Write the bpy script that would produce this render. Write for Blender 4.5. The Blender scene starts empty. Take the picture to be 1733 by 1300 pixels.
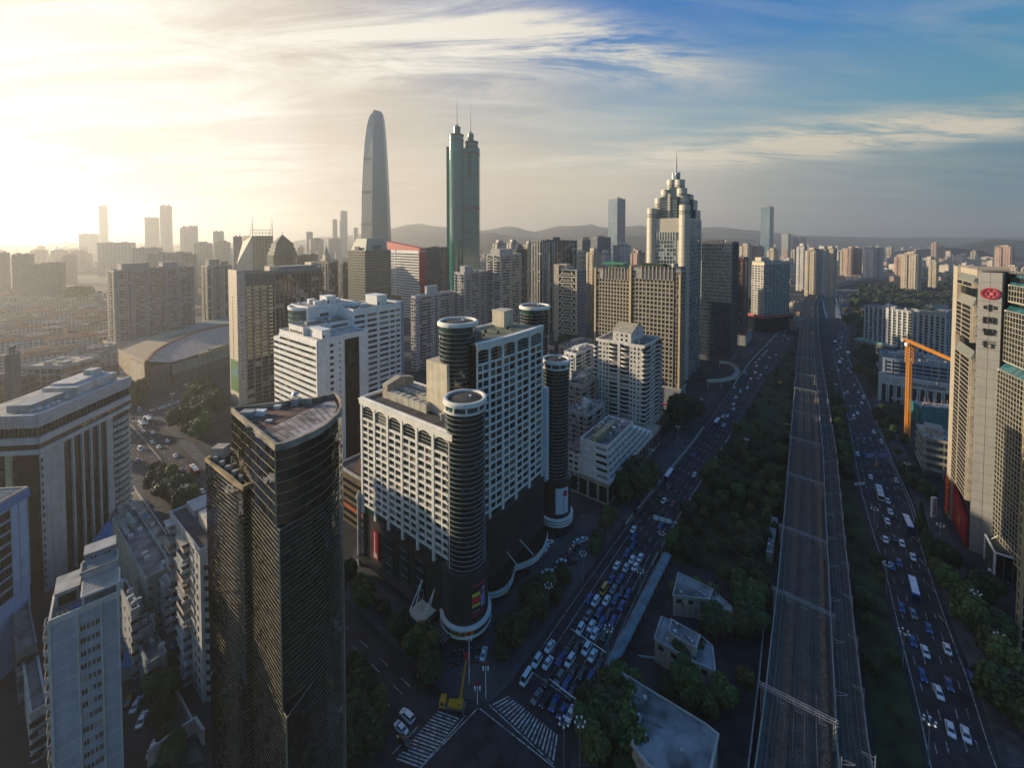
import bpy,bmesh,math,random
from math import sin,cos,pi,radians,sqrt,atan2,hypot
from mathutils import Vector,Matrix,noise as mnoise
SC=bpy.context.scene
COL=SC.collection
RND=random.Random(7)
# -- camera
FPX,CX,CY,HCAM,PITCH=710.0,866.5,422.3,130.0,radians(1.8)
cam_d=bpy.data.cameras.new('camera')
cam=bpy.data.objects.new('camera',cam_d)
COL.objects.link(cam)
cam_d.sensor_fit='HORIZONTAL'
cam_d.sensor_width=36.0
cam_d.lens=FPX/1733.0*36.0
cam_d.shift_y=-(650.0-CY)/1733.0
cam_d.clip_start=1.0
cam_d.clip_end=40000.0
cam.location=(0,0,HCAM)
cam.rotation_euler=(pi/2-PITCH,0,0)
SC.camera=cam
# -- light
SUN_AZ,SUN_EL=radians(-75.0),radians(12.5)
SUN_DIR=Vector((sin(SUN_AZ)*cos(SUN_EL),cos(SUN_AZ)*cos(SUN_EL),sin(SUN_EL)))
SC.view_settings.view_transform='Standard'
SC.view_settings.look='None'
SC.view_settings.gamma=1.0
SC.view_settings.use_curve_mapping=False
SC.view_settings.exposure=0.78
world=bpy.data.worlds.new('World')
SC.world=world
world.use_nodes=True
class NT:
 """small helper round a node tree"""
 def __init__(s,tree):
  s.t=tree
 def n(s,typ,**kw):
  nd=s.t.nodes.new(typ)
  for k,v in kw.items():
   if k in('inp',):
    for i,val in v.items():
     nd.inputs[i].default_value=val
   else:
    setattr(nd,k,v)
  return nd
 def l(s,a,b):
  s.t.links.new(a,b)
 def math(s,op,a,b=None,clamp=False):
  nd=s.t.nodes.new('ShaderNodeMath');nd.operation=op;nd.use_clamp=clamp
  for i,v in enumerate((a,b)):
   if v is None:continue
   if isinstance(v,(int,float)):nd.inputs[i].default_value=v
   else:s.l(v,nd.inputs[i])
  return nd.outputs[0]
 def ramp(s,fac,pts):
  nd=s.t.nodes.new('ShaderNodeValToRGB')
  e=nd.color_ramp.elements
  while len(e)<len(pts):e.new(0.5)
  for el,(p,c)in zip(e,pts):
   el.position=p
   el.color=c if len(c)==4 else(*c,1)
  s.l(fac,nd.inputs[0])
  return nd.outputs[0]
 def mix(s,fac,a,b,blend='MIX'):
  nd=s.t.nodes.new('ShaderNodeMix');nd.data_type='RGBA';nd.blend_type=blend
  nd.clamp_factor=True
  for sock,v in((nd.inputs[0],fac),(nd.inputs[6],a),(nd.inputs[7],b)):
   if isinstance(v,(int,float)):sock.default_value=v
   elif isinstance(v,tuple):sock.default_value=v if len(v)==4 else(*v,1)
   else:s.l(v,sock)
  return nd.outputs[2]
def build_world():
 t=NT(world.node_tree)
 for nd in list(t.t.nodes):t.t.nodes.remove(nd)
 out=t.n('ShaderNodeOutputWorld')
 bg=t.n('ShaderNodeBackground')
 bg.inputs['Strength'].default_value=0.06
 t.l(bg.outputs[0],out.inputs[0])
 sky=t.n('ShaderNodeTexSky',sky_type='NISHITA')
 sky.sun_disc=False
 sky.sun_elevation=SUN_EL
 sky.sun_rotation=SUN_AZ
 sky.altitude=50
 sky.air_density=1.3
 sky.dust_density=1.2
 sky.ozone_density=3.0
 tc=t.n('ShaderNodeTexCoord')
 sep=t.n('ShaderNodeSeparateXYZ');t.l(tc.outputs['Generated'],sep.inputs[0])
 zz=t.math('ADD',t.math('MAXIMUM',sep.outputs[2],0.0),0.10)
 comb=t.n('ShaderNodeCombineXYZ');t.l(t.math('DIVIDE',sep.outputs[0],zz),comb.inputs[0]);t.l(t.math('DIVIDE',sep.outputs[1],zz),comb.inputs[1])
 def deck(rot,scl,seed,detail,dist,rough=.62):
  mp=t.n('ShaderNodeMapping');t.l(comb.outputs[0],mp.inputs[0])
  mp.inputs['Rotation'].default_value=(0,0,rot)
  mp.inputs['Scale'].default_value=scl
  mp.inputs['Location'].default_value=(seed,seed*.37,seed)
  nz=t.n('ShaderNodeTexNoise');nz.inputs['Scale'].default_value=1.0
  nz.inputs['Detail'].default_value=detail;nz.inputs['Roughness'].default_value=rough
  nz.inputs['Distortion'].default_value=dist
  t.l(mp.outputs[0],nz.inputs['Vector'])
  return nz.outputs[0]
 def bank(cx,cy,rot,a,b):
  """soft elongated bank of high cloud"""
  mp=t.n('ShaderNodeMapping',vector_type='TEXTURE');t.l(comb.outputs[0],mp.inputs[0])
  mp.inputs['Location'].default_value=(cx,cy,0);mp.inputs['Rotation'].default_value=(0,0,rot);mp.inputs['Scale'].default_value=(a,b,1)
  ln=t.n('ShaderNodeVectorMath',operation='LENGTH');t.l(mp.outputs[0],ln.inputs[0])
  return ramp_s(ln.outputs['Value'],[(0,(1,1,1)),(1,(0,0,0))])
 def ramp_s(fac,pts):
  r=t.ramp(fac,pts);r.node.color_ramp.interpolation='EASE';return r
 d1=deck(radians(-24),(.9,3.6,1),3.1,10,.7)
 d2=deck(radians(-14),(.8,2.5,1),8.4,13,.9,.70)
 d4=deck(radians(40),(1.0,3.3,1),1.7,12,.6,.68)
 b5=bank(-.1,3.3,0,3.1,2.1)
 thin=t.math('MULTIPLY',t.ramp(d1,[(.47,(0,0,0)),(.75,(1,1,1))]),.24)
 tuft=t.ramp(d2,[(.43,(0,0,0)),(.62,(1,1,1))])
 strk=t.ramp(d4,[(.44,(0,0,0)),(.66,(1,1,1))])
 b1=bank(.22,1.80,radians(17),1.2,.36)
 b2=bank(2.0,2.9,radians(-33),1.7,.72)
 b3=bank(-.55,1.9,radians(30),1.0,.55)
 b4=bank(1.1,3.6,radians(-10),2.2,.5)
 cov=t.math('ADD',t.math('ADD',thin,t.math('MULTIPLY',t.math('ADD',t.math('MULTIPLY',b1,1.8),t.math('MULTIPLY',b3,1.2)),tuft)),t.math('MULTIPLY',t.math('ADD',t.math('MULTIPLY',b2,2.6),t.math('MULTIPLY',b4,.9)),t.math('ADD',t.math('MULTIPLY',strk,.6),t.math('MULTIPLY',tuft,.6))),True)
 # sky brightens to a white glare round the low sun's side
 vd=t.n('ShaderNodeVectorMath',operation='DOT_PRODUCT')
 t.l(tc.outputs['Generated'],vd.inputs[0])
 a=radians(-42)
 vd.inputs[1].default_value=(sin(a)*cos(.15),cos(a)*cos(.15),sin(.15))
 gl=vd.outputs['Value']
 veil=ramp_s(gl,[(.70,(0,0,0)),(.89,(.13,.13,.13)),(.945,(.40,.40,.40)),(.985,(1,1,1))])
 veil2=t.math('MULTIPLY',veil,t.math('ADD',.55,t.math('MULTIPLY',tuft,.5)),True)
 # clear air: deep blue overhead and away from the sun, paler low down
 deep=t.mix(ramp_s(sep.outputs[2],[(.10,(0,0,0)),(.50,(1,1,1))]),(.9,3.9,4.7),(.0,1.6,5.0))
 base=t.mix(.95,sky.outputs[0],deep)
 low=ramp_s(sep.outputs[2],[(.0,(1,1,1)),(.10,(.85,.85,.85)),(.26,(.25,.25,.25)),(.42,(0,0,0))])
 col_low=t.ramp(gl,[(.0,(.15,.20,.25)),(.30,(.46,.38,.31)),(.55,(.88,.67,.48)),(.95,(1.0,.76,.52))])
 col_cl=t.mix(ramp_s(gl,[(.2,(0,0,0)),(.9,(1,1,1))]),(7.0,6.3,4.9),(9.0,8.6,7.4))
 m0=t.mix(t.math('MULTIPLY',low,.85),base,t.mix(1.0,col_low,(10,10,10),'MULTIPLY'))
 m0=t.mix(ramp_s(gl,[(.55,(0,0,0)),(.80,(.42,.42,.42)),(.95,(.85,.85,.85))]),m0,(6.3,5.0,3.7))
 m0=t.mix(t.math('MULTIPLY',b5,t.math('ADD',.30,t.math('MULTIPLY',tuft,.35)),True),m0,(7.4,6.3,4.9))
 m1=t.mix(t.math('MULTIPLY',cov,.95),m0,col_cl)
 m2=t.mix(veil2,m1,(10.5,10.0,9.0))
 t.l(m2,bg.inputs[0])
build_world()
sun_d=bpy.data.lights.new('sun','SUN')
sun_d.energy=5.0
sun_d.angle=radians(0.6)
sun_d.color=(1.0,.81,.57)
sun=bpy.data.objects.new('sun',sun_d)
COL.objects.link(sun)
sun.location=SUN_DIR*3000
sun.rotation_euler=(-SUN_DIR).to_track_quat('-Z','Y').to_euler()
# -- picking places: a pixel of the survey photo -> a point in the place
def ray(px,py):
 a,b=(px-CX)/FPX,(CY-py)/FPX
 return Vector((a,cos(PITCH)+b*sin(PITCH),-sin(PITCH)+b*cos(PITCH)))
def G(px,py,z=0.0):
 r=ray(px,py);k=(z-HCAM)/r.z
 return Vector((r.x*k,r.y*k,z))
def XD(px,D):
 """point on the ground at forward distance D seen at column px (z=0)"""
 w=-HCAM
 return((px-CX)/FPX*(D*cos(PITCH)-w*sin(PITCH)),D)
def ZAT(x,y,py):
 t=(CY-py)/FPX
 w=y*(t*cos(PITCH)-sin(PITCH))/(cos(PITCH)+t*sin(PITCH))
 return HCAM+w
def reach(p,d,z,px):
 """distance along the ground direction d from p (at height z) to the column px"""
 s=(px-CX)/FPX;w=z-HCAM
 return(s*(p[1]*cos(PITCH)-w*sin(PITCH))-p[0])/(d[0]-s*d[1]*cos(PITCH))
 # -- materials
MATS={}
def mat_base(name):
 m=bpy.data.materials.new(name);m.use_nodes=True
 t=NT(m.node_tree)
 p=m.node_tree.nodes['Principled BSDF']
 return m,t,p
def M(name,col=(.5,.5,.5),rough=.7,var=.18,scale=.35,spec=.4,metal=0.0,streak=True,rand=0.0,bump=0.0):
 """weathered solid surface: blotches, fine grain and rain streaks"""
 if name in MATS:return MATS[name]
 m,t,p=mat_base(name)
 g=t.n('ShaderNodeNewGeometry')
 n1=t.n('ShaderNodeTexNoise');n1.inputs['Scale'].default_value=scale;n1.inputs['Detail'].default_value=6
 t.l(g.outputs['Position'],n1.inputs['Vector'])
 fac=n1.outputs[0]
 if streak:
  mp=t.n('ShaderNodeMapping');mp.inputs['Scale'].default_value=(1.1,1.1,.06)
  t.l(g.outputs['Position'],mp.inputs[0])
  n2=t.n('ShaderNodeTexNoise');n2.inputs['Scale'].default_value=1.0;n2.inputs['Detail'].default_value=5
  t.l(mp.outputs[0],n2.inputs['Vector'])
  fac=t.math('ADD',t.math('MULTIPLY',fac,.55),t.math('MULTIPLY',n2.outputs[0],.45))
 lo=tuple(c*(1-2.1*var)for c in col);hi=tuple(min(1,c*(1+.7*var))for c in col)
 c=t.ramp(fac,[(.30,lo),(.62,hi)])
 if rand:
  oi=t.n('ShaderNodeObjectInfo')
  v=t.math('ADD',t.math('MULTIPLY',t.math('ADD',g.outputs['Random Per Island'],oi.outputs['Random']),rand),1-rand)
  hs=t.n('ShaderNodeHueSaturation');t.l(c,hs.inputs['Color']);t.l(v,hs.inputs['Value'])
  c=hs.outputs[0]
 t.l(c,p.inputs['Base Color'])
 p.inputs['Roughness'].default_value=rough
 p.inputs['Specular IOR Level'].default_value=spec
 p.inputs['Metallic'].default_value=metal
 if bump:
  b=t.n('ShaderNodeBump');b.inputs['Strength'].default_value=bump;b.inputs['Distance'].default_value=.3
  n3=t.n('ShaderNodeTexNoise');n3.inputs['Scale'].default_value=1.7;n3.inputs['Detail'].default_value=6
  t.l(g.outputs['Position'],n3.inputs['Vector']);t.l(n3.outputs[0],b.inputs['Height']);t.l(b.outputs[0],p.inputs['Normal'])
 MATS[name]=m
 return m
def MG(name,col=(.02,.03,.03),rough=.07,ior=1.8,alt=(.25,.25,.22),altf=.12,metal=0.0):
 """window glass: dark panes, some with blinds drawn, each pane a little different"""
 if name in MATS:return MATS[name]
 m,t,p=mat_base(name)
 g=t.n('ShaderNodeNewGeometry');oi=t.n('ShaderNodeObjectInfo')
 r=t.math('FRACT',t.math('ADD',g.outputs['Random Per Island'],oi.outputs['Random']))
 e=max(.0,1-altf)
 c=t.ramp(r,[(0,tuple(v*.75 for v in col)),(e*.6,col),(e,tuple(v*1.35 for v in col)),(min(1,e+.02),alt)])
 t.l(c,p.inputs['Base Color'])
 p.inputs['Roughness'].default_value=rough
 p.inputs['IOR'].default_value=ior
 p.inputs['Metallic'].default_value=metal
 n1=t.n('ShaderNodeTexNoise');n1.inputs['Scale'].default_value=.25;n1.inputs['Detail'].default_value=2
 t.l(g.outputs['Position'],n1.inputs['Vector'])
 if name=='black_glass':p.inputs['Specular IOR Level'].default_value=.28
 b=t.n('ShaderNodeBump');b.inputs['Strength'].default_value=.06;b.inputs['Distance'].default_value=.6
 t.l(n1.outputs[0],b.inputs['Height']);t.l(b.outputs[0],p.inputs['Normal'])
 MATS[name]=m
 return m
def MP(name,col,rough=.35,metal=0.0,spec=.5,coat=0.0,emit=None):
 """plain painted or printed surface"""
 if name in MATS:return MATS[name]
 m,t,p=mat_base(name)
 g=t.n('ShaderNodeNewGeometry')
 n1=t.n('ShaderNodeTexNoise');n1.inputs['Scale'].default_value=2.0;n1.inputs['Detail'].default_value=4
 t.l(g.outputs['Position'],n1.inputs['Vector'])
 c=t.ramp(n1.outputs[0],[(.3,tuple(v*.86 for v in col)),(.7,col)])
 t.l(c,p.inputs['Base Color'])
 p.inputs['Roughness'].default_value=rough;p.inputs['Metallic'].default_value=metal
 p.inputs['Specular IOR Level'].default_value=spec;p.inputs['Coat Weight'].default_value=coat
 if emit:
  p.inputs['Emission Color'].default_value=(*col,1);p.inputs['Emission Strength'].default_value=emit
 MATS[name]=m
 return m
 # -- meshes
class MB:
 def __init__(s):
  s.v,s.f=[],[]
 def quad(s,a,b,c,d):
  i=len(s.v);s.v+=[a,b,c,d];s.f.append((i,i+1,i+2,i+3))
 def poly(s,pts):
  i=len(s.v);s.v+=list(pts);s.f.append(tuple(range(i,i+len(pts))))
 def box(s,x0,x1,y0,y1,z0,z1):
  if x1<x0:x0,x1=x1,x0
  if y1<y0:y0,y1=y1,y0
  i=len(s.v)
  s.v+=[(x0,y0,z0),(x1,y0,z0),(x1,y1,z0),(x0,y1,z0),(x0,y0,z1),(x1,y0,z1),(x1,y1,z1),(x0,y1,z1)]
  s.f+=[(i,i+3,i+2,i+1),(i+4,i+5,i+6,i+7),(i,i+1,i+5,i+4),(i+1,i+2,i+6,i+5),(i+2,i+3,i+7,i+6),(i+3,i,i+4,i+7)]
 def prism(s,pts,z0,z1,cap=True,zt=None):
  """pts counter-clockwise; zt optional per-vertex top heights"""
  n=len(pts);i=len(s.v)
  s.v+=[(p[0],p[1],z0)for p in pts]+[(p[0],p[1],(zt[k]if zt else z1))for k,p in enumerate(pts)]
  for k in range(n):
   j=(k+1)%n
   s.f.append((i+k,i+j,i+n+j,i+n+k))
  if cap:
   s.f.append(tuple(range(i+n,i+2*n)));s.f.append(tuple(range(i+n-1,i-1,-1)))
 def ringwall(s,outer,inner,z0,z1):
  """closed loop wall between two outlines of equal length"""
  n=len(outer);i=len(s.v)
  s.v+=[(p[0],p[1],z0)for p in outer]+[(p[0],p[1],z1)for p in outer]+[(p[0],p[1],z1)for p in inner]+[(p[0],p[1],z0)for p in inner]
  for k in range(n):
   j=(k+1)%n
   for a,b in((0,1),(1,2),(2,3),(3,0)):
    s.f.append((i+a*n+k,i+a*n+j,i+b*n+j,i+b*n+k))
 def stripwall(s,a,b,z0,z1):
  """open strip between two polylines a and b (same length), with height"""
  n=len(a);i=len(s.v)
  s.v+=[(p[0],p[1],z0)for p in a]+[(p[0],p[1],z1)for p in a]+[(p[0],p[1],z1)for p in b]+[(p[0],p[1],z0)for p in b]
  for k in range(n-1):
   j=k+1
   for q,r in((0,1),(1,2),(2,3),(3,0)):
    s.f.append((i+q*n+k,i+q*n+j,i+r*n+j,i+r*n+k))
  s.f.append((i,i+n,i+2*n,i+3*n));s.f.append((i+n-1,i+4*n-1,i+3*n-1,i+2*n-1))
 def cyl(s,x,y,z0,z1,r,n=12,r1=None,cap=True):
  r1=r if r1 is None else r1
  i=len(s.v)
  for z,rr in((z0,r),(z1,r1)):
   s.v+=[(x+rr*cos(2*pi*k/n),y+rr*sin(2*pi*k/n),z)for k in range(n)]
  for k in range(n):
   j=(k+1)%n
   s.f.append((i+k,i+j,i+n+j,i+n+k))
  if cap:
   s.f.append(tuple(range(i+n,i+2*n)));s.f.append(tuple(range(i+n-1,i-1,-1)))
 def bar(s,a,b,r,r1=None,n=4):
  """tapered bar from a to b"""
  a,b=Vector(a),Vector(b);d=(b-a)
  if d.length<1e-6:return
  d.normalize()
  u=d.cross(Vector((0,0,1)))
  if u.length<.05:u=d.cross(Vector((1,0,0)))
  u.normalize();w=d.cross(u);r1=r if r1 is None else r1
  i=len(s.v)
  for c,rr in((a,r),(b,r1)):
   for k in range(n):
    q=2*pi*(k+.5)/n
    s.v.append(tuple(c+u*rr*cos(q)+w*rr*sin(q)))
  for k in range(n):
   j=(k+1)%n
   s.f.append((i+k,i+n+k,i+n+j,i+j))
  s.f.append(tuple(range(i,i+n)));s.f.append(tuple(range(i+2*n-1,i+n-1,-1)))
 def blob(s,c,r,squash=(1,1,1),seed=0,sub=2,amp=.25):
  bm=bmesh.new();bmesh.ops.create_icosphere(bm,subdivisions=sub,radius=1)
  i=len(s.v)
  for v in bm.verts:
   k=1+amp*mnoise.noise(v.co*1.7+Vector((seed*3.1,seed,-seed)))
   s.v.append((c[0]+v.co.x*r*squash[0]*k,c[1]+v.co.y*r*squash[1]*k,c[2]+v.co.z*r*squash[2]*k))
  for f in bm.faces:s.f.append(tuple(i+v.index for v in f.verts))
  bm.free()
 def mesh(s,name,mat,smooth=False):
  me=bpy.data.meshes.new(name);me.from_pydata(s.v,[],s.f)
  if mat:me.materials.append(mat)
  if smooth:
   me.polygons.foreach_set('use_smooth',[True]*len(me.polygons))
  me.update()
  return me
def tag(o,label=None,cat=None,group=None,kind=None):
 for k,v in(('label',label),('category',cat),('group',group),('kind',kind)):
  if v:o[k]=v
 return o
def thing(name,label,cat,loc=(0,0,0),rz=0.0,group=None):
 o=bpy.data.objects.new(name,None);COL.objects.link(o)
 o.empty_display_size=.5
 o.location=(loc[0],loc[1],loc[2]if len(loc)>2 else 0);o.rotation_euler=(0,0,rz)
 return tag(o,label,cat,group)
def part(parent,name,mb,mat,kind=None,smooth=False,loc=None,label=None):
 me=mb if isinstance(mb,bpy.types.Mesh)else mb.mesh(name,mat,smooth)
 o=bpy.data.objects.new(name,me);COL.objects.link(o)
 o.parent=parent
 if loc:o.location=loc
 if kind:o['kind']=kind
 if label:o['label']=label
 return o
def structure(name,mb,mat,kind='structure',smooth=False):
 o=bpy.data.objects.new(name,mb.mesh(name,mat,smooth));COL.objects.link(o);o['kind']=kind
 return o
def copy_tree(o,parent=None,kids=None):
 c=o.copy();COL.objects.link(c);c.parent=parent
 for ch in(kids if kids is not None else list(o.children)):
  copy_tree(ch,c)
 return c
KIDS={}
def dup(o,loc,rz,label=None,group=None,scale=None):
 """copy of a thing with copies of its parts and sub-parts"""
 if o.name not in KIDS:KIDS[o.name]=[(c,list(c.children))for c in o.children]
 c=o.copy();COL.objects.link(c)
 c.location=(loc[0],loc[1],loc[2]if len(loc)>2 else 0);c.rotation_euler=(0,0,rz)
 if scale:c.scale=scale if hasattr(scale,'__len__')else(scale,)*3
 if label:c['label']=label
 if group:c['group']=group
 for ch,sub in KIDS[o.name]:
  d=ch.copy();COL.objects.link(d);d.parent=c
  for s2 in sub:
   e=s2.copy();COL.objects.link(e);e.parent=d
 return c
ORD=['first','second','third','fourth','fifth','sixth','seventh','eighth','ninth','tenth','eleventh','twelfth','thirteenth','fourteenth','fifteenth','sixteenth','seventeenth','eighteenth','nineteenth','twentieth','twenty-first','twenty-second','twenty-third','twenty-fourth','twenty-fifth','twenty-sixth','twenty-seventh','twenty-eighth','twenty-ninth','thirtieth']
# -- building kit
W_WHITE=M('white_render',(.78,.77,.72),.75,.12)
W_CREAM=M('cream_render',(.56,.49,.36),.75,.14)
W_GREY=M('grey_concrete',(.34,.34,.32),.8,.2)
W_DGREY=M('dark_concrete',(.13,.13,.125),.8,.2)
W_TAN=M('tan_render',(.42,.36,.28),.8,.2)
W_PINK=M('pink_render',(.48,.33,.27),.8,.2)
W_BROWN=M('brown_cladding',(.10,.065,.05),.55,.2)
W_GREEN=M('green_grey_render',(.22,.27,.235),.8,.22)
W_BLUEG=M('blue_grey_panel',(.25,.31,.36),.5,.14)
W_STONE=M('dark_stone',(.045,.045,.04),.4,.2,spec=.5)
ROOFM=M('roof_felt',(.17,.165,.15),.9,.32,scale=.22,streak=False)
ROOFD=M('dark_roof',(.055,.055,.055),.9,.35,scale=.3,streak=False)
ROOFL=M('pale_roof',(.36,.35,.32),.85,.28,scale=.25,streak=False)
ROOFT=M('terracotta_roof',(.33,.15,.085),.85,.25,streak=False)
G_DARK=MG('dark_glass',(.012,.016,.017),.08,1.7)
G_GREEN=MG('green_glass',(.012,.05,.042),.07,1.9,alt=(.05,.10,.09),altf=.1)
G_BLUE=MG('blue_glass',(.015,.04,.06),.07,1.9,alt=(.03,.06,.08),altf=.10)
G_RES=MG('flat_window',(.03,.035,.035),.15,1.5,alt=(.33,.30,.25),altf=.22)
G_BLACK=MG('black_glass',(.005,.008,.009),.12,1.45,alt=(.03,.035,.035),altf=.08)
TRIM=M('pale_trim',(.55,.54,.48),.5,.1,streak=False)
STEEL=MP('galvanised_steel',(.42,.43,.44),.45,.6)
WHITEP=MP('white_paint',(.78,.78,.75),.5)
TANK=MP('tank_steel',(.55,.57,.58),.35,.8)
ACM=M('ac_casing',(.52,.52,.48),.6,.12,streak=False)
class Bld:
 """one building: local x runs along its right-hand visible face, local y along its left-hand one, corner at the origin"""
 def __init__(s,name,label,top,D=None,yb=None,xl=None,xr=None,vp=1405,rz=None,w=None,d=None,group=None,z=None,cat='building',root=None):
  px,py=top
  s.rz=rz if rz is not None else atan2(FPX,vp-CX)
  if z is not None and yb is None and D is None:
   p=G(px,py,z);p.z=0
  else:
   p=G(px,yb)if yb else Vector((*XD(px,D),0))
  s.z=z if z is not None else ZAT(p.x,p.y,py)
  if yb is None and D is not None:
   k=(px-CX)/FPX;p.x=k*(p.y*cos(PITCH)-(s.z-HCAM)*sin(PITCH))
  s.p=p
  dr=(cos(s.rz),sin(s.rz));dl=(-sin(s.rz),cos(s.rz))
  s.w=w if w is not None else reach(p,dr,s.z,xr)
  s.d=d if d is not None else reach(p,dl,s.z,xl)
  s.root=root if root else thing(name,label,cat,p,s.rz,group)
  s.off=(0,0)
  if root:
   q=root['_m']if False else None
  s.fr,s.gl=MB(),MB()
  s.fs,s.ft={},{}
 def local(s,world_p):
  v=Vector((world_p[0]-s.p.x,world_p[1]-s.p.y));c,n=cos(-s.rz),sin(-s.rz)
  return(v.x*c-v.y*n,v.x*n+v.y*c)
 def fp(s,face,u,o,z):
  x0,y0,x1,y1=s.rect
  if face=='R':return(x0+u,y0-o,z)
  if face=='L':return(x0-o,y0+u,z)
  if face=='B':return(x0+u,y1+o,z)
  return(x1+o,y0+u,z)
 @property
 def rect(s):
  return getattr(s,'_r',(0,0,s.w,s.d))
 def vol(s,x0,y0,x1,y1):
  s._r=(x0,y0,x1,y1);return s
 def flen(s,face):
  x0,y0,x1,y1=s.rect
  return(x1-x0)if face in 'RB' else(y1-y0)
 def fbox(s,mb,face,u0,u1,o0,o1,z0,z1):
  a=s.fp(face,u0,o0,z0);b=s.fp(face,u1,o1,z1)
  mb.box(a[0],b[0],a[1],b[1],z0,z1)
 def pane(s,face,u0,u1,z0,z1,o=.04,mb=None,j=.05):
  mb=s.gl if mb is None else mb
  q=[o+RND.uniform(0,j)for _ in range(4)]
  mb.quad(s.fp(face,u0,q[0],z0),s.fp(face,u1,q[1],z0),s.fp(face,u1,q[2],z1),s.fp(face,u0,q[3],z1))
 def grid(s,face,z0,z1,bay=3.5,storey=3.4,pier=.8,span=1.3,out=.3,u0=0,u1=None,mull=0,pout=None,ends=True,gl=None,fr=None):
  fr=s.fr if fr is None else fr
  u1=s.flen(face)if u1 is None else u1
  nu=max(1,round((u1-u0)/bay));nz=max(1,round((z1-z0)/storey))
  bu=(u1-u0)/nu;bz=(z1-z0)/nz
  pout=out+.06 if pout is None else pout
  if pier>0:
   for i in range(nu+1):
    if not ends and i in(0,nu):continue
    a=u0+i*bu
    s.fbox(fr,face,max(u0,a-pier/2)-(.002 if i==0 else 0),min(u1,a+pier/2)+(.002 if i==nu else 0),-.05,pout,z0,z1)
  if span>0:
   for k in range(nz+1):
    z=z0+k*bz
    s.fbox(fr,face,u0+.01,u1-.01,-.05,out,max(z0,z-span/2),min(z1,z+span/2))
  for i in range(nu):
   for k in range(nz):
    s.pane(face,u0+i*bu,u0+(i+1)*bu,z0+k*bz,z0+(k+1)*bz,mb=gl)
  if mull:
   for i in range(nu*mull):
    a=u0+(i+.5)*bu/mull
    s.fbox(fr,face,a-.05,a+.05,-.05,out*.6,z0,z1)
  return s
 def balconies(s,face,u0,u1,z0,z1,storey=3.0,depth=1.2,rail=1.0,mb=None,rnd=False):
  """a stack of balconies with solid fronts, dark rooms behind"""
  mb=s.fr if mb is None else mb
  nz=max(1,round((z1-z0)/storey));bz=(z1-z0)/nz
  for k in range(nz):
   z=z0+k*bz
   if rnd:
    n=7
    outer=[(u0+(u1-u0)*i/n,depth*(.35+.65*sin(pi*i/n)))for i in range(n+1)]
    for(a,oa),(b,ob)in zip(outer,outer[1:]):
     mb.quad(s.fp(face,a,oa,z),s.fp(face,b,ob,z),s.fp(face,b,ob,z+rail),s.fp(face,a,oa,z+rail))
     mb.quad(s.fp(face,a,0,z+.03),s.fp(face,b,0,z+.03),s.fp(face,b,ob,z+.03),s.fp(face,a,oa,z+.03))
   else:
    s.fbox(mb,face,u0,u1,0,depth,z-.08,z+.08)
    s.fbox(mb,face,u0,u1,depth-.1,depth,z+.08,z+rail)
    s.fbox(mb,face,u0,u0+.08,0,depth-.1,z+.08,z+rail)
    s.fbox(mb,face,u1-.08,u1,0,depth-.1,z+.08,z+rail)
   s.pane(face,u0+.15,u1-.15,z+.1,z+bz-.35)
  return s
 def punched(s,face,u0,u1,z0,z1,n=2,storey=3.0,ww=1.3,wh=1.5,sill=.9,hood=True):
  """single windows in a plain wall, with sill and reveal"""
  nz=max(1,round((z1-z0)/storey));bz=(z1-z0)/nz;bu=(u1-u0)/n
  for k in range(nz):
   for i in range(n):
    c=u0+(i+.5)*bu;z=z0+k*bz+sill
    s.pane(face,c-ww/2,c+ww/2,z,z+wh,o=.03,j=.03)
    if hood:
     s.fbox(s.fr,face,c-ww/2-.1,c+ww/2+.1,-.05,.22,z-.14,z)
     s.fbox(s.fr,face,c-ww/2-.1,c+ww/2+.1,-.05,.28,z+wh,z+wh+.14)
  return s
 def parapet(s,z,h=1.2,t=.3,over=.12,mb=None):
  mb=s.fr if mb is None else mb
  x0,y0,x1,y1=s.rect;o=over
  mb.ringwall([(x0-o,y0-o),(x1+o,y0-o),(x1+o,y1+o),(x0-o,y1+o)],[(x0+t,y0+t),(x1-t,y0+t),(x1-t,y1-t),(x0+t,y1-t)],z-.4,z+h)
  return s
 def core(s,z0,z1,mat,name='wall',inset=0.0):
  x0,y0,x1,y1=s.rect;m=MB();m.box(x0+inset,x1-inset,y0+inset,y1-inset,z0,z1)
  return part(s.root,name,m,mat)
 def roof(s,z,mat=None,t=.15,inset=.35):
  x0,y0,x1,y1=s.rect;m=MB();m.box(x0+inset,x1-inset,y0+inset,y1-inset,z,z+t)
  return part(s.root,'roof',m,mat or ROOFM)
 def clutter(s,z,n=4,wall=None,hut=None,seed=0,tanks=1,acs=4,big=1.0):
  """stair heads, tanks and air-conditioning plant on a roof"""
  r=random.Random(seed*13+5);x0,y0,x1,y1=s.rect;w,d=x1-x0,y1-y0
  if hut:
   fx,fy,fw,fd,fh=hut
   m=MB();a,b=x0+fx*w,y0+fy*d
   m.box(a,a+fw*w,b,b+fd*d,z,z+fh);m.box(a-.2,a+fw*w+.2,b-.2,b+fd*d+.2,z+fh,z+fh+.35)
   h=part(s.root,'roof_hut',m,wall or W_GREY)
   q=MB();q.quad((a+.6,b-.03,z),(a+1.6,b-.03,z),(a+1.6,b-.03,z+2.1),(a+.6,b-.03,z+2.1))
   part(h,'door',q,G_DARK)
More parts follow.
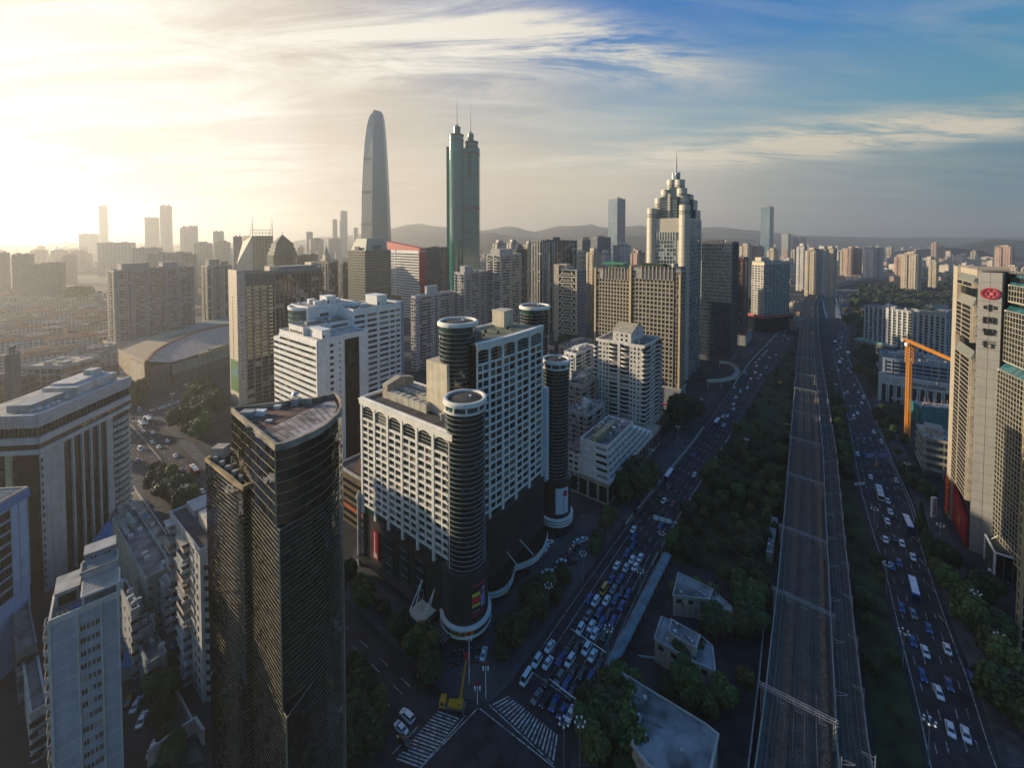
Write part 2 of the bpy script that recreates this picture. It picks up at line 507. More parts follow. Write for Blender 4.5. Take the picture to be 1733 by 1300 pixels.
  for i in range(n):
   a,b=x0+r.uniform(.1,.75)*w,y0+r.uniform(.1,.75)*d
   m=MB();ww,dd,hh=r.uniform(.1,.2)*w*big,r.uniform(.1,.2)*d*big,r.uniform(1.2,3.2)
   m.box(a,a+ww,b,b+dd,z,z+hh);m.box(a-.12,a+ww+.12,b-.12,b+dd+.12,z+hh,z+hh+.15)
   part(s.root,'plant_room',m,wall or W_GREY)
  for i in range(tanks):
   a,b=x0+r.uniform(.2,.8)*w,y0+r.uniform(.2,.8)*d
   m=MB();m.cyl(a,b,z+.5,z+2.8,1.1,12);m.cyl(a,b,z+2.8,z+3.2,1.1,12,.25)
   for q in range(4):m.bar((a+cos(q*pi/2)*.8,b+sin(q*pi/2)*.8,z),(a+cos(q*pi/2)*.8,b+sin(q*pi/2)*.8,z+.6),.07)
   part(s.root,'water_tank',m,TANK)
  for i in range(acs):
   a,b=x0+r.uniform(.08,.88)*w,y0+r.uniform(.08,.88)*d
   m=MB();m.box(a,a+1.4,b,b+.9,z+.2,z+1.5);m.cyl(a+.7,b+.45,z+1.5,z+1.6,.4,10);m.box(a,a+.1,b,b+.9,z,z+.2);m.box(a+1.3,a+1.4,b,b+.9,z,z+.2)
   part(s.root,'ac_unit',m,ACM)
  return s
 def done(s,fmat,gmat,fname='facade_frame',gname='glazing'):
  if s.fr.f:part(s.root,fname,s.fr,fmat,kind='stuff')
  if s.gl.f:part(s.root,gname,s.gl,gmat,kind='stuff')
  s.fr,s.gl=MB(),MB()
  return s
_unit={}
def unit_pane(mat):
 if mat.name not in _unit:
  m=MB();m.box(0,1,-.03,.03,0,1)
  _unit[mat.name]=m.mesh('window',mat)
 return _unit[mat.name]
def window_obj(b,face,u0,u1,z0,z1,mat,o=.06,name='window',label=None):
 """one window as an object of its own"""
 w=bpy.data.objects.new(name,unit_pane(mat));COL.objects.link(w);w.parent=b.root
 w.location=b.fp(face,u0,o+RND.uniform(-.015,.03),z0)
 w.rotation_euler=(0,0,(0 if face in 'RB' else pi/2)+RND.uniform(-.004,.004))
 w.scale=(u1-u0,1,z1-z0)
 return w
 # -- lettering (flat, extruded a little)
LETTERS=[]
def lettering(parent,body,size,loc,rot,mat,name='lettering',spacing=1.0,line=1.0,extrude=.06,align='CENTER',sx=1.0):
 cu=bpy.data.curves.new(name,'FONT');cu.body=body;cu.size=size;cu.align_x=align;cu.align_y='CENTER'
 cu.extrude=extrude;cu.space_character=spacing;cu.space_line=line;cu.resolution_u=3
 o=bpy.data.objects.new(name,cu);COL.objects.link(o);o.parent=parent
 o.location=loc;o.rotation_euler=rot;o.scale=(sx,1,1)
 cu.materials.append(mat)
 LETTERS.append(o)
 return o
ROT_R=(pi/2,0,0)
ROT_L=(pi/2,0,-pi/2)
# -- the bronze glass tower in front
BRONZE=MG('bronze_glass',(.012,.011,.007),.035,2.2,alt=(.04,.034,.017),altf=.07)
GOLDT=MP('brass_trim',(.34,.32,.21),.5,.3)
def bronze_tower():
 zt,zw=90.0,77.0
 N=G(466,761,zt);L=G(391.5,697,zt)
 curve=[G(*q,zt)for q in((486,757),(505,750),(526,740.5),(546,730),(560,719),(572,707),(577,697),(578.6,687),(575,678),(567,671))]
 back=G(536,679,zt)
 rt=thing('office_tower','dark bronze glass tower with a bowed front and gold floor lines, tallest in the foreground','office tower',(N.x,N.y,0))
 o=Vector((N.x,N.y,0));lo=lambda p:((p-o).x,(p-o).y)
 out=(N-L).normalized();nrm=Vector((out.y,-out.x,0))if Vector((out.y,-out.x,0)).dot(N-Vector((0,0,0)))<0 else Vector((-out.y,out.x,0))
 def outline(e,grow=0.0):
  pts=[N+out*e]+curve[(1 if e<2 else 2)if e else 0:]+[back,L]
  q=[lo(p)for p in pts]
  if grow:
   cx=sum(p[0]for p in q)/len(q);cy=sum(p[1]for p in q)/len(q)
   q=[(p[0]+(p[0]-cx)/hypot(p[0]-cx,p[1]-cy)*grow,p[1]+(p[1]-cy)/hypot(p[0]-cx,p[1]-cy)*grow)for p in q]
  return q
 def skin(mb,pts,z0,z1,dz,seg=1.6,jit=.045):
  n=len(pts)
  nz=max(1,round((z1-z0)/dz))
  for a in range(n):
   p,q=pts[a],pts[(a+1)%n];ln=hypot(q[0]-p[0],q[1]-p[1]);m=max(1,round(ln/seg))
   nx,ny=(q[1]-p[1])/ln,-(q[0]-p[0])/ln
   for i in range(m):
    for k in range(nz):
     c=[]
     for(f,z)in((i/m,k),((i+1)/m,k),((i+1)/m,k+1),(i/m,k+1)):
      j=.03+RND.uniform(0,jit)
      c.append((p[0]+(q[0]-p[0])*f+nx*j,p[1]+(q[1]-p[1])*f+ny*j,z0+(z1-z0)*z/nz))
     mb.quad(*c)
 stages=[(0,40,3.1,1.0),(40,75,1.25,1.0),(75,90,0.0,2.1)]
 gl=MB();cm=MB()
 for z0,z1,e,dz in stages:
  pts=outline(e);cm.prism(pts,z0,z1-.02);skin(gl,pts,z0,z1,dz)
  ring=MB();g1,g0=outline(e,.10),outline(e,-.25);ring.ringwall(g1,g0,-.055,.055)
  rm=ring.mesh('trim_band',GOLDT);nz=round((z1-z0)/dz)
  for k in range(1,nz+1):
   part(rt,'trim_band',rm,None,loc=(0,0,z0+(z1-z0)*k/nz))
  v=MB();p=g1[0];v.box(p[0]-.09,p[0]+.09,p[1]-.09,p[1]+.09,z0,z1);part(rt,'corner_trim',v,GOLDT)
 part(rt,'wall',cm,G_BLACK);part(rt,'glazing',gl,BRONZE,kind='stuff')
 pts=outline(0)
 pm=MB();pm.ringwall(outline(0,.14),outline(0,-.55),zt-.3,zt+1.0);part(rt,'parapet',pm,M('aged_coping',(.30,.26,.19),.8,.3,streak=False))
 # sunken roof: ribbed pale deck in front, lower plant yard behind
 rf=MB();rf.prism(outline(0,-.6),zt-.1,zt+.06);part(rt,'roof',rf,M('rusty_felt',(.15,.085,.06),.9,.4,scale=.4,streak=False))
 dk=M('ribbed_deck',(.34,.30,.27),.8,.38,scale=.35,streak=False)
 deckp=[lo(G(*q,zt))for q in((432,739),(466,756),(505,745),(544,725),(566,704),(571,690),(566,680),(548,684))]
 m=MB();m.prism(deckp,zt+.06,zt+.32);deck=part(rt,'roof_deck',m,dk)
 a,b=Vector(deckp[0]),Vector(deckp[-1])
 c,d=Vector(deckp[1]),Vector(deckp[4])
 m=MB()
 for k in range(1,11):
  f=k/11;p=a.lerp(b,f);q=c.lerp(d,f)
  m.bar((p.x,p.y,zt+.36),(q.x,q.y,zt+.36),.10)
 part(deck,'seam',m,M('seam_strip',(.16,.13,.11),.85,.3,streak=False),kind='stuff')
 # back roof sheds
 for(qx,qy,w,dd,h,mm)in((420,706,2.6,1.6,1.3,W_GREY),(440,703,2.2,1.4,1.0,WHITEP),(500,686,1.5,1.5,1.6,W_GREY),(426,727,2.0,1.0,.5,W_DGREY),(470,692,1.4,.9,.7,ACM),(519,684,2.4,.4,1.2,W_TAN),(455,716,1.1,.8,.5,ACM)):
  p=lo(G(qx,qy,zt));m=MB();m.box(p[0]-w/2,p[0]+w/2,p[1]-dd/2,p[1]+dd/2,zt+.05,zt+.05+h);m.box(p[0]-w/2-.1,p[0]+w/2+.1,p[1]-dd/2-.1,p[1]+dd/2+.1,zt+.05+h,zt+.15+h)
  part(rt,'plant_box',m,mm)
 m=MB();p=lo(G(500,683,zt));m.cyl(p[0],p[1],zt+2.3,zt+2.8,.9,14,.5);part(rt,'dish_fan',m,STEEL)
 # lower wing with rounded end, proud of the left side
 A=G(414,824,zw);B=L+(L-N).normalized()*4.0
 Pn=A;f0=(G(348,777,zw)-G(404,821,zw)).normalized()
 n0=Vector((-f0.y,f0.x,0));n0=n0 if n0.y>0 else-n0
 E=G(348,777,zw)
 wp=[G(418,819,zw)+n0*1.2,G(416.5,823,zw),G(411,825.5,zw),G(404,821,zw),G(390,810.5,zw),G(370,794.5,zw),E,E+n0*2.5+f0*.6,E+n0*14,G(418,819,zw)+n0*9]
 wl=[lo(p)for p in wp];wl=wl if sum(wl[i][0]*wl[(i+1)%len(wl)][1]-wl[(i+1)%len(wl)][0]*wl[i][1]for i in range(len(wl)))>0 else wl[::-1]
 wing=MB();wing.prism(wl,0,zw-.6);wg=part(rt,'wing',wing,G_BLACK)
 cx=sum(p[0]for p in wl)/len(wl);cy=sum(p[1]for p in wl)/len(wl)
 gr=lambda g:[(p[0]+(p[0]-cx)/hypot(p[0]-cx,p[1]-cy)*g,p[1]+(p[1]-cy)/hypot(p[0]-cx,p[1]-cy)*g)for p in wl]
 g2=MB();skin(g2,wl,0,zw-.6,1.0);part(wg,'glazing',g2,BRONZE,kind='stuff')
 ring=MB();ring.ringwall(gr(.10),gr(-.25),-.055,.055);rm=ring.mesh('trim_band',GOLDT)
 for k in range(1,76):part(wg,'trim_band',rm,None,loc=(0,0,k*1.005))
 pm=MB();pm.ringwall(gr(.3),gr(-.7),zw-.6,zw+.25);part(wg,'parapet',pm,M('ochre_coping',(.34,.25,.13),.75,.25,streak=False))
 m=MB()
 for k in range(5):
  p=wl[3];q=wl[6];f=.1+k*.19
  x,y=p[0]+(q[0]-p[0])*f+n0.x*1.5,p[1]+(q[1]-p[1])*f+n0.y*1.5
  m.box(x-.5,x+.5,y-.4,y+.4,zw-.6,zw+.5)
 part(wg,'plant_box',m,W_GREY,kind='stuff')
 p0=E+n0*2.2;p=lo(p0);m=MB();m.box(p[0]-.6,p[0]+2.4,p[1]-1,p[1]+1.6,zw-.5,zw+2.1);part(wg,'stair_head',m,W_TAN)
bronze_tower()
# -- the white and dark-stone hotel with four round towers
HWHITE=M('hotel_stone',(.76,.74,.65),.55,.10,scale=.2)
HGLASS=MG('hotel_glass',(.014,.022,.02),.08,1.6,alt=(.17,.155,.12),altf=.34)
def arc_pts(cx,cy,r,n=40):return[(cx+r*cos(2*pi*k/n),cy+r*sin(2*pi*k/n))for k in range(n)]
def hotel():
 zr=66.5
 b=Bld('hotel','white gridded hotel with dark stone podium and four round glass turrets',(768,733),yb=1081,xl=611,w=24,cat='hotel',z=zr)
 rt=b.root
 z0=22.8;L=b.d
 # ---- left wing
 plan=[(.3,.3),(8.5,.3),(8.5,15),(24,22),(24,L-.3),(.3,L-.3)]
 m=MB();m.prism(plan,z0,zr-.3);part(rt,'wall',m,G_BLACK)
 nb=6;e0,e1=.9,L-.9;bw=(e1-e0)/nb;rows=13;rz_=(zr-7.2-z0-2.6)/rows;zb=z0+2.6
 f=b.fr
 for i in range(nb+1):
  u=e0+i*bw
  b.fbox(f,'L',max(0,u-.55),min(L,u+.55),-.3,.55,z0-1.2,zr-1.6)
 for k in range(rows+1):
  z=zb+k*rz_;b.fbox(f,'L',.02,L-.02,-.3,.40,z-.38,z+.38)
 for i in range(nb):
  b.fbox(f,'L',e0+(i+.5)*bw-.28,e0+(i+.5)*bw+.28,-.3,.36,zb,zb+rows*rz_)
 for i in range(nb):
  u0=e0+i*bw+.55;u1=e0+(i+1)*bw-.55;um=(u0+u1)/2
  for k in range(rows):
   za,zz=zb+k*rz_+.38,zb+(k+1)*rz_-.38
   window_obj(b,'L',u0,um-.28,za,zz,HGLASS,-.12);window_obj(b,'L',um+.28,u1,za,zz,HGLASS,-.12)
  zt=zb+rows*rz_+.38
  window_obj(b,'L',u0,u1,zt,zr-1.7,HGLASS,-.12,'arched_window')
  for q in range(1,4):b.fbox(f,'L',u0,u1,-.2,.02,zt+q*1.25,zt+q*1.25+.07)
  n=10
  for q in range(n):
   ua,ub=u0+(u1-u0)*q/n,u0+(u1-u0)*(q+1)/n
   ha=zr-3.6+1.7*sin(pi*(q+.5)/n)**.6
   b.fbox(f,'L',ua,ub,-.2,.38,ha,zr-1.55)
  window_obj(b,'L',u0,u1,z0-.2,z0+2.1,G_GREEN,-.1,'green_window')
 b.fbox(f,'L',-.3,L+.3,-.3,.75,zr-1.6,zr+.1);b.fbox(f,'L',-.5,L+.5,-.3,1.0,zr+.1,zr+.55)
 b.fbox(f,'R',0,7,-.3,.3,z0,zr+.55)
 for k in range(15):b.fbox(f,'R',0,7,.3,.36,z0+k*3.0,z0+k*3.0+.1)
 b.fbox(f,'B',0,24,-.3,.3,z0,zr+.3);b.fbox(f,'K',22,L,-.3,.3,z0,zr+.3)
 part(rt,'facade_frame',f,HWHITE);b.fr=MB()
 pm=MB();pm.ringwall([(-.2,-.2),(8.7,-.2),(8.7,14.8),(24.2,21.8),(24.2,L+.2),(-.2,L+.2)],[(.6,.6),(8.0,.6),(8.0,15.3),(23.4,22.5),(23.4,L-.6),(.6,L-.6)],zr-.2,zr+.9);part(rt,'parapet',pm,HWHITE)
 m=MB();m.prism([(.6,.6),(8,.6),(8,15.3),(23.4,22.5),(23.4,L-.6),(.6,L-.6)],zr-.25,zr-.05);part(rt,'roof',m,ROOFD)
 for i in range(3):
  for k in range(7):
   m=MB();x=6.0+i*4.8;y=19.5+k*3.3+i*.6
   m.box(x,x+2.9,y,y+3.1,zr+.4,zr+3.1);m.cyl(x+1.45,y+1.55,zr+3.1,zr+3.45,1.0,10);m.box(x+.2,x+.5,y,y+3.1,zr-.1,zr+.4);m.box(x+2.4,x+2.7,y,y+3.1,zr-.1,zr+.4)
   part(rt,'cooling_unit',m,M('plant_casing',(.42,.40,.32),.7,.16,streak=False))
 m=MB();m.box(6,19,L-8.5,L-5.5,zr,zr+5.4);m.prism([(6,L-8.6),(12.5,L-8.6),(19,L-8.6),(19,L-5.4),(12.5,L-5.4),(6,L-5.4)],zr+5.4,0,zt=[zr+5.5,zr+7.2,zr+5.5,zr+5.5,zr+7.2,zr+5.5]);part(rt,'roof_hut',m,W_TAN)
 for k in range(9):
  m=MB();m.cyl(6+(k%3)*2.3,6.5+(k//3)*2.2,zr,zr+2.4,.85,10);part(rt,'water_tank',m,TANK)
  # ---- podium under the wing
 m=MB();m.prism([(.5,.5),(8,.5),(8,15),(24,22),(24,L),(.5,L)],0,z0+.3);part(rt,'podium',m,W_STONE)
 m=MB()
 for k in range(30):
  z=.5+k*.75;m.box(.18,1,.5,L+.3,z,z+.22)
 part(rt,'stone_course',m,W_STONE,kind='stuff')
 for i,(u,ww)in enumerate(((L*.62,4.4),(L*.45,4.4),(L*.28,4.4))):
  m=MB();m.box(-.1,.3,u,u+ww,5,18);t=part(rt,'tall_window',m,G_GREEN)
  q=MB()
  for s in range(5):q.box(-.16,-.1,u,u+ww,5+s*3.2,5.12+s*3.2)
  part(t,'mullion',q,STEEL)
  # canopy over the door and the low glass roof beside it
 m=MB();m.box(-8.5,0,L*.13,L*.13+9.5,5.0,5.25);can=part(rt,'entrance_canopy',m,G_GREEN)
 q=MB();q.box(-7,-.5,L*.13+1.2,L*.13+8.2,5.25,5.5);part(can,'canopy_deck',q,W_CREAM)
 q=MB()
 for yy in(L*.13+1.6,L*.13+7.8):
  q.bar((-6.4,yy,5.4),(-.2,yy+.6,12),.16);q.bar((-3.8,yy,5.4),(-.2,yy+.6,12),.16)
 part(can,'stay',q,WHITEP)
 for yy in(L*.13+.6,L*.13+9):
  q=MB();q.cyl(-8,yy,0,5,.25,10);part(can,'column',q,STEEL)
 m=MB();m.box(-6.5,0,-1.5,L*.13-1,3.6,3.85);lr=part(rt,'glass_roof',m,G_GREEN)
 q=MB()
 for k in range(7):q.box(-6.6,.1,-1.5+k*1.15,-1.4+k*1.15,3.86,4.0)
 part(lr,'rib',q,STEEL,kind='stuff')
 q=MB();q.box(-6.5,-6.2,-1.5,L*.13-1,0,3.6);part(lr,'wall',q,G_BLACK)
 m=MB();m.box(-2.2,.1,L*.33,L+1,3.9,4.5);sc=part(rt,'sign_canopy',m,W_STONE)
 # slim lantern-topped mast at the far corner
 m=MB();m.cyl(-.8,L+.9,0,27,.8,10);m.cyl(-.8,L+.9,27,28.4,1.3,10,1.0);m.cyl(-.8,L+.9,28.4,30.2,1.0,10,.1);part(rt,'corner_pillar',m,W_GREY)
 # ---- turrets
 def turret(px,py,zt,r,zdr,crown,nring,banded=True):
  c=b.local(G(px,py,zt));x,y=c
  if r>6.7:c=(c[0],c[1])
  m=MB();m.cyl(x,y,zdr,zt-3.2,r,48);t=part(rt,'round_turret',m,G_BLACK)
  g=MB();n=44;nz=round((zt-3.2-zdr)/1.55);dz=(zt-3.2-zdr)/nz
  for k in range(nz):
   for q in range(n):
    a0,a1=2*pi*q/n,2*pi*(q+1)/n;j=RND.uniform(.02,.05)
    g.quad((x+(r+j)*cos(a0),y+(r+j)*sin(a0),zdr+k*dz),(x+(r+.03)*cos(a1),y+(r+.03)*sin(a1),zdr+k*dz),(x+(r+j)*cos(a1),y+(r+j)*sin(a1),zdr+(k+1)*dz),(x+(r+.03)*cos(a0),y+(r+.03)*sin(a0),zdr+(k+1)*dz))
  part(t,'glazing',g,G_DARKGREEN,kind='stuff')
  ring=MB();ring.ringwall(arc_pts(x,y,r+.22),arc_pts(x,y,r-.1),-.07,.07);rm=ring.mesh('trim_ring',M('ring_trim',(.28,.29,.265),.5,.1,streak=False))
  for k in range(nz+1):part(t,'trim_ring',rm,None,loc=(0,0,zdr+k*dz))
  m=MB();R1=r+.55
  if crown:
   m.ringwall(arc_pts(x,y,R1),arc_pts(x,y,r-.2),zt-3.4,zt-2.8)
   for q in range(10):
    a=2*pi*q/10+.2;m.bar((x+(r+.25)*cos(a),y+(r+.25)*sin(a),zt-3),(x+(r+.25)*cos(a),y+(r+.25)*sin(a),zt-.8),.3)
  m.ringwall(arc_pts(x,y,R1+.3),arc_pts(x,y,R1-1.2),zt-.9,zt+.1);m.ringwall(arc_pts(x,y,R1-.1),arc_pts(x,y,R1-.8),zt+.1,zt+.5)
  part(t,'crown',m,HWHITE)
  m=MB();m.cyl(x,y,zt-3.2,zt-.3,r-.05,40);part(t,'crown_glass',m,G_GREEN)
  m=MB();m.cyl(x,y,zt-.3,zt-.1,R1-.6,40);m.cyl(x,y,zt-.1,zt+.35,R1-1.1,40,.5);part(t,'roof',m,ROOFD)
  m=MB();m.cyl(x+1.5,y-1,zt+.2,zt+.7,.4,8);part(t,'vent',m,WHITEP)
  return t,x,y
 t1,x1,y1=turret(787,673,77,6.4,22,True,0)
 t2,x2,y2=turret(775,544,99,6.6,60,False,0)
 t3,x3,y3=turret(905,518,96.5,6.7,55,False,0)
 t4,x4,y4=turret(941,608,75,5.7,22,True,0)
 for(t,x,y,r)in((t1,x1,y1,7.3),(t4,x4,y4,6.6)):
  m=MB();m.cyl(x,y,0,22.2,r,40);part(t,'drum',m,W_STONE)
  m=MB()
  for k in range(26):m.ringwall(arc_pts(x,y,r+.18),arc_pts(x,y,r-.1),7+k*.57,7.16+k*.57)
  for q in range(16):
   a=2*pi*q/16;m.bar((x+(r+.05)*cos(a),y+(r+.05)*sin(a),7),(x+(r+.05)*cos(a),y+(r+.05)*sin(a),21.5),.14)
  part(t,'stone_course',m,W_STONE,kind='stuff')
  for z in(3.2,4.4,5.6):
   if r>7 and z==4.4:continue
   m=MB();m.ringwall(arc_pts(x,y,r+1.25),arc_pts(x,y,r),z,z+.75);part(t,'cornice_band',m,HWHITE)
  m=MB();m.ringwall(arc_pts(x,y,r+1.0),arc_pts(x,y,r),3.0,6.3);part(t,'cornice',m,W_STONE)
  m=MB();m.cyl(x,y,21.8,22.8,r+.5,40);part(t,'ledge',m,W_STONE)
  # gold letters and the poster on the corner drum, white poster on the far drum
 GOLD=MP('gold_letter',(.62,.38,.05),.4,.4)
 m=MB()
 cam_l=b.local((0,0,0));aa=atan2(cam_l[1]-y1,cam_l[0]-x1)
 gp=MB()
 for q in range(14):
  a0,a1=aa-.62+q*.065,aa-.62+(q+1)*.065;r=7.3+1.08
  gp.quad((x1+r*cos(a0),y1+r*sin(a0),4.0),(x1+r*cos(a1),y1+r*sin(a1),4.0),(x1+r*cos(a1),y1+r*sin(a1),5.55),(x1+r*cos(a0),y1+r*sin(a0),5.55))
 part(t1,'gold_fascia',gp,GOLD)
 for q,ch in enumerate('阳光酒店'):
  a=aa-.50+q*.19;r=7.3+1.14
  lettering(rt,ch,1.35,(x1+r*cos(a),y1+r*sin(a),4.8),(pi/2,0,a+pi/2),MP('dark_letter',(.05,.03,.01),.5),extrude=.03)
 def curved(t,x,y,r,a0,a1,z0,z1,mat,name,n=8,par=None):
  g=MB()
  for q in range(n):
   p,w=a0+(a1-a0)*q/n,a0+(a1-a0)*(q+1)/n
   g.quad((x+r*cos(p),y+r*sin(p),z0),(x+r*cos(w),y+r*sin(w),z0),(x+r*cos(w),y+r*sin(w),z1),(x+r*cos(p),y+r*sin(p),z1))
  return part(par or t,name,g,mat)
 s0,s1=aa+.22,aa+1.0
 bbd=curved(t1,x1,y1,7.62,s0,s1,8.5,19.5,MP('poster_black',(.02,.02,.028),.4),'poster')
 wseg=s1-s0
 for(f0,f1,za,zb_,cc,nm)in((.02,.95,8.9,10.0,(.30,.03,.05),'a'),(.05,.62,13.2,15.2,(.75,.05,.05),'b'),(.05,.55,15.4,16.6,(.65,.60,.08),'c'),(.05,.55,12.1,13.0,(.6,.55,.10),'d'),(.60,.74,11.2,15.2,(.20,.36,.62),'e'),(.78,.88,11.0,15.6,(.30,.42,.60),'f'),(.0,.9,18.4,19.3,(.33,.05,.07),'g'),(.62,.95,16.0,17.5,(.28,.22,.34),'h'),(.03,.5,10.6,10.8,(.55,.58,.6),'i')):
  curved(t1,x1,y1,7.66,s0+wseg*f0,s0+wseg*f1,za,zb_,MP('poster_ink_'+nm,cc,.45),'poster_print',6,bbd)
 a4=atan2(cam_l[1]-y4,cam_l[0]-x4)
 wp=curved(t4,x4,y4,6.9,a4+.0,a4+.92,8.5,20,MP('poster_white',(.62,.66,.70),.4),'poster')
 curved(t4,x4,y4,6.94,a4+.5,a4+.8,16.2,18.6,MP('poster_red',(.42,.02,.09),.4),'poster_print',4,wp)
 curved(t4,x4,y4,6.94,a4+.48,a4+.54,10,15.2,MP('poster_blue',(.20,.22,.42),.4),'poster_print',3,wp)
 # red hanging banner
 m=MB();m.box(-.2,.1,L*.79,L*.79+3.6,6.5,17.5);rb=part(rt,'red_banner',m,MP('banner_red',(.30,.012,.03),.5))
 m=MB();m.box(-.24,-.2,L*.79+2.0,L*.79+2.5,8.6,16.8);m.box(-.24,-.2,L*.79+.8,L*.79+2.9,7.0,9.0);part(rb,'banner_print',m,MP('banner_white',(.55,.5,.48),.5))
 # ---- tall bowed slab
 zs=92.0
 A=Vector((*b.local(G(806,585,zs)),0));Mi=Vector((*b.local(G(861,571,zs)),0));E=Vector((*b.local(G(917,553,zs)),0))
 def q2(t):return A*((1-t)*(1-2*t))+Mi*(4*t*(1-t))+E*(t*(2*t-1))
 n=30;fr_=[q2(k/n)for k in range(n+1)]
 ch=(E-A).normalized();nin=Vector((-ch.y,ch.x,0))
 dep=19.0
 bl=Vector((*b.local(G(735,574,88)),0))
 outl=[(p.x,p.y)for p in fr_]+[tuple((E+nin*dep)[:2]),tuple((A+nin*dep)[:2]),tuple((A+nin*2)[:2])]
 zb0=28.5
 m=MB();m.prism([((p[0])-(0),p[1])for p in outl],zb0,zs-.3);part(rt,'slab_wall',m,G_BLACK)
 nb=5;seg=n//nb;rows=19;top=zs-7.0;dz=(top-zb0-2.2)/rows
 fr=MB()
 def off(k,o):
  p=q2(k);t=(q2(min(1,k+.01))-q2(max(0,k-.01))).normalized();return p-Vector((-t.y,t.x,0))*o
 def cbox(mb,t0,t1,o0,o1,z0,z1,n=1):
  A_=[off(t0+(t1-t0)*i/n,o1)[:2]for i in range(n+1)];B_=[off(t0+(t1-t0)*i/n,o0)[:2]for i in range(n+1)]
  mb.stripwall(A_,B_,z0,z1)
 LEN=(E-A).length;pt=.55/LEN
 for i in range(nb+1):
  t=i/nb;cbox(fr,max(0,t-pt),min(1,t+pt),-.3,.6,zb0-1.5,zs-1.6)
 for i in range(nb):cbox(fr,(i+.5)/nb-pt*.5,(i+.5)/nb+pt*.5,-.3,.36,zb0+2.2,top)
 for k in range(rows+1):cbox(fr,0,1,-.3,.42,zb0+2.2+k*dz-.36,zb0+2.2+k*dz+.36,n)
 cbox(fr,0,1,-.3,.8,zs-1.6,zs+.2,n);cbox(fr,0,1,-.8,1.1,zs+.2,zs+.8,n)
 for i in range(nb):
  for q in range(8):
   f0,f1=(i+q/8)/nb,(i+(q+1)/8)/nb;cbox(fr,f0,f1,-.2,.38,zs-2.9+.95*sin(pi*(q+.5)/8)**.5,zs-1.55)
  for q in range(1,4):cbox(fr,(i+.08)/nb,(i+.92)/nb,-.2,.05,top+q*1.3,top+q*1.3+.07,4)
 part(rt,'slab_frame',fr,HWHITE)
 for i in range(nb):
  for k in range(rows):
   for(f0,f1)in((i/nb+pt,(i+.5)/nb-pt*.5),((i+.5)/nb+pt*.5,(i+1)/nb-pt)):
    p,q=off(f0,.02),off(f1,.02);za=zb0+2.2+k*dz+.36
    w=bpy.data.objects.new('window',unit_pane(HGLASS));COL.objects.link(w);w.parent=rt
    w.location=(p.x,p.y,za);w.rotation_euler=(0,0,atan2(q.y-p.y,q.x-p.x)+RND.uniform(-.01,.01));w.scale=((q-p).length,1,dz-.72)
  for nm,za,zc in(('arched_window',top+.36,zs-1.7),('green_window',zb0-.2,zb0+1.9)):
   p,q=off(i/nb+pt,.0),off((i+1)/nb-pt,.0)
   w=bpy.data.objects.new(nm,unit_pane(G_GREEN));COL.objects.link(w);w.parent=rt
   w.location=(p.x,p.y,za);w.rotation_euler=(0,0,atan2(q.y-p.y,q.x-p.x));w.scale=((q-p).length,1,zc-za)
 m=MB();ins=[(p+nin*.9)[:2]for p in fr_]+[tuple((E+nin*(dep-.8))[:2]),tuple((A+nin*(dep-.8))[:2])]
 m.prism(ins,zs-.3,zs-.12);part(rt,'slab_roof',m,M('roof_lawn',(.19,.19,.12),.9,.3,streak=False))
 m=MB();a2,e2=A+nin*dep,E+nin*dep;m.bar((a2.x,a2.y,zs+.2),(e2.x,e2.y,zs+.2),.7);part(rt,'slab_parapet',m,HWHITE)
 for(t,o,s)in((.35,-8,.5),(.55,-7,.45),(.5,-12,.55),(.75,-9,.55),(.2,-10,.45)):
  p=off(t,o);m=MB();m.blob((p.x,p.y,zs+.6),s*1.3,seed=t*9,sub=2);part(rt,'clipped_bush',m,FOLI,kind='stuff')
 p=off(.16,-9);m=MB();m.box(p.x-4,p.x+3,p.y-3,p.y+2,zs-.1,zs+2.6);part(rt,'roof_hut',m,W_DGREY)
 p=off(.86,-15);m=MB();m.box(p.x-3.2,p.x+3.2,p.y-3,p.y+3.4,zs-.1,zs+6.4);m.box(p.x-3.4,p.x+3.4,p.y-3.2,p.y+3.6,zs+6.4,zs+6.8);part(rt,'lift_house',m,W_CREAM)
 p=A+nin*(dep-2)-ch*7;m=MB()
 m.prism([tuple((A+nin*8-ch*6.5)[:2]),tuple((A+nin*8)[:2]),tuple((A+nin*dep)[:2]),tuple((A+nin*dep-ch*6.5)[:2])],zr,85);ew=part(rt,'end_wall',m,W_CREAM)
 for k in range(6):
  q=A+nin*8-ch*4.2;m=MB();qa=q-nin*.08;m.quad((qa.x,qa.y,68+k*2.9),(qa.x+ch.x*1.6,qa.y+ch.y*1.6,68+k*2.9),(qa.x+ch.x*1.6,qa.y+ch.y*1.6,69.4+k*2.9),(qa.x,qa.y,69.4+k*2.9));part(ew,'window',m,HGLASS)
  # white pylon between the slab and the far turret
 p=E-nin*.8+ch*1.6;m=MB();m.box(p.x-1.3,p.x+1.3,p.y-1.0,p.y+1.0,26,66);part(rt,'pylon',m,M('pale_tile',(.50,.56,.60),.4,.08))
 # dark podium under the slab, with a curved glass canopy
 pod=[off(k/12,1.2)[:2]for k in range(13)]+[tuple((E+nin*dep)[:2]),tuple((A+nin*dep)[:2])]
 m=MB();m.prism(pod,0,zb0-.4);part(rt,'podium',m,W_STONE)
 m=MB()
 for k in range(34):cbox(m,0,1,1.0,1.36,2+k*.76,2.2+k*.76,12)
 for k in range(24):cbox(m,k/24,k/24+.008,1.0,1.45,7,zb0-1)
 part(rt,'stone_course',m,W_STONE,kind='stuff')
 m=MB();A_=[off(k/20,1.2)[:2]for k in range(21)];B_=[off(k/20,3.2+3.8*abs(sin(pi*k/20*2)))[:2]for k in range(21)]
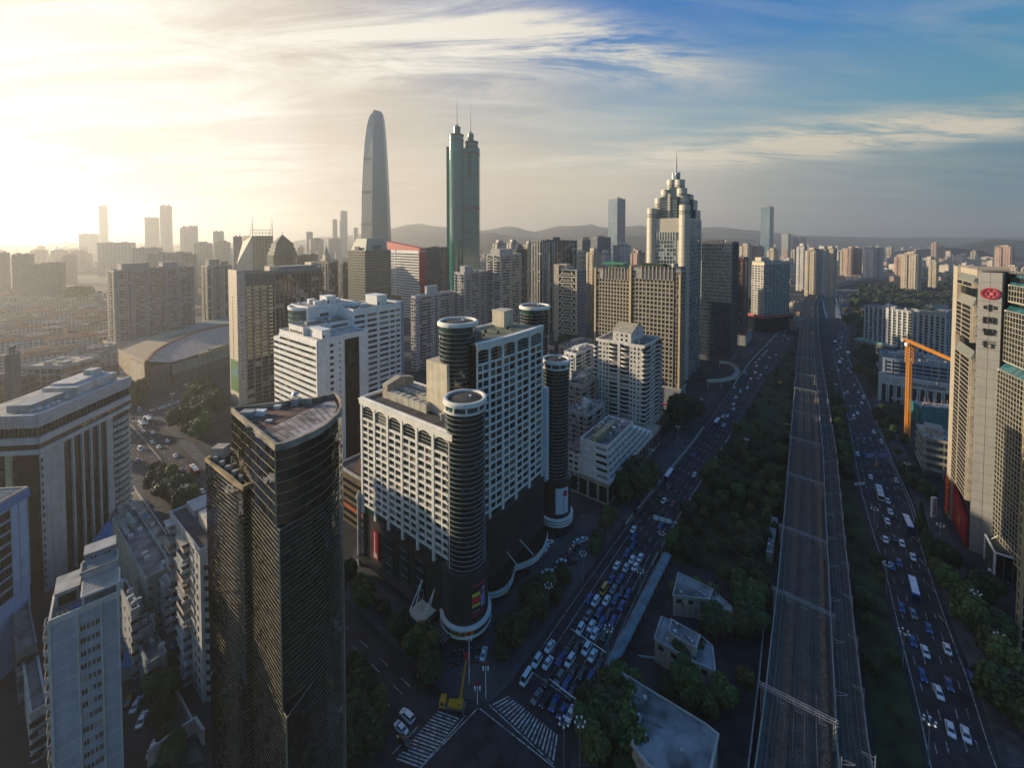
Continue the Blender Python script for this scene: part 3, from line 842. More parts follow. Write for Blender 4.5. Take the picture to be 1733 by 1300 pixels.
 m.stripwall(B_,A_,6.4,6.8);cn=part(rt,'curved_canopy',m,G_DARK)
 for z in(3.4,4.6):
  m=MB();C_=[off(k/20,2.4+3.8*abs(sin(pi*k/20*2)))[:2]for k in range(21)];m.stripwall(B_,C_,z,z+.7);part(cn,'cornice_band',m,HWHITE)
 for t in(.42,.62):
  p,q=off(t,1.4),off(t+.05,6.5);m=MB();m.bar((p.x,p.y,12),(q.x,q.y,6.8),.14);part(cn,'stay',m,WHITEP)
 b.hx=(x1,y1)
 return b
G_DARKGREEN=MG('turret_glass',(.008,.018,.015),.05,1.75,alt=(.015,.10,.055),altf=.04)
FOLI=M('clipped_leaf',(.02,.06,.02),.8,.3,scale=2,streak=False)
HOTEL=hotel()
# -- left foreground: the office block with the long banded crown
def banded_office():
 b=Bld('office_block','broad grey office block with dark banded crown and finned glass front left of the avenue',(63,702),z=66,xl=-70,xr=217,vp=790)
 rt=b.root;z=66;w,d=b.w,b.d
 b.core(0,z-.3,G_BLACK,inset=.25)
 f=b.fr
 def u(px):return reach(b.p,(cos(b.rz),sin(b.rz)),z,px)
 # crown bands on both faces
 for face,L in(('R',w),('L',d)):
  b.fbox(f,face,-.4 if face=='R' else 0,L+.3,-.3,.9,z-4.0,z+.2)
  b.fbox(f,face,0,L,-.3,.5,z-4.6,z-4.0)
  b.fbox(f,face,-.3,L+.2,-.3,.8,z-10.5,z-8.2)
  b.fbox(f,face,-.3,L+.2,-.3,.8,z-14.2,z-12.6)
 pl=b.fr;part(rt,'crown_band',pl,M('pale_panel',(.40,.43,.44),.55,.14));b.fr=MB()
 m=MB()
 for face,L in(('R',w),('L',d)):
  n=int(L/1.5)
  for k in range(n+1):
   b.fbox(m,face,k*1.5-.06,k*1.5+.06,-.2,.25,z-8.2,z-4.6)
  for r in range(4):
   for k in range(int(L/1.1)):
    b.fbox(m,face,k*1.1+.2+(r%2)*.5,k*1.1+.5+(r%2)*.5,.9,.96,z-3.4+r*.95,z-3.1+r*.95)
 part(rt,'crown_mullion',m,W_DGREY,kind='stuff')
 m=MB()
 for face,L in(('R',w),('L',d)):b.fbox(m,face,0,L,-.2,.12,z-12.6,z-10.5)
 part(rt,'dark_band',m,G_BLACK)
 # gold sign characters: small raised strokes along the dark band
 m=MB()
 for i,k in enumerate((.42,.45,.48,.55,.60,.72,.75,.78)):
  for s in range(5):
   a=k*w+RND.uniform(-.6,.6);zz=z-11.6+RND.uniform(-.6,.6)
   b.fbox(m,'R',a,a+RND.uniform(.2,.7),.14,.26,zz,zz+RND.uniform(.15,.5))
 part(rt,'gold_sign',m,MP('old_gold',(.55,.42,.12),.4,.5))
 zt=z-14.2
 # right face: blank corner panels, fins over glass, pier, banded end
 def pan(px0,px1,mat,name='wall_panel',o=.5,z0=0):
  m=MB();a,c=u(px0),u(px1);b.fbox(m,'R',a,c,-.2,o,z0,zt-.02);return part(rt,name,m,mat)
 pg=M('pale_panel_b',(.36,.39,.40),.6,.16)
 pan(64.5,79,pg);pan(79.4,103,pg,o=.56);pan(176,187,pg)
 m=MB();g=MB()
 for px in(118,134.5,149,163.5):a=u(px);b.fbox(m,'R',a-.35,a+.35,-.2,.8,0,zt-.04)
 part(rt,'fin',m,pg)
 zz=0
 while zz<zt-2:
  a0,a1=u(103),u(176);n=14
  for k in range(n):b.pane('R',a0+(a1-a0)*k/n,a0+(a1-a0)*(k+1)/n,zz,zz+3.1,o=.0)
  zz+=3.1
 m=MB();a0,a1=u(187.5),u(216.5);n=int(zt/2.9)
 for k in range(n):
  q=6
  for i in range(q):
   s0,s1=i/q,(i+1)/q;o=.5+.9*sin(pi*(s0+s1)/2)
   b.fbox(m,'R',a0+(a1-a0)*s0,a0+(a1-a0)*s1,-.2,o,k*2.9+1.25,k*2.9+2.85)
 part(rt,'balcony_band',m,M('pale_panel_c',(.38,.38,.36),.6,.16))
 m=MB()
 for k in range(17):b.fbox(m,'R',u(64.5)-.05,u(64.5)+.45,.5,.62,2+k*2.9,3.4+k*2.9)
 part(rt,'vent_window',m,G_BLACK,kind='stuff')
 # left face: dark glass with two ochre piers
 m=MB()
 for a in(reach(b.p,(-sin(b.rz),cos(b.rz)),z,19),d*.75):b.fbox(m,'L',a,a+2.0,-.2,.6,0,zt)
 part(rt,'pier',m,M('ochre_pier',(.33,.31,.20),.7,.15))
 for k in range(int(zt/3.1)):
  for i in range(24):b.pane('L',d*i/24,d*(i+1)/24,k*3.1,k*3.1+3.1,o=.0)
 b.done(W_GREY,G_BLACK)
 b.roof(z-.3,M('pale_screed',(.42,.38,.31),.9,.28,scale=.15,streak=False),.2,.6)
 m=MB();m.box(w*.45,w*.93,2.5,15,z-.1,z+3.4);h=part(rt,'roof_hut',m,M('roof_white',(.52,.49,.43),.8,.18,streak=False))
 m=MB();m.box(w*.52,w*.9,6,14.5,z+3.4,z+4.2);m.box(w*.78,w*.88,7,11,z+4.2,z+6.3);part(h,'upper_deck',m,M('roof_white',()))
 m=MB()
 for k in range(20):m.bar((w*.55+k*.7,4.2,z+3.5),(w*.55+k*.7+.5,4.8,z+4.4),.16)
 part(h,'pipework',m,STEEL,kind='stuff')
 m=MB();m.box(w*.08,w*.40,5,13,z-.1,z+2.4);part(rt,'plant_room',m,W_GREY)
 m=MB();m.box(-26,-6,6,20,z-.1,z+3.0);part(rt,'plant_room',m,W_DGREY)
 m=MB()
 for k in range(14):m.bar((-30+k*1.6,7,z+3.0),(-30+k*1.6+2,12,z+3.9),.12)
 part(rt,'roof_rail',m,WHITEP,kind='stuff')
 for k in range(8):
  m=MB();a,c=RND.uniform(2,w*.45),RND.uniform(1,4);m.box(a,a+1.2,c,c+.9,z,z+1.1);part(rt,'ac_unit',m,ACM)
 m=MB();m.bar((w-1,1.5,z),(w-1,1.5,z+3.5),.3);m.cyl(w-1,1.5,z+2,z+2.6,.9,10);part(rt,'dish',m,STEEL)
banded_office()
# -- white panelled tower, bottom left
def panelled_tower():
 zt=46.6
 b=Bld('apartment_tower','grey panelled apartment tower with slatted roof pergola, lower left foreground',(83,1058),z=zt,xr=200,xl=44,vp=1624)
 rt=b.root;w=b.w;d=max(9,b.d)
 b.d=d
 b.core(0,zt,M('pale_cladding',(.38,.40,.44),.6,.13),inset=.0)
 f=MB();st=2.95;n=int(zt/st)
 a0,a1=w*.40,w*.72
 for k in range(n+1):
  z=zt-2.0-k*st
  for(p,q)in((0.25,a0-.35),(a1+.35,w-.25)):b.fbox(f,'R',p,q,0,.07,z-.09,z+.09)
 part(rt,'floor_strip',f,TRIM,kind='stuff')
 f=MB()
 for p,q in((-.1,.22),(a0-.3,a0),(a1,a1+.3),(w-.22,w+.1)):b.fbox(f,'R',p,q,-.05,.3,0,zt+.6)
 b.fbox(f,'L',0,.25,-.05,.3,0,zt+.6)
 part(rt,'rib',f,TRIM)
 wm=M('window_surround',(.40,.40,.38),.6,.1)
 for k in range(n):
  z=zt-3.3-k*st
  if z<0:break
  for(p,q)in((.06,.32),(.38,.50),(.60,.72),(.78,.96)):
   x0,x1=a0+(a1-a0)*p,a0+(a1-a0)*q
   wn=window_obj(b,'R',x0,x1,z-1.3,z,G_RES,.07)
   m=MB();m.box(0,1,-.09,-.02,-.07,0);m.box(0,1,-.09,-.02,1,1.07);m.box(-.12,0,-.09,-.02,-.07,1.07);m.box(1,1.12,-.09,-.02,-.07,1.07);m.box(.46,.54,-.09,-.02,0,1)
   if 'sf' not in _unit:_unit['sf']=m.mesh('frame',TRIM)
   part(wn,'frame',_unit['sf'],None)
   # left side with balconies
 b.balconies('L',d*.12,d*.40,0,zt-1,2.95,1.1,mb=b.fr);b.balconies('L',d*.55,d*.86,0,zt-1,2.95,1.3,mb=b.fr)
 b.done(W_GREY,G_RES,'balcony_stack')
 b.parapet(zt,.9,.25,mb=b.fr);part(rt,'parapet',b.fr,TRIM);b.fr=MB()
 b.roof(zt,ROOFM,.12)
 # pergola over the front right, stair tower behind
 m=MB();x0,x1,y0,y1,zp=w*.44,w*1.04,-.5,5.4,zt+3.0
 for p in(x0+.2,x1-.5):
  for q in(y0+.2,y1-.3):m.box(p,p+.35,q,q+.35,zt,zp)
 m.box(x0,x1,y0,y0+.3,zp,zp+.45);m.box(x0,x1,y1-.3,y1,zp,zp+.45);m.box(x0,x0+.3,y0+.3,y1-.3,zp,zp+.45);m.box(x1-.3,x1,y0+.3,y1-.3,zp,zp+.45)
 pg=part(rt,'pergola',m,TRIM)
 for k in range(6):
  m=MB();q=y0+.75+k*(y1-y0-.6)/6;m.box(x0+.3,x1-.3,q,q+.3,zp+.1,zp+.42);part(pg,'slat',m,TRIM)
 m=MB();m.box(w*.44,w*1.0,max(d*.38,5.6),max(d*.82,9),zt,zt+6.2);sh=part(rt,'stair_tower',m,M('pale_cladding',()))
 m=MB()
 for k in range(16):m.box(w*.44-.1,w+.1,d*.38+k*.30,d*.38+k*.30+.1,zt+6.2,zt+6.34)
 m.ringwall([(w*.44-.2,d*.38-.2),(w+.2,d*.38-.2),(w+.2,d*.82+.2),(w*.44-.2,d*.82+.2)],[(w*.44+.1,d*.38+.1),(w-.1,d*.38+.1),(w-.1,d*.82-.1),(w*.44+.1,d*.82-.1)],zt+6.1,zt+6.7)
 part(sh,'roof',m,M('ribbed_sheet',(.34,.34,.31),.7,.2,streak=False))
 m=MB();m.box(w*.48,w*.97,d*.84,d*1.3,zt-1,zt+8);up=part(rt,'upper_hut',m,M('slate_panel',(.17,.19,.23),.6,.14))
 m=MB();m.box(w*.48-.15,w*.97+.15,d*.84-.1,d*1.3,zt+8,zt+8.3);part(up,'roof',m,M('ribbed_sheet',()))
 for p in(.58,.80):
  m=MB();m.box(w*p,w*p+.9,d*.84-.08,d*.84,zt+6.6,zt+7.5);wn=part(up,'window',m,G_RES)
  m=MB();m.box(w*p-.1,w*p+1,d*.84-.14,d*.84-.09,zt+6.5,zt+6.6);m.box(w*p-.1,w*p+1,d*.84-.14,d*.84-.09,zt+7.5,zt+7.6);m.box(w*p+.4,w*p+.5,d*.84-.14,d*.84-.09,zt+6.6,zt+7.5);part(wn,'frame',m,TRIM)
 m=MB();m.box(.6,w*.40,d*.5,d*1.2,zt,zt+3.2);lh=part(rt,'roof_hut',m,W_GREY)
 m=MB();m.box(.4,w*.42,d*.48,d*1.22,zt+3.2,zt+3.5);part(lh,'roof',m,M('ribbed_sheet',()))
 m=MB();m.box(w*.1,w*.36,d*.46,d*.49,zt+.6,zt+2.6);part(lh,'dark_opening',m,G_BLACK)
 m=MB();m.box(w*.33,w*.41,d*.14,d*.24,zt+.1,zt+.7);part(rt,'blue_barrel',m,MP('blue_plastic',(.02,.09,.35),.5))
 m=MB();m.box(w*.10,w*.30,d*.06,d*.12,zt+.1,zt+.6);part(rt,'planter',m,W_TAN)
 for k in range(3):
  m=MB();m.blob((w*(.14+k*.06),d*.09,zt+.8),.35,seed=k,sub=1);part(rt,'potted_bush',m,FOLI,kind='stuff')
panelled_tower()
# -- blue-and-white curtain wall, far left edge
def box_on(name,label,px_corner,z,px_l,vp_l,depth,cat='building',px_r=None,group=None,turn=False):
 """building whose seen face runs from its right-hand corner away to the left, towards the column vp_l"""
 dx,dy=(CX-vp_l),FPX
 rz=atan2(dy,-dx)-pi/2+(pi if turn else 0)
 return Bld(name,label,px_corner,z=z,xl=px_l,xr=px_r,w=None if px_r else depth,rz=rz,cat=cat,group=group)
def blue_white():
 b=box_on('office_block','white panelled office block with bright blue roof band at the left edge',(46,826),52,-60,790,20,turn=True)
 rt=b.root;z=b.z;d=b.d
 b.core(0,z-.2,M('sky_tinted_panel',(.30,.43,.60),.25,.08,spec=.6),inset=.1)  # white panels, coloured blue to carry the reflected sky
 cols=[(0,.9,0),(.9,5.2,1),(5.2,9.0,0),(9.0,13,1),(13,d,2)]
 st=3.4;n=int((z-22)/st)
 for k in range(n):
  zz=z-3.0-(k+1)*st
  b.fbox(b.fr,'L',0,d,-.1,.12,zz-.06,zz+.06)
  i=5.0
  b.fbox(b.fr,'L',i,i+.12,-.1,.12,zz,zz+st)
  for q in range(4):
   wq=5.2+q*1.0
   window_obj(b,'L',wq,wq+.9,zz+.35,zz+st-.5,G_BLACK,.1)
 for a in(0,2.6,9.4,12,14.6,17.2):b.fbox(b.fr,'L',a,a+.1,-.1,.12,22,z-3)
 b.done(W_BLUEG,G_BLACK,'panel_joint')
 m=MB();b.fbox(m,'L',-.2,d,-.1,.4,z-2.8,z-.1);b.fbox(m,'R',-.4,b.w,-.1,.4,z-2.8,z-.1);part(rt,'blue_fascia',m,MP('blue_sheet',(.03,.17,.42),.5))
 b.parapet(z-.1,.6);part(rt,'parapet',b.fr,M('weathered_cap',(.42,.38,.30),.8,.25));b.fr=MB()
 m=MB()
 for k in range(30):m.box(.5,b.w-.5,.6+k*.7,.75+k*.7,z,z+.16)
 part(rt,'roof_rib',m,M('ribbed_sheet',()),kind='stuff');b.roof(z-.1,M('ribbed_sheet',()),.1)
blue_white()
# -- balconied flats squeezed beside the bronze tower
def balcony_flats():
 zt=43
 b=Bld('apartment_block','narrow old apartment block with jutting balconies squeezed beside the bronze tower',(338,937),z=zt,xl=288,w=14,rz=atan2(FPX,1405-CX))
 rt=b.root;d=b.d;w=b.w
 b.core(0,zt,M('old_tile',(.40,.40,.37),.7,.22))
 b.parapet(zt,1.0,.25);part(rt,'parapet',b.fr,M('old_tile',()));b.fr=MB();b.roof(zt,ROOFD,.1)
 r=random.Random(4);n=int(zt/3.0)
 for k in range(n):
  z=zt-3.2-k*3.0
  for(u0,u1,dp)in((d*.80,d*.98,1.5),(d*.32,d*.56,1.6)):
   m=MB();o=dp+r.uniform(-.2,.2)
   b.fbox(m,'L',u0,u1,0,o,z-.1,z+.05);b.fbox(m,'L',u0,u1,o-.1,o,z+.05,z+1.0);b.fbox(m,'L',u0,u0+.1,0,o-.1,z+.05,z+1.0);b.fbox(m,'L',u1-.1,u1,0,o-.1,z+.05,z+1.0)
   if r.random()<.5:b.fbox(m,'L',u0+.1,u1-.1,0,o+.5,z+2.3,z+2.38)
   bal=part(rt,'balcony',m,r.choice((W_GREY,M('old_tile',()),W_TAN)))
   m=MB();b.fbox(m,'L',u0+.2,u1-.2,.0,.05,z+.1,z+2.3);part(bal,'door',m,G_RES)
   if r.random()<.4:
    m=MB();b.fbox(m,'L',u0+.3,u0+1.1,o,o+.35,z+.2,z+.8);part(bal,'ac_unit',m,ACM)
  for u0 in(d*.08,d*.18,d*.64):
   window_obj(b,'L',u0,u0+.9,z+.8,z+2.1,G_RES,.05)
   # rounded bay at the corner, ringed with window bands
 m=MB();g=MB();cx,cy,R=3.2,1.2,2.6
 m.cyl(cx,cy,0,zt-2.5,R,24);bay=part(rt,'round_bay',m,M('old_tile',()))
 for k in range(n):
  g=MB();z=zt-5.2-k*3.0;g.ringwall(arc_pts(cx,cy,R+.06,24),arc_pts(cx,cy,R-.2,24),z,z+1.3);part(bay,'window_band',g,G_RES)
 m=MB();m.box(4,13.5,d*.15,d*.55,zt,zt+3.6);h=part(rt,'roof_hut',m,W_CREAM)
 m=MB();m.box(4,13.5,d*.7,d*.98,zt,zt+2.2);part(rt,'plant_room',m,W_GREY)
 q=MB();q.box(6,8,d*.15-.05,d*.15,zt+.3,zt+2.2);part(h,'dark_opening',q,G_BLACK)
balcony_flats()
# -- generic skins
def slabs(name,label,top,wall,glass,spec,D=None,yb=None,xl=None,xr=None,vp=1405,rz=None,w=None,d=None,base=0,hut=None,group=None,roofm=None,z=None,extra=None,cat='building',clutter=3,seed=1,acs=2,tanks=1,core=None,podium=None,par=1.1):
 b=Bld(name,label,top,D=D,yb=yb,xl=xl,xr=xr,vp=vp,rz=rz,w=w,d=d,group=group,z=z,cat=cat)
 b.core(base,b.z,core or wall)
 for face,sp in spec.items():
  sp=dict(sp);kind=sp.pop('k','grid');z0=sp.pop('z0',base);z1=b.z-sp.pop('top',1.0)
  if kind=='grid':b.grid(face,z0,z1,**sp)
  elif kind=='resi':resi(b,face,z0,z1,**sp)
  elif kind=='punch':b.punched(face,0,b.flen(face),z0,z1,**sp)
 if par:b.parapet(b.z,par)
 if extra:extra(b)
 b.done(wall,glass)
 b.roof(b.z,roofm)
 b.clutter(b.z,clutter,wall,hut,seed,tanks,acs)
 if podium:
  g,h,mt=podium;m=MB();m.box(-g,b.w+g,-g,b.d+g,0,h);part(b.root,'podium',m,mt)
  m=MB();m.box(-g-.2,b.w+g+.2,-g-.2,b.d+g+.2,h,h+.5);part(b.root,'podium_cornice',m,wall)
 return b
def resi(b,face,z0,z1,segs='wbrbw',storey=3.0,depth=1.1,proud=0.0):
 """flats: w = wall with small windows, b = balcony stack, r = dark recess, g = glazed strip, R = rounded balconies, p = blank pier"""
 L=b.flen(face);wt={'w':1.0,'b':1.2,'r':.55,'g':.8,'R':1.3,'p':.35}
 tot=sum(wt[c]for c in segs);u=0
 for c in segs:
  l=L*wt[c]/tot
  if c=='w':
   b.fbox(b.fr,face,u,u+l,0,.5,z0,z1);b_o=.5
   nz=max(1,round((z1-z0)/storey));bz=(z1-z0)/nz
   for k in range(nz):
    for q in((.3,.7),)if l<4 else((.14,.40),(.60,.86)):
     b.pane(face,u+l*q[0],u+l*q[1],z0+k*bz+.9,z0+k*bz+2.3,o=.53,j=.02)
    b.fbox(b.fr,face,u+l*.1,u+l*.9,.5,.8,z0+k*bz+.72,z0+k*bz+.86)
  elif c=='b':b.balconies(face,u+.1,u+l-.1,z0,z1,storey,depth)
  elif c=='R':b.balconies(face,u+.1,u+l-.1,z0,z1,storey,depth*1.3,rnd=True)
  elif c=='p':b.fbox(b.fr,face,u,u+l,-.1,.9,z0,z1+.6)
  elif c=='g':b.grid(face,z0,z1,bay=l,storey=storey,pier=.25,span=.5,out=.15,u0=u,u1=u+l)
  else:
   nz=max(1,round((z1-z0)/storey));bz=(z1-z0)/nz
   for k in range(nz):b.pane(face,u,u+l,z0+k*bz+.4,z0+(k+1)*bz-.3,o=.03)
  u+=l
  # -- white stepped office block in the middle
def white_offices():
 b=Bld('office_block','white stepped office block with long ribbon windows and a black glass shaft',(537,578),D=222,xl=473,xr=623)
 rt=b.root;z=b.z;w,d=b.w,b.d;st=3.45
 b.core(0,z,W_WHITE)
 n=int(z/st)-1
 for k in range(n):
  zz=z-4.6-k*st
  m=MB();g=MB()
  b.fbox(m,'L',1.2,d-.6,-.1,.0,zz,zz+.1)
  s0=.9;s1=d-.5
  m2=max(4,int((s1-s0)/4.2))
  for i in range(m2):window_obj(b,'L',s0+(s1-s0)*i/m2,s0+(s1-s0)*(i+1)/m2-.12,zz-.1,zz+1.45,HGLASS,.03,'ribbon_window')
  if k<14:
   window_obj(b,'R',w*.50-8.4,w*.50-6.4,zz,zz+1.6,HGLASS,.04)
   window_obj(b,'R',w*.50-3.2,w*.50-2.2,zz+.8,zz+1.6,HGLASS,.04)
 f=b.fr
 for k in range(n+1):
  zz=z-4.6-k*st
  b.fbox(f,'L',-.1,d,-.1,.45,zz+1.45,zz+st-.1)
 b.fbox(f,'L',-.1,.9,-.1,.46,0,z)
 part(rt,'spandrel',f,W_WHITE);b.fr=MB()
 a0,a1=w*.50,w*.80
 b.fbox(b.fr,'R',a0-.4,a0,-.1,.5,0,z-2);b.fbox(b.fr,'R',a1,a1+.4,-.1,.5,0,z-2)
 for k in range(20):
  for i in range(4):b.pane('R',a0+(a1-a0)*i/4,a0+(a1-a0)*(i+1)/4,(z-2)*k/20,(z-2)*(k+1)/20,o=.06)
 b.done(W_WHITE,G_BLACK,'pier','glass_shaft')
 b.parapet(z,.8);b.done(W_WHITE,G_BLACK,'parapet')
 b.roof(z,ROOFL);b.clutter(z,3,W_WHITE,(.12,.05,.16,.3,4.6),3,0,4)
 # terraces at the left end
 for(dz,y1)in((1,d+4.5),(4.4,d+9)):
  pass
 m=MB();m.box(-.4,w*.8,d,d+7,0,z-4.2);tr=part(rt,'terrace_wing',m,W_WHITE)
 g=MB()
 for k in range(n-1):
  zz=z-8.0-k*st;g.box(-.5,-.38,d+.3,d+6.6,zz,zz+1.5)
 part(tr,'ribbon_window',g,HGLASS)
 # upper storeys set back
 def up(px,py,D,pl,pr,nm,zbase,mat=W_WHITE):
  q=XD(px,D);zz=ZAT(q[0],D,py);p=Vector(((px-CX)/FPX*(D*cos(PITCH)-(zz-HCAM)*sin(PITCH)),D,0))
  dr,dl=(cos(b.rz),sin(b.rz)),(-sin(b.rz),cos(b.rz))
  ww,dd=reach(p,dr,zz,pr),reach(p,dl,zz,pl);l=b.local(p)
  b.vol(l[0],l[1],l[0]+ww,l[1]+dd);m=MB();m.box(l[0],l[0]+ww,l[1],l[1]+dd,zbase,zz);o=part(rt,nm,m,mat)
  return l,ww,dd,zz,o
 l,ww,dd,zz,o=up(513,556,234,489,600,'upper_storey',z-1)
 g=MB()
 b.fbox(g,'L',1,dd-1,0,.06,zz-3.6,zz-2.2);b.fbox(g,'R',ww*.52,ww*.85,0,.06,zz-2.8,zz-1.2);b.fbox(g,'R',ww*.1,ww*.2,0,.06,zz-2.8,zz-1.4);part(o,'window',g,HGLASS)
 b.parapet(zz,.7);b.done(W_WHITE,G_BLACK,'parapet');b.roof(zz,M('roof_green_felt',(.12,.15,.13),.9,.3,streak=False));b.clutter(zz,3,W_GREY,None,9,1,6)
 l,ww,dd,zz,o=up(521,522,250,492,600,'top_storey',z+2)
 g=MB()
 for k in range(3):
  b.fbox(g,'R',ww*.64,ww*.94,0,.08,zz-4.2-k*4,zz-2.2-k*4)
  if k<2:b.fbox(g,'R',ww*.24,ww*.42,0,.08,zz-6.0-k*4,zz-4.2-k*4)
 part(o,'window',g,HGLASS)
 b.parapet(zz,.8);b.done(W_WHITE,G_BLACK,'parapet');b.roof(zz,ROOFL);b.clutter(zz,4,W_WHITE,(.5,.3,.2,.4,4.5),8,2,4)
 m=MB();R=dd*.55;cx,cy=l[0]+R*.75,l[1]+dd*.55
 m.cyl(cx-2,cy,z,zz-1.4,R,28);gb=part(rt,'bowed_glass',m,G_GREEN)
 m=MB();m.ringwall(arc_pts(cx-2,cy,R+.3,28),arc_pts(cx-2,cy,R-.6,28),zz-1.6,zz+.2)
 for k in range(3):m.ringwall(arc_pts(cx-2,cy,R+.1,28),arc_pts(cx-2,cy,R-.1,28),zz-5-k*3,zz-4.9-k*3)
 part(gb,'rim',m,W_WHITE)
 # long window slab to the right
 l,ww,dd,zz,o=up(598,526,256,560,678,'window_slab',0)
 nb,bw=4,ww/4
 for k in range(15):
  zt=zz-3.4-k*3.5
  for i in range(nb):
   segs=((.10,.88),)if i in(0,1,2)else((.02,.42),(.56,.92))
   for(p,q)in segs:window_obj(b,'R',(i+p)*bw,(i+q)*bw,zt-1.5,zt,HGLASS,.02)
 for k in range(16):
  zt=zz-1.75-k*3.5;b.fbox(b.fr,'R',-.05,ww+.05,-.05,.22,zt-1.55,zt+.35)if k else b.fbox(b.fr,'R',-.05,ww+.05,-.05,.22,zt-1.55,zt+1.7)
 b.done(W_WHITE,G_BLACK,'spandrel')
 b.parapet(zz,.9);b.done(W_WHITE,G_BLACK,'parapet');b.roof(zz,M('roof_green_felt',()));b.clutter(zz,3,W_WHITE,(.6,.25,.22,.5,6),5,1,3)
 b.vol(l[0]+ww+.2,l[1]+2,l[0]+ww+4,l[1]+dd+3);m=MB();m.box(l[0]+ww+.1,l[0]+ww+3.6,l[1]+1.5,l[1]+dd+3,0,zz+1);part(rt,'end_pier',m,W_BLUEG)
white_offices()
# -- tower with a cream end and dark gridded front
def cream_end():
 b=Bld('office_tower','office tower with blank cream end wall, arched window pattern and dark finned front',(401,464),D=318,xl=387,xr=545)
 rt=b.root;z,w,d=b.z,b.w,b.d
 b.core(0,z,W_DGREY)
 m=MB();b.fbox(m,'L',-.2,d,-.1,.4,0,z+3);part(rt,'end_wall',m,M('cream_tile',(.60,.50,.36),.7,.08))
 m=MB()
 for k in range(26):b.fbox(m,'L',d*.47,d*.54,.4,.46,22+k*2.4,23.4+k*2.4)
 part(rt,'slot_window',m,G_DARK,kind='stuff')
 m=MB();b.fbox(m,'R',0,w*.075,-.1,.35,0,z+2);part(rt,'grey_pier',m,W_GREY)
 for k in range(28):b.pane('R',w*.03,w*.045,20+k*2.7,21.3+k*2.7,o=.38)
 # arched, balconied window field
 nz=19;z0,z1=z*.34,z-10;dz=(z1-z0)/nz;u0,u1=w*.08,w*.40;nu=4;du=(u1-u0)/nu
 fm=MB()
 for i in range(nu):
  for k in range(nz):
   a=u0+i*du;zz=z0+k*dz
   b.pane('R',a,a+du,zz,zz+dz,o=.02)
   if i<3:
    for q in range(6):
     s0=a+du*(.12+.76*q/6);s1=a+du*(.12+.76*(q+1)/6)
     b.fbox(fm,'R',s0,s1,0,.42,zz+dz*.42+.55*sin(pi*(q+.5)/6),zz+dz*.66+.55*sin(pi*(q+.5)/6))
    b.fbox(fm,'R',a+du*.18,a+du*.82,0,.3,zz,zz+dz*.22)
   else:b.fbox(fm,'R',a+du*.2,a+du*.7,0,.3,zz+dz*.3,zz+dz*.8)
 part(rt,'window_arch',fm,M('gilded_panel',(.62,.52,.30),.5,.1),kind='stuff')
 b.grid('R',0,z*.34,bay=du,storey=3.4,pier=.5,span=.5,out=.2,u0=u0,u1=u1)
 for i in range(nu+1):b.fbox(b.fr,'R',u0+i*du-.3,u0+i*du+.3,-.1,.8,0,z-3)
 b.grid('R',0,z-3,bay=3.3,storey=3.4,pier=.42,span=.0,out=.5,pout=.7,u0=w*.405,u1=w)
 for k in range(28):b.fbox(b.fr,'R',w*.41,w,-.1,.1,k*3.4,k*3.4+.3)
 for k in(5,9,13,17,21):
  for q in(.46,.54,.56):b.fbox(b.fr,'R',w*q,w*q+.8,.0,.75,20+k*3,20.9+k*3)
 b.grid('B',0,z-3,bay=4,storey=3.4,pier=.5,span=.8)
 b.parapet(z,1.2)
 b.done(M('fin_metal',(.20,.21,.20),.5,.12),G_DARK)
 b.roof(z,ROOFM)
 m=MB();m.box(w*.42,w*.96,d*.2,d*.8,z,z+3.2);m.box(w*.40,w*.98,d*.15,d*.85,z+3.2,z+3.8);part(rt,'roof_gallery',m,W_GREY)
 m=MB();m.box(w*.36,w*.46,d*.1,d*.7,z,z+4.4);part(rt,'roof_hut',m,W_CREAM)
 m=MB();m.box(w*.88,w*.99,d*.2,d*.9,z+3.8,z+6);part(rt,'roof_hut',m,W_CREAM)
 m=MB();b.fbox(m,'L',-.1,d*.9,.42,.55,z*.10,z*.34);sc=part(rt,'wall_screen',m,MP('mural_green',(.10,.22,.07),.5))
 m=MB()
 for i in range(9):b.fbox(m,'L',d*(.12+.07*i),d*(.17+.07*i),.55,.58,z*.22+2*sin(i*1.9),z*.27+3*sin(i*1.3+1))
 part(sc,'mural_print',m,MP('mural_blue',(.12,.34,.50),.5))
cream_end()
# -- residential slabs behind the shopping hall
gr=lambda**k:dict(k='grid',**k)
rs=lambda**k:dict(k='resi',**k)
def crown_huts(*hs):
 def f(b):
  for(x,y,w,d,h,m)in hs:
   q=MB();q.box(b.w*x,b.w*(x+w),b.d*y,b.d*(y+d),b.z,b.z+h);q.box(b.w*x-.5,b.w*(x+w)+.5,b.d*y-.5,b.d*(y+d)+.5,b.z+h,b.z+h+.6)
   part(b.root,'roof_hut',q,m)
 return f
slabs('apartment_slab','long pale residential slab with deep bays and golden sunlit end behind the arc-roofed hall',(197,459),W_PINKG:=M('pinkish_tile',(.40,.35,.32),.75,.12),G_RES,{'R':rs(segs='wbwrwbbwrbbrrwbbwrbbw',top=.5),'L':rs(segs='wrbrw'),'B':rs(segs='wbwbwbw')},yb=602,xl=181,xr=328,vp=1250,extra=crown_huts((.10,.2,.32,.6,7,W_PINKG),(.60,.2,.2,.6,6.5,W_PINKG)),podium=(4,14,W_CREAM),seed=2)
slabs('apartment_tower','slim residential tower with glazed corner and arched crown beside the cream-ended tower',(351,451),M('beige_tile',(.44,.40,.33),.75,.12),G_RES,{'R':rs(segs='gpwbwpgpw'),'L':rs(segs='wrw')},D=540,xl=341,xr=392,vp=1250,extra=crown_huts((.1,.2,.45,.6,8,W_TAN),(.62,.3,.3,.5,5,W_TAN)),seed=3)
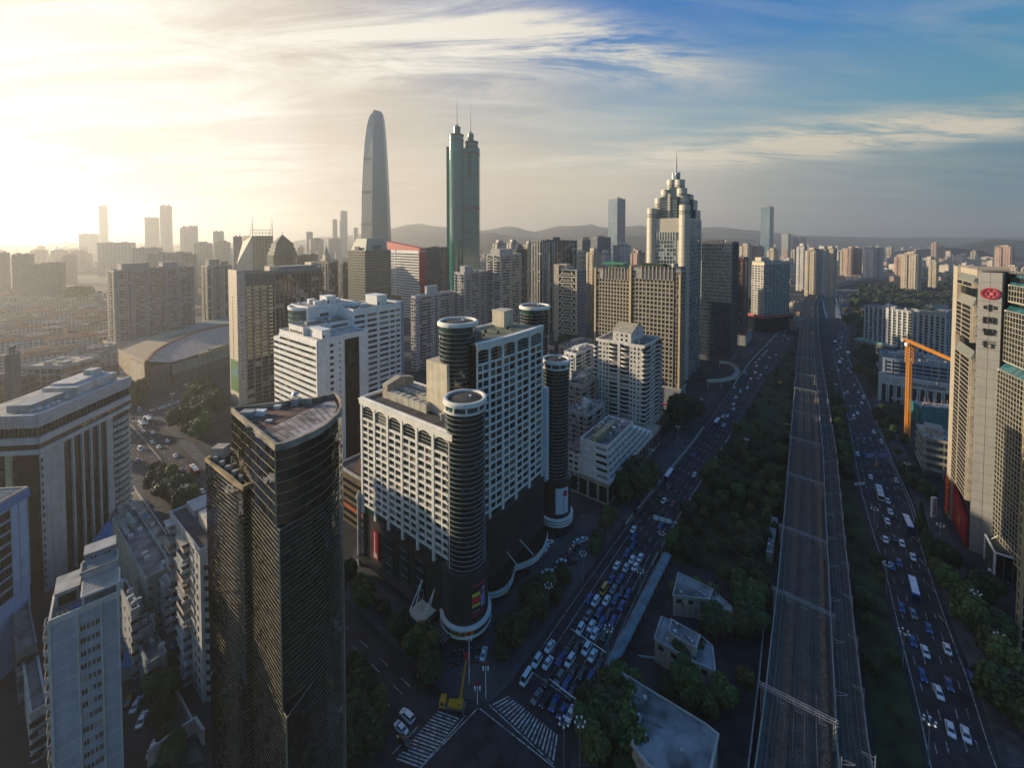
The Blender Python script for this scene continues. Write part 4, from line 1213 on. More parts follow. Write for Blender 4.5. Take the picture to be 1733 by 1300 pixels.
# -- exhibition hall with the arched red-edged roof
def arc_hall():
 rt_p=G(248,660);rt=thing('shopping_hall','low shopping hall with a sweeping arched roof edged in rust red','shopping hall',rt_p)
 L=lambda px,py,z:tuple((G(px,py,z)-rt_p)[:2])
 zc=24
 # main curved roof: arc from the front prow to the right, sheet slopes down towards the street
 n=14;ridge=[]
 for k in range(n+1):
  t=k/n;px=248+(392-248)*t;py=612-(612-549)*(t**.62)
  ridge.append((*L(px,py,zc),zc+2.5*sin(pi*t)))
 eave=[]
 for k in range(n+1):
  t=k/n;px=288+(400-288)*t;py=614-(614-580)*t
  eave.append((*L(px,py,zc-4),zc-4))
 m=MB()
 for k in range(n):m.quad(ridge[k],eave[k],eave[k+1],ridge[k+1])
 for k in range(n):m.quad(tuple((*ridge[k][:2],0)),ridge[k],ridge[k+1],tuple((*ridge[k+1][:2],0)))
 roof=part(rt,'arched_roof',m,M('grey_metal_roof',(.30,.265,.23),.6,.2,streak=False))
 m=MB()
 for k in range(0,n):m.bar((eave[k][0],eave[k][1],eave[k][2]+.1),(ridge[k][0],ridge[k][1],ridge[k][2]+.1),.12)
 part(roof,'standing_seam',m,W_GREY,kind='stuff')
 m=MB()
 for k in range(n):m.bar(ridge[k],ridge[k+1],1.4)
 m.bar((*ridge[0][:2],0),ridge[0],1.5);part(rt,'rust_red_edge',m,M('rust_red',(.30,.085,.04),.7,.2))
 # glazed front under the prow and grey flank
 p=[ridge[0][:2],eave[0][:2],eave[n][:2],L(400,548,zc),ridge[n][:2]]
 m=MB();m.prism([ridge[0][:2],eave[0][:2],eave[n][:2],ridge[n][:2]],0,zc-4.2);part(rt,'wall',m,G_DARK)
 e0,e1=Vector(eave[0][:2]),Vector(eave[n][:2]);r0=Vector(ridge[0][:2])
 m=MB()
 for k in range(1,12):m.bar((*r0.lerp(e0,k/12),0),(*r0.lerp(e0,k/12),zc-4),.18)
 for k in range(1,8):m.bar((*r0,k*2.6),(*e0,k*2.6),.14)
 part(rt,'mullion',m,STEEL,kind='stuff')
 out=Vector((e1.y-e0.y,-(e1.x-e0.x))).normalized()*1.2
 def band(z0,z1,o,f0,f1,mat,nm):
  a,b_=e0.lerp(e1,f0),e0.lerp(e1,f1);m=MB();m.prism([tuple(a+out*o),tuple(b_+out*o),tuple(b_-out),tuple(a-out)],z0,z1);return part(rt,nm,m,mat)
 band(9,17.5,1.0,.02,1,W_GREEN,'flank_wall');band(0,8.8,.4,.04,1,W_DGREY,'arcade');band(17.6,20,-.2,.1,1,W_DGREY,'flank_band')
 m=MB()
 for k in range(1,14):a=e0.lerp(e1,k/14)+out*2.3;m.bar((*(e0.lerp(e1,k/14)+out*1.02),9),(*(e0.lerp(e1,k/14)+out*1.02),17.5),.1)
 part(rt,'panel_joint',m,W_DGREY,kind='stuff')
 band(18,22,2.5,.55,1,M('sand_roof_box',(.36,.31,.19),.8,.2),'roof_box');band(17.7,20.6,2.0,.38,.53,M('sand_roof_box',()),'roof_box')
 # flat sand-coloured roof wings behind
 q=[L(200,592,20),L(246,612,20),L(300,575,20),L(340,555,20),L(280,562,20)]
 m=MB();m.prism(q,0,20);wgo=part(rt,'flat_wing',m,M('sand_roof',(.42,.33,.20),.85,.16,streak=False))
 m=MB()
 for a,c in zip(q,q[1:]+q[:1]):m.bar((*a,20.3),(*c,20.3),.5)
 part(wgo,'parapet',m,W_TAN)
 q=[L(282,565,23),L(338,556,23),L(392,540,23),L(392,520,23),L(330,552,23)]
 m=MB();m.prism([L(285,570,22),L(345,556,22),L(395,546,22),L(392,534,22),L(332,546,22)],0,22);part(rt,'flat_wing',m,W_GREEN)
 m=MB();m.prism([L(222,612,16),L(247,626,16),L(252,618,16),L(230,600,16)],0,18);part(rt,'side_block',m,W_TAN)
arc_hall()
# -- towers of the middle distance
DKG=MG('slate_glass',(.03,.04,.045),.12,1.6,alt=(.055,.065,.065),altf=.15)
def horn_tower():
 b=Bld('office_tower','office tower crowned by two tall steel horns joined by a crossbar',(427,399),D=860,xl=411,xr=462,vp=1405)
 rt=b.root;z,w,d=b.z,b.w,b.d
 b.core(0,z,W_TAN);b.grid('R',0,z-1,bay=6,storey=4,pier=1.4,span=1.4);b.grid('L',0,z-1,bay=6,storey=4,pier=.8,span=2.2)
 b.done(M('olive_clad',(.25,.23,.15),.7,.1),DKG);b.roof(z)
 m=MB()
 for x in(1,w-1):
  m.bar((x,1,z-20),(x,1,z+12),.9,.8);m.bar((x,1,z+12),(x,1,z+44),.8,.12)
  m.bar((x-(5 if x<5 else 5),3,z),(x,1,z+30),.5,.2)
 for q in(6,12):m.bar((1,1,z+q),(w-1,1,z+q),.6)
 for k in range(7):m.bar((1+(w-2)*k/6,1,z),(1+(w-2)*k/6,1,z+12),.35)
 part(rt,'steel_horn',m,M('horn_steel',(.2,.17,.11),.5,.1))
 m=MB();m.prism([(-.5,0),(-.5,d),(-d*.45,d*.5)],0,z*.8,zt=[z,z*.9,z*.55]);part(rt,'sloping_wing',m,W_CREAM)
horn_tower()
def pyramid_tower():
 b=Bld('office_tower','dark green stepped tower with a pyramid roof and needle finial',(463,432),D=700,xl=452,xr=504)
 rt=b.root;z,w,d=b.z,b.w,b.d;d=max(d,w*.6);b.d=d
 b.core(0,z,M('green_stone',(.07,.10,.075),.6,.15));b.grid('R',0,z-1,bay=4,storey=3.8,pier=.5,span=1.2);b.grid('L',0,z,bay=4,storey=3.8,pier=.5,span=1.2)
 b.done(M('green_stone',()),G_GREEN)
 m=MB();h=0
 for k,(i,hh)in enumerate(((.03,6),(.08,6),(.13,7))):m.box(w*i,w*(1-i),d*i,d*(1-i),z+h,z+h+hh);h+=hh
 st=part(rt,'stepped_top',m,M('green_stone',()))
 m=MB();x0,x1,y0,y1=w*.14,w*.86,d*.14,d*.86;i=len(m.v);ap=(w*.5,d*.5,z+h+16)
 for a,c in(((x0,y0),(x1,y0)),((x1,y0),(x1,y1)),((x1,y1),(x0,y1)),((x0,y1),(x0,y0))):m.poly([(*a,z+h),(*c,z+h),ap])
 part(rt,'pyramid_roof',m,M('slate_roof',(.09,.085,.06),.6,.15,streak=False))
 m=MB();m.bar((w*.5,d*.5,z+h+15),(w*.5,d*.5,z+h+23),.5,.1);part(rt,'finial',m,W_DGREY)
pyramid_tower()
slabs('office_block','flat-topped blue-black office block right of the pyramid-roofed tower',(507,433),W_DGREY,DKG,{'R':gr(bay=5,storey=3.6,pier=.3,span=.6),'L':gr(bay=5,storey=3.6,pier=.3,span=.6)},D=690,xl=503,xr=538,seed=5)
slabs('office_tower','dark green-glass slab tower with a cream side strip behind the white stepped offices',(556,445),W_DGREY,G_DARK,{'R':gr(bay=3.6,storey=3.5,pier=.2,span=.5),'L':gr(bay=9,storey=3.5,pier=3.2,span=.5,out=.5)},D=520,xl=540,xr=571,seed=6)
def cupola():
 b=slabs('apartment_tower','cream tower with a small pointed cupola rising behind the dark green slab',(550,440),W_CREAM,G_RES,{'R':rs(segs='wbw'),'L':rs(segs='wrw')},D=640,xl=543,xr=572,seed=7)
 m=MB();m.box(1,9,1,9,b.z,b.z+8);m.cyl(5,5,b.z+8,b.z+12,3.5,8);m.cyl(5,5,b.z+12,b.z+22,3.5,8,.2);part(b.root,'cupola',m,W_CREAM)
cupola()
slabs('office_tower','slim dark tower tucked against the left side of the stepped cylinder-fronted office',(580,446),W_DGREY,G_DARK,{'R':gr(bay=4,storey=3.4,pier=.8,span=.8),'L':gr(bay=4,storey=3.4,pier=.8,span=.8)},D=600,xl=577,xr=592,seed=8)
def stepped_office():
 b=Bld('office_tower','olive-grey tiered office tower standing in front of the bullet-shaped skyscraper',(618,424),D=560,xl=589,xr=661)
 rt=b.root;z,w,d=b.z,b.w,b.d
 b.core(0,z,M('olive_stone',(.20,.20,.15),.7,.14))
 for f in 'LR':b.grid(f,0,z-1,bay=3.6,storey=3.7,pier=1.0,span=1.5,out=.5)
 b.done(M('olive_stone',()),DKG)
 m=MB()
 for k in range(4):m.prism([(w*.2,-1.2),(w*.45,-2.4),(w*.7,-2.4),(w*.9,-1.2),(w*.9,0),(w*.2,0)],12+k*24,12.6+k*24)
 part(rt,'string_course',m,W_TAN)
 m=MB();i=.06
 a=[(w*i,d*i),(w*(1-i),d*i),(w*(1-i),d*(1-i)),(w*i,d*(1-i))];j=.2
 c=[(w*j,d*j),(w*(1-j),d*j),(w*(1-j),d*(1-j)),(w*j,d*(1-j))]
 for k in range(4):m.quad((*a[k],z),(*a[(k+1)%4],z),(*c[(k+1)%4],z+16),(*c[k],z+16))
 m.poly([(*q,z+16)for q in c]);cr=part(rt,'sloped_crown',m,M('pale_green_clad',(.30,.33,.24),.6,.1))
 m=MB();m.box(w*.35,w*.65,d*.05,d*.3,z+.2,z+7);m.box(-.2,d*.02+.6,d*.35,d*.6,z,z+5);part(cr,'dormer',m,W_DGREY)
 b.roof(z)
stepped_office()
def bullet_tower():
 """tall rounded skyscraper that narrows to a blunt tip"""
 D=1050;cx,_=XD(632.5,D);k=D/FPX
 rt=thing('skyscraper','tallest skyscraper, silvery bullet-shaped tower with a rounded top','skyscraper',(cx*.98,D,0),0)
 c0=(632.5-CX)*k
 prof=[(900,609,656),(600,609,656.5),(500,609.5,656),(405,610.5,655),(340,612,653.5),(280,615,651.5),(240,618,649.5),(215,621.5,648),(200,625,646.5),(192,630,645),(189,636,643.5)]
 secs=[]
 for(py,a,c)in prof:
  z=ZAT(0,D,py)if py<880 else 0
  secs.append((z,((a+c)/2-CX)*k-c0,(c-a)/2*k))
 zs=[secs[0][0]+(secs[-1][0])*i/96 for i in range(97)]
 def at(z):
  for(z0,m0,h0),(z1,m1,h1)in zip(secs,secs[1:]):
   if z<=z1:t=(z-z0)/(z1-z0)if z1>z0 else 0;return m0+(m1-m0)*t,h0+(h1-h0)*t
  return secs[-1][1],secs[-1][2]
 nseg=24
 # plan: soft rectangle whose left two fifths face the camera's left and the rest turn away to the right
 plan=[(-1,-.15),(-.97,-.45),(-.12,-.78),(-.04,-.80),(.94,-.30),(1,-.05),(1,.5),(.5,.9),(-.5,.9),(-1,.4)]
 def ring(z,g=0):
  m,h=at(z);return[(m+p[0]*h*(1+g),p[1]*(h*.6+12)*(1+g),z)for p in plan]
 rings=[ring(z)for z in zs]
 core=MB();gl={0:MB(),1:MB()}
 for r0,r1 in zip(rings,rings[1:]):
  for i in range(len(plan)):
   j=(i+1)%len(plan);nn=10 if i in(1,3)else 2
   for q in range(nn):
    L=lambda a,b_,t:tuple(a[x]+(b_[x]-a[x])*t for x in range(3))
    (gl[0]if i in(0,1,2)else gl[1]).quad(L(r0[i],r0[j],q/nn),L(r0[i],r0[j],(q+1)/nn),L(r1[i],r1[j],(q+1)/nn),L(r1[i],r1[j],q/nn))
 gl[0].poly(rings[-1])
 part(rt,'glazing',gl[0],MP('sunlit_skin',(.50,.485,.44),.2,.45,.6),kind='stuff')  # one skin in two tones: sun side coloured lighter, right side darker
 part(rt,'glazing',gl[1],MP('shaded_skin',(.27,.285,.28),.22,.25,.6),kind='stuff')
 m=MB()
 for z0,z1 in zip(zs,zs[1:]):
  for t in(.0,.18,.36,.55,.74,.92):
   a,c=ring(z0,.004),ring(z1,.004);P=lambda r:tuple(r[1][x]+(r[2][x]-r[1][x])*t for x in range(3))
   m.bar(P(a),P(c),.5,n=3)
  a,c=ring(z0,.006),ring(z1,.006);m.bar(a[3],c[3],.9,n=3)
 part(rt,'rib',m,M('rib_silver',(.40,.38,.33),.35,.05,metal=.5,streak=False))
 m=MB()
 for py in(213,272,327,381):
  z=ZAT(0,D,py)
  for o in(0,3.2):a=ring(z+o,.012);m.bar(a[1],tuple(a[1][x]+(a[2][x]-a[1][x])*.92 for x in range(3)),1.2);m.bar(tuple(a[1][x]+(a[2][x]-a[1][x])*.92 for x in range(3)),a[3],.5)
 part(rt,'plant_floor',m,W_DGREY)
 m=MB();m.box(-3,6,-4,3,zs[-1],zs[-1]+3);m.bar((2,0,zs[-1]),(2,0,zs[-1]+7),.5);part(rt,'roof_rig',m,W_DGREY)
bullet_tower()
def twin_mast_tower():
 D=735;cx,_=XD(783,D);k=D/FPX
 rt=thing('skyscraper','emerald glass skyscraper with twin round shafts and two needle masts','skyscraper',((783-CX)*k,D,0),0)
 EM=MG('emerald_glass',(.001,.14,.115),.08,2.0,alt=(.001,.15,.12),altf=.2)
 EMD=M('emerald_panel',(.004,.16,.125),.35,.1,spec=.6)
 X=lambda px:(px-783)*k
 Z=lambda py:ZAT(0,D,py)
 def shaft(xc,yc,r,z0,z1,mat,nm,par=rt,n=32,dz=4.2):
  g=MB();nz=max(1,int((z1-z0)/dz))
  for q in range(nz):
   for i in range(n):
    a0,a1=2*pi*i/n,2*pi*(i+1)/n;za,zb=z0+(z1-z0)*q/nz,z0+(z1-z0)*(q+1)/nz;j=RND.uniform(0,.04)
    g.quad((xc+(r+j)*cos(a0),yc+(r+j)*sin(a0),za),(xc+r*cos(a1),yc+r*sin(a1),za),(xc+r*cos(a1),yc+r*sin(a1),zb),(xc+(r+j)*cos(a0),yc+(r+j)*sin(a0),zb))
  g.poly([(xc+r*cos(2*pi*i/n),yc+r*sin(2*pi*i/n),z1)for i in range(n)])
  o=part(par,nm,g,mat)
  t=MB();t.ringwall(arc_pts(xc,yc,r+.18,n),arc_pts(xc,yc,r-.2,n),-.16,.16);tm=t.mesh('floor_ring',M('emerald_line',(.03,.09,.075),.5,.1,streak=False))
  for q in range(1,nz):
   if q%2==0 and r>8:part(o,'floor_ring',tm,None,loc=(0,0,z0+(z1-z0)*q/nz))
  return o
 r1=12.8;xa,ya=X(772),6
 xb,yb_=X(797.5),14
 s=shaft(xa,ya,r1,0,Z(229),EM,'round_shaft');shaft(xb,yb_,11,200,Z(239),EM,'round_shaft')
 for(x,y,r,z)in((xa,ya,r1,Z(229)),(xb,yb_,11,Z(239))):
  m=MB();m.ringwall(arc_pts(x,y,r+.8,32),arc_pts(x,y,r-1,32),z-.5,z+2.5);m.ringwall(arc_pts(x,y,r+.5,32),arc_pts(x,y,r-.3,32),z-8,z-6);part(rt,'rim',m,M('dark_rim',(.05,.03,.03),.5))
 shaft(X(773.5),ya,6,Z(230),Z(213),EMD,'top_drum');shaft(X(796),yb_,5.2,Z(240),Z(223),EMD,'top_drum')
 for(x,y,z,zt)in((X(773.5),ya,Z(213),Z(155)),(X(796),yb_,Z(223),Z(168))):
  m=MB()
  for q in range(6):m.bar((x+4.5*cos(q*pi/3),y+4.5*sin(q*pi/3),z),(x,y,z+5),.3)
  m.bar((x,y,z),(x,y,z+5),1.4,.9);m.bar((x,y,z+4),(x,y,(z+zt)/2),.75,.5,6);m.bar((x,y,(z+zt)/2),(x,y,zt),.5,.12,6);part(rt,'mast',m,M('mast_steel',(.22,.21,.2),.5,.1))
  # flat body between and behind the shafts
 zt=Z(252);x0,x1,y0,y1=X(783.5),X(810.5),2,26
 m=MB();m.box(x0,x1,y0,y1,0,zt);m.box(X(755.5),X(760),4,24,0,Z(247));body=part(rt,'flat_body',m,EMD)
 m=MB();n=int(zt/4.2)
 for q in range(n):
  z=q*4.2;nn=7
  for i in range(nn):j=RND.uniform(.02,.06);m.quad((x0+(x1-x0)*i/nn,y0-j,z+1.5),(x0+(x1-x0)*(i+1)/nn,y0-j,z+1.5),(x0+(x1-x0)*(i+1)/nn,y0-j,z+4.1),(x0+(x1-x0)*i/nn,y0-j,z+4.1))
  m.quad((x1+.05,y0,z+1.5),(x1+.05,y1,z+1.5),(x1+.05,y1,z+4.1),(x1+.05,y0,z+4.1))
 part(body,'glazing',m,EM,kind='stuff')
 m=MB()
 for q in range(n):m.box(x0-.1,x1+.35,y0-.35,y1,q*4.2,q*4.2+.55)
 part(body,'floor_line',m,M('pale_line',(.10,.20,.17),.5,.05),kind='stuff')
 for za,zb in((352,350),(354.5,353.5),(259,256.5)):
  m=MB();m.box(x0-.12,x1+.4,y0-.42,y1,Z(za),Z(zb));part(body,'red_line',m,MP('red_line',(.22,.04,.05),.5))
 m=MB();m.prism([(x0+9.5,y0-.5),(x0+15,y0-.5),(x0+15,y0),(x0+9.5,y0)],Z(300),Z(255));part(body,'dark_cleft',m,G_DARK)
 m=MB();m.box(x0-.1,x1+.5,y0-.5,y1+.3,zt,zt+2.5);part(body,'cornice',m,EMD)
twin_mast_tower()
def red_white_block():
 b=Bld('office_block','white striped office block with a red wedge roof and red end strip',(710,424),D=640,xl=655,xr=722,vp=1405)
 rt=b.root;z,w,d=b.z,b.w,b.d
 b.core(0,z,W_WHITE)
 for k in range(int(z/4.2)):
  for i in range(10):b.pane('L',2+(d-3)*i/10,2+(d-3)*(i+1)/10,k*4.2+.4,k*4.2+2.2,o=.05)
  b.fbox(b.fr,'L',1,d-.5,-.05,.6,k*4.2+2.3,k*4.2+4.1)
 b.fbox(b.fr,'L',d*.72,d*.74,.0,.8,0,z)
 b.done(W_WHITE,DKG,'spandrel','window_band')
 m=MB();b.fbox(m,'R',0,w,-.1,.6,z*.12,z-2);b.fbox(m,'L',0,1.6,-.1,.7,z*.5,z);part(rt,'red_strip',m,MP('red_panel',(.42,.025,.04),.5))
 m=MB()
 for k in range(9):b.fbox(m,'R',w*.35,w*.7,.6,.68,z*.25+k*z*.07,z*.28+k*z*.07)
 part(rt,'dark_opening',m,G_DARK)
 m=MB();m.prism([(0,0),(w,0),(w,d),(0,d)],z+.05,z,zt=[z+3.5,z+3.5,z+13,z+13]);rw=part(rt,'red_wedge_roof',m,MP('red_panel_light',(.50,.05,.035),.5))
 m=MB();b.fbox(m,'L',d*.55,d*.85,.62,1.2,z*.10,z*.32);part(rt,'dark_recess',m,G_DARK)
 m=MB();b.fbox(m,'L',d*.55,d*.85,.62,2.6,z*.08,z*.14);part(rt,'yellow_band',m,MP('yellow_panel',(.55,.38,.03),.5))
red_white_block()
slabs('office_block','wide dark blue glass block between the red-edged block and the emerald skyscraper',(722,420),W_DGREY,G_BLUE,{'R':gr(bay=5,storey=4,pier=.35,span=.5,out=.25),'L':gr(bay=5,storey=4,pier=.35,span=.5)},D=650,xl=718,xr=760,seed=11)
# flats in front of the emerald skyscraper
TILEW=M('grey_white_tile',(.46,.47,.47),.7,.16)
slabs('apartment_tower','white residential tower with dark balcony ladders and brown lower floors left of the hotel',(703,503),TILEW,G_RES,{'R':rs(segs='wrbbwrwbbwp',storey=2.9),'L':rs(segs='bb')},D=400,xl=696,xr=768,hut=(.3,.2,.28,.5,8.5),seed=12)
slabs('apartment_tower','grey residential tower with caged balconies directly behind the hotel, shorter of the pair',(785,463),M('cage_tile',(.42,.42,.40),.75,.2),G_RES,{'R':rs(segs='wbwbbwbw',storey=2.9),'L':rs(segs='RwR',depth=1.0)},D=430,xl=769,xr=823,hut=(.12,.2,.32,.5,7),seed=13)
slabs('apartment_tower','taller grey residential tower with a sunlit curved side behind the hotel',(846,432),M('cage_tile_b',(.43,.42,.38),.75,.2),G_RES,{'R':rs(segs='wbbwbbw',storey=3.0),'L':rs(segs='RpRp',depth=1.2)},D=450,xl=824,xr=882,hut=(.05,.1,.6,.7,6),seed=14)
slabs('apartment_tower','shadowed grey tower with pale roof huts just behind the taller residential tower',(874,423),W_DGREY,G_RES,{'R':rs(segs='wbw'),'L':rs(segs='wrw')},D=540,xl=866,xr=892,hut=(.2,.2,.4,.4,7),seed=15)
def striped_tower():
 b=Bld('office_tower','broad blue-black office slab with pale vertical stripes, centre skyline',(916,408),D=560,xl=900,xr=977,vp=2600)
 rt=b.root;z,w,d=b.z,b.w,b.d
 b.core(0,z,G_DARK)
 for face in 'RL':
  L=b.flen(face);n=int(L/1.7)
  for k in range(40):
   for i in range(int(L/4)):b.pane(face,L*i/int(L/4),L*(i+1)/int(L/4),z*k/40,z*(k+1)/40)
 b.done(W_GREY,G_DARK)
 m=MB()
 for u in(.02,.06,.12,.16,.20,.30,.34,.42,.55,.66,.76,.86,.97):b.fbox(m,'R',w*u,w*u+(1.1 if u<.45 else .5),-.1,.9,0,z-.5)
 for u in(.1,.3,.45,.62,.8,.95):b.fbox(m,'L',d*u,d*u+.9,-.1,.9,0,z-.5)
 part(rt,'pale_stripe',m,M('stripe_stone',(.42,.42,.38),.6,.08))
 m=MB();b.fbox(m,'R',w*.16,w*.22,.9,2.0,0,z*.86);b.fbox(m,'R',w*.87,w*.92,.9,2.0,0,z*.86);part(rt,'cream_pier',m,W_CREAM)
 b.parapet(z,1);b.done(W_DGREY,G_DARK,'parapet');b.roof(z);b.clutter(z,3,W_DGREY,(.4,.3,.2,.4,5),16)
striped_tower()
def braced_tower():
 b=Bld('office_tower','narrow tower with white stacked trapezoid bracing on its front, centre',(977,457),D=500,xl=938,xr=992,vp=1405)
 rt=b.root;z,w,d=b.z,b.w,b.d
 b.core(0,z,W_BLUEG);lw=M('brace_white',(.62,.58,.48),.6,.08)
 m=MB();b.fbox(m,'L',d*.78,d,-.1,1.0,0,z+6);b.fbox(m,'L',0,d*.07,-.1,.9,0,z);part(rt,'pier',m,W_TAN)
 m=MB();b.fbox(m,'L',d*.07,d*.78,0,.05,0,z-1);part(rt,'glass_front',m,G_DARK)
 u0,u1=d*.08,d*.77;n=11;dz=(z-6)/n;m2=MB()
 for k in range(n):
  zz=4+k*dz;L=u1-u0
  br=MB()
  b.fbox(br,'L',u0,u1,0,.9,zz,zz+.9)
  for q in(.35,.62):b.fbox(br,'L',u0+L*.2,u0+L*.8,0,.7,zz+dz*q,zz+dz*q+.5)
  for q in(.2,.42,.62,.78):b.fbox(br,'L',u0+L*q,u0+L*q+.5,0,.75,zz+dz*.35,zz+dz*.7)
  for(s,e)in((.02,.24),(.98,.76)):
   br.bar(b.fp('L',u0+L*s,.6,zz+.5),b.fp('L',u0+L*e,.6,zz+dz*.97),.5)
  part(rt,'brace',br,lw)
 b.grid('R',0,z-1,bay=4,storey=4,pier=.6,span=.8);b.done(W_BLUEG,G_BLUE);b.roof(z);b.clutter(z,2,W_TAN,(.1,.5,.5,.4,6),17)
braced_tower()
slabs('apartment_tower','thin cream stair-tower like block peeking over the white-braced tower',(978,427),W_CREAM,G_RES,{'L':rs(segs='wr'),'R':rs(segs='wb')},D=560,xl=975,xr=990,seed=18)
# paired hotels with corner strips whose gold colour holds the sunlight
SUN_GOLD=M('sun_gold_stone',(.58,.44,.24),.6,.08)
HG2=MG('slate_window',(.03,.04,.045),.1,1.6,alt=(.20,.18,.13),altf=.12)
def paired(name_label,top,D=None,yb=None,xl=None,xr=None,green=False,pod=True,seed=1):
 b=Bld('hotel_tower',name_label,top,D=D,yb=yb,xl=xl,xr=xr)
 rt=b.root;z,w,d=b.z,b.w,b.d;z0=17 if pod else 0
 b.core(0,z,W_GREY)
 b.grid('L',z0,z-8,bay=2.9,storey=3.3,pier=.85,span=1.0,out=.55,u0=d*.12,u1=d*.88)
 b.grid('L',z0,z-2,bay=d*.06,storey=3.3,pier=.3,span=.35,out=.2,u0=d*.88,u1=d*.965)
 b.grid('L',z0,z-2,bay=d*.06,storey=3.3,pier=.3,span=.35,out=.2,u0=d*.02,u1=d*.12)
 b.grid('R',z0,z-2,bay=3,storey=3.3,pier=.5,span=.9,out=.3)
 n=int(d*.72/2.9)
 for i in range(n):u=d*.14+i*2.9;b.fbox(b.fr,'L',u,u+.8,-.1,.9,z-9,z+1.5)
 b.done(M('mullion_tan',(.36,.31,.23),.6,.1),HG2)
 m=MB();b.fbox(m,'L',d*.965,d+.2,-.2,.8,z0,z+1);b.fbox(m,'L',-.2,d*.028,-.2,.8,z0,z-4);part(rt,'sunlit_strip',m,SUN_GOLD)
 m=MB()
 for k in range(26):b.fbox(m,'L',d*.965-.02,d+.22,.8,.86,z0+k*3.3,z0+k*3.3+.12)
 part(rt,'strip_joint',m,W_TAN,kind='stuff')
 b.parapet(z,1.3);b.done(W_DGREY,G_DARK,'parapet');b.roof(z)
 m=MB()
 if green:
  m.box(w*.1,w*.9,d*.3,d*.85,z+4.4,z+5.4)
  for q in(.3,.5,.7):m.box(w*.45,w*.55,d*q,d*q+1,z,z+4.4)
  part(rt,'green_canopy',m,MP('green_sheet',(.02,.26,.08),.5))
 else:
  m.box(w*.1,w*.9,d*.35,d*.8,z,z+3.2);part(rt,'roof_garden',m,M('planted_roof',(.03,.06,.025),.9,.3,streak=False))
  for k in range(6):
   q=MB();q.cyl(w*(.2+.12*k),d*.15,z,z+4,1.3,10);part(rt,'water_tank',q,W_CREAM)
 if pod:
  m=MB();m.box(-1.2,w+1,-1.2,d*1.05,0,z0);p=part(rt,'podium',m,M('podium_tile',(.20,.22,.24),.6,.12))
  m=MB();b.fbox(m,'L',-1.5,d+1,1.2,1.7,z0-.8,z0+.6);b.fbox(m,'R',-1.5,w+1,1.2,1.7,z0-.8,z0+.6);part(p,'cornice',m,W_GREY)
  m=MB();b.fbox(m,'L',2,d,1.22,2.6,3.6,4.4);part(p,'shop_canopy',m,MP('magenta_sign',(.35,.02,.12),.5))
  m=MB();b.fbox(m,'R',2,7,1.02,1.4,5,14);part(p,'billboard',m,MP('billboard_green',(.05,.30,.20),.5))
 return b
paired('nearer of two gridded hotel towers with sunlit corner strips, on a grey podium',(1149,456),yb=697,xl=1066,xr=1160,seed=20)
paired('farther gridded hotel tower with sunlit strips and a bright green roof canopy',(1074,458),D=352,xl=1007,xr=1088,green=True,pod=False,seed=21)
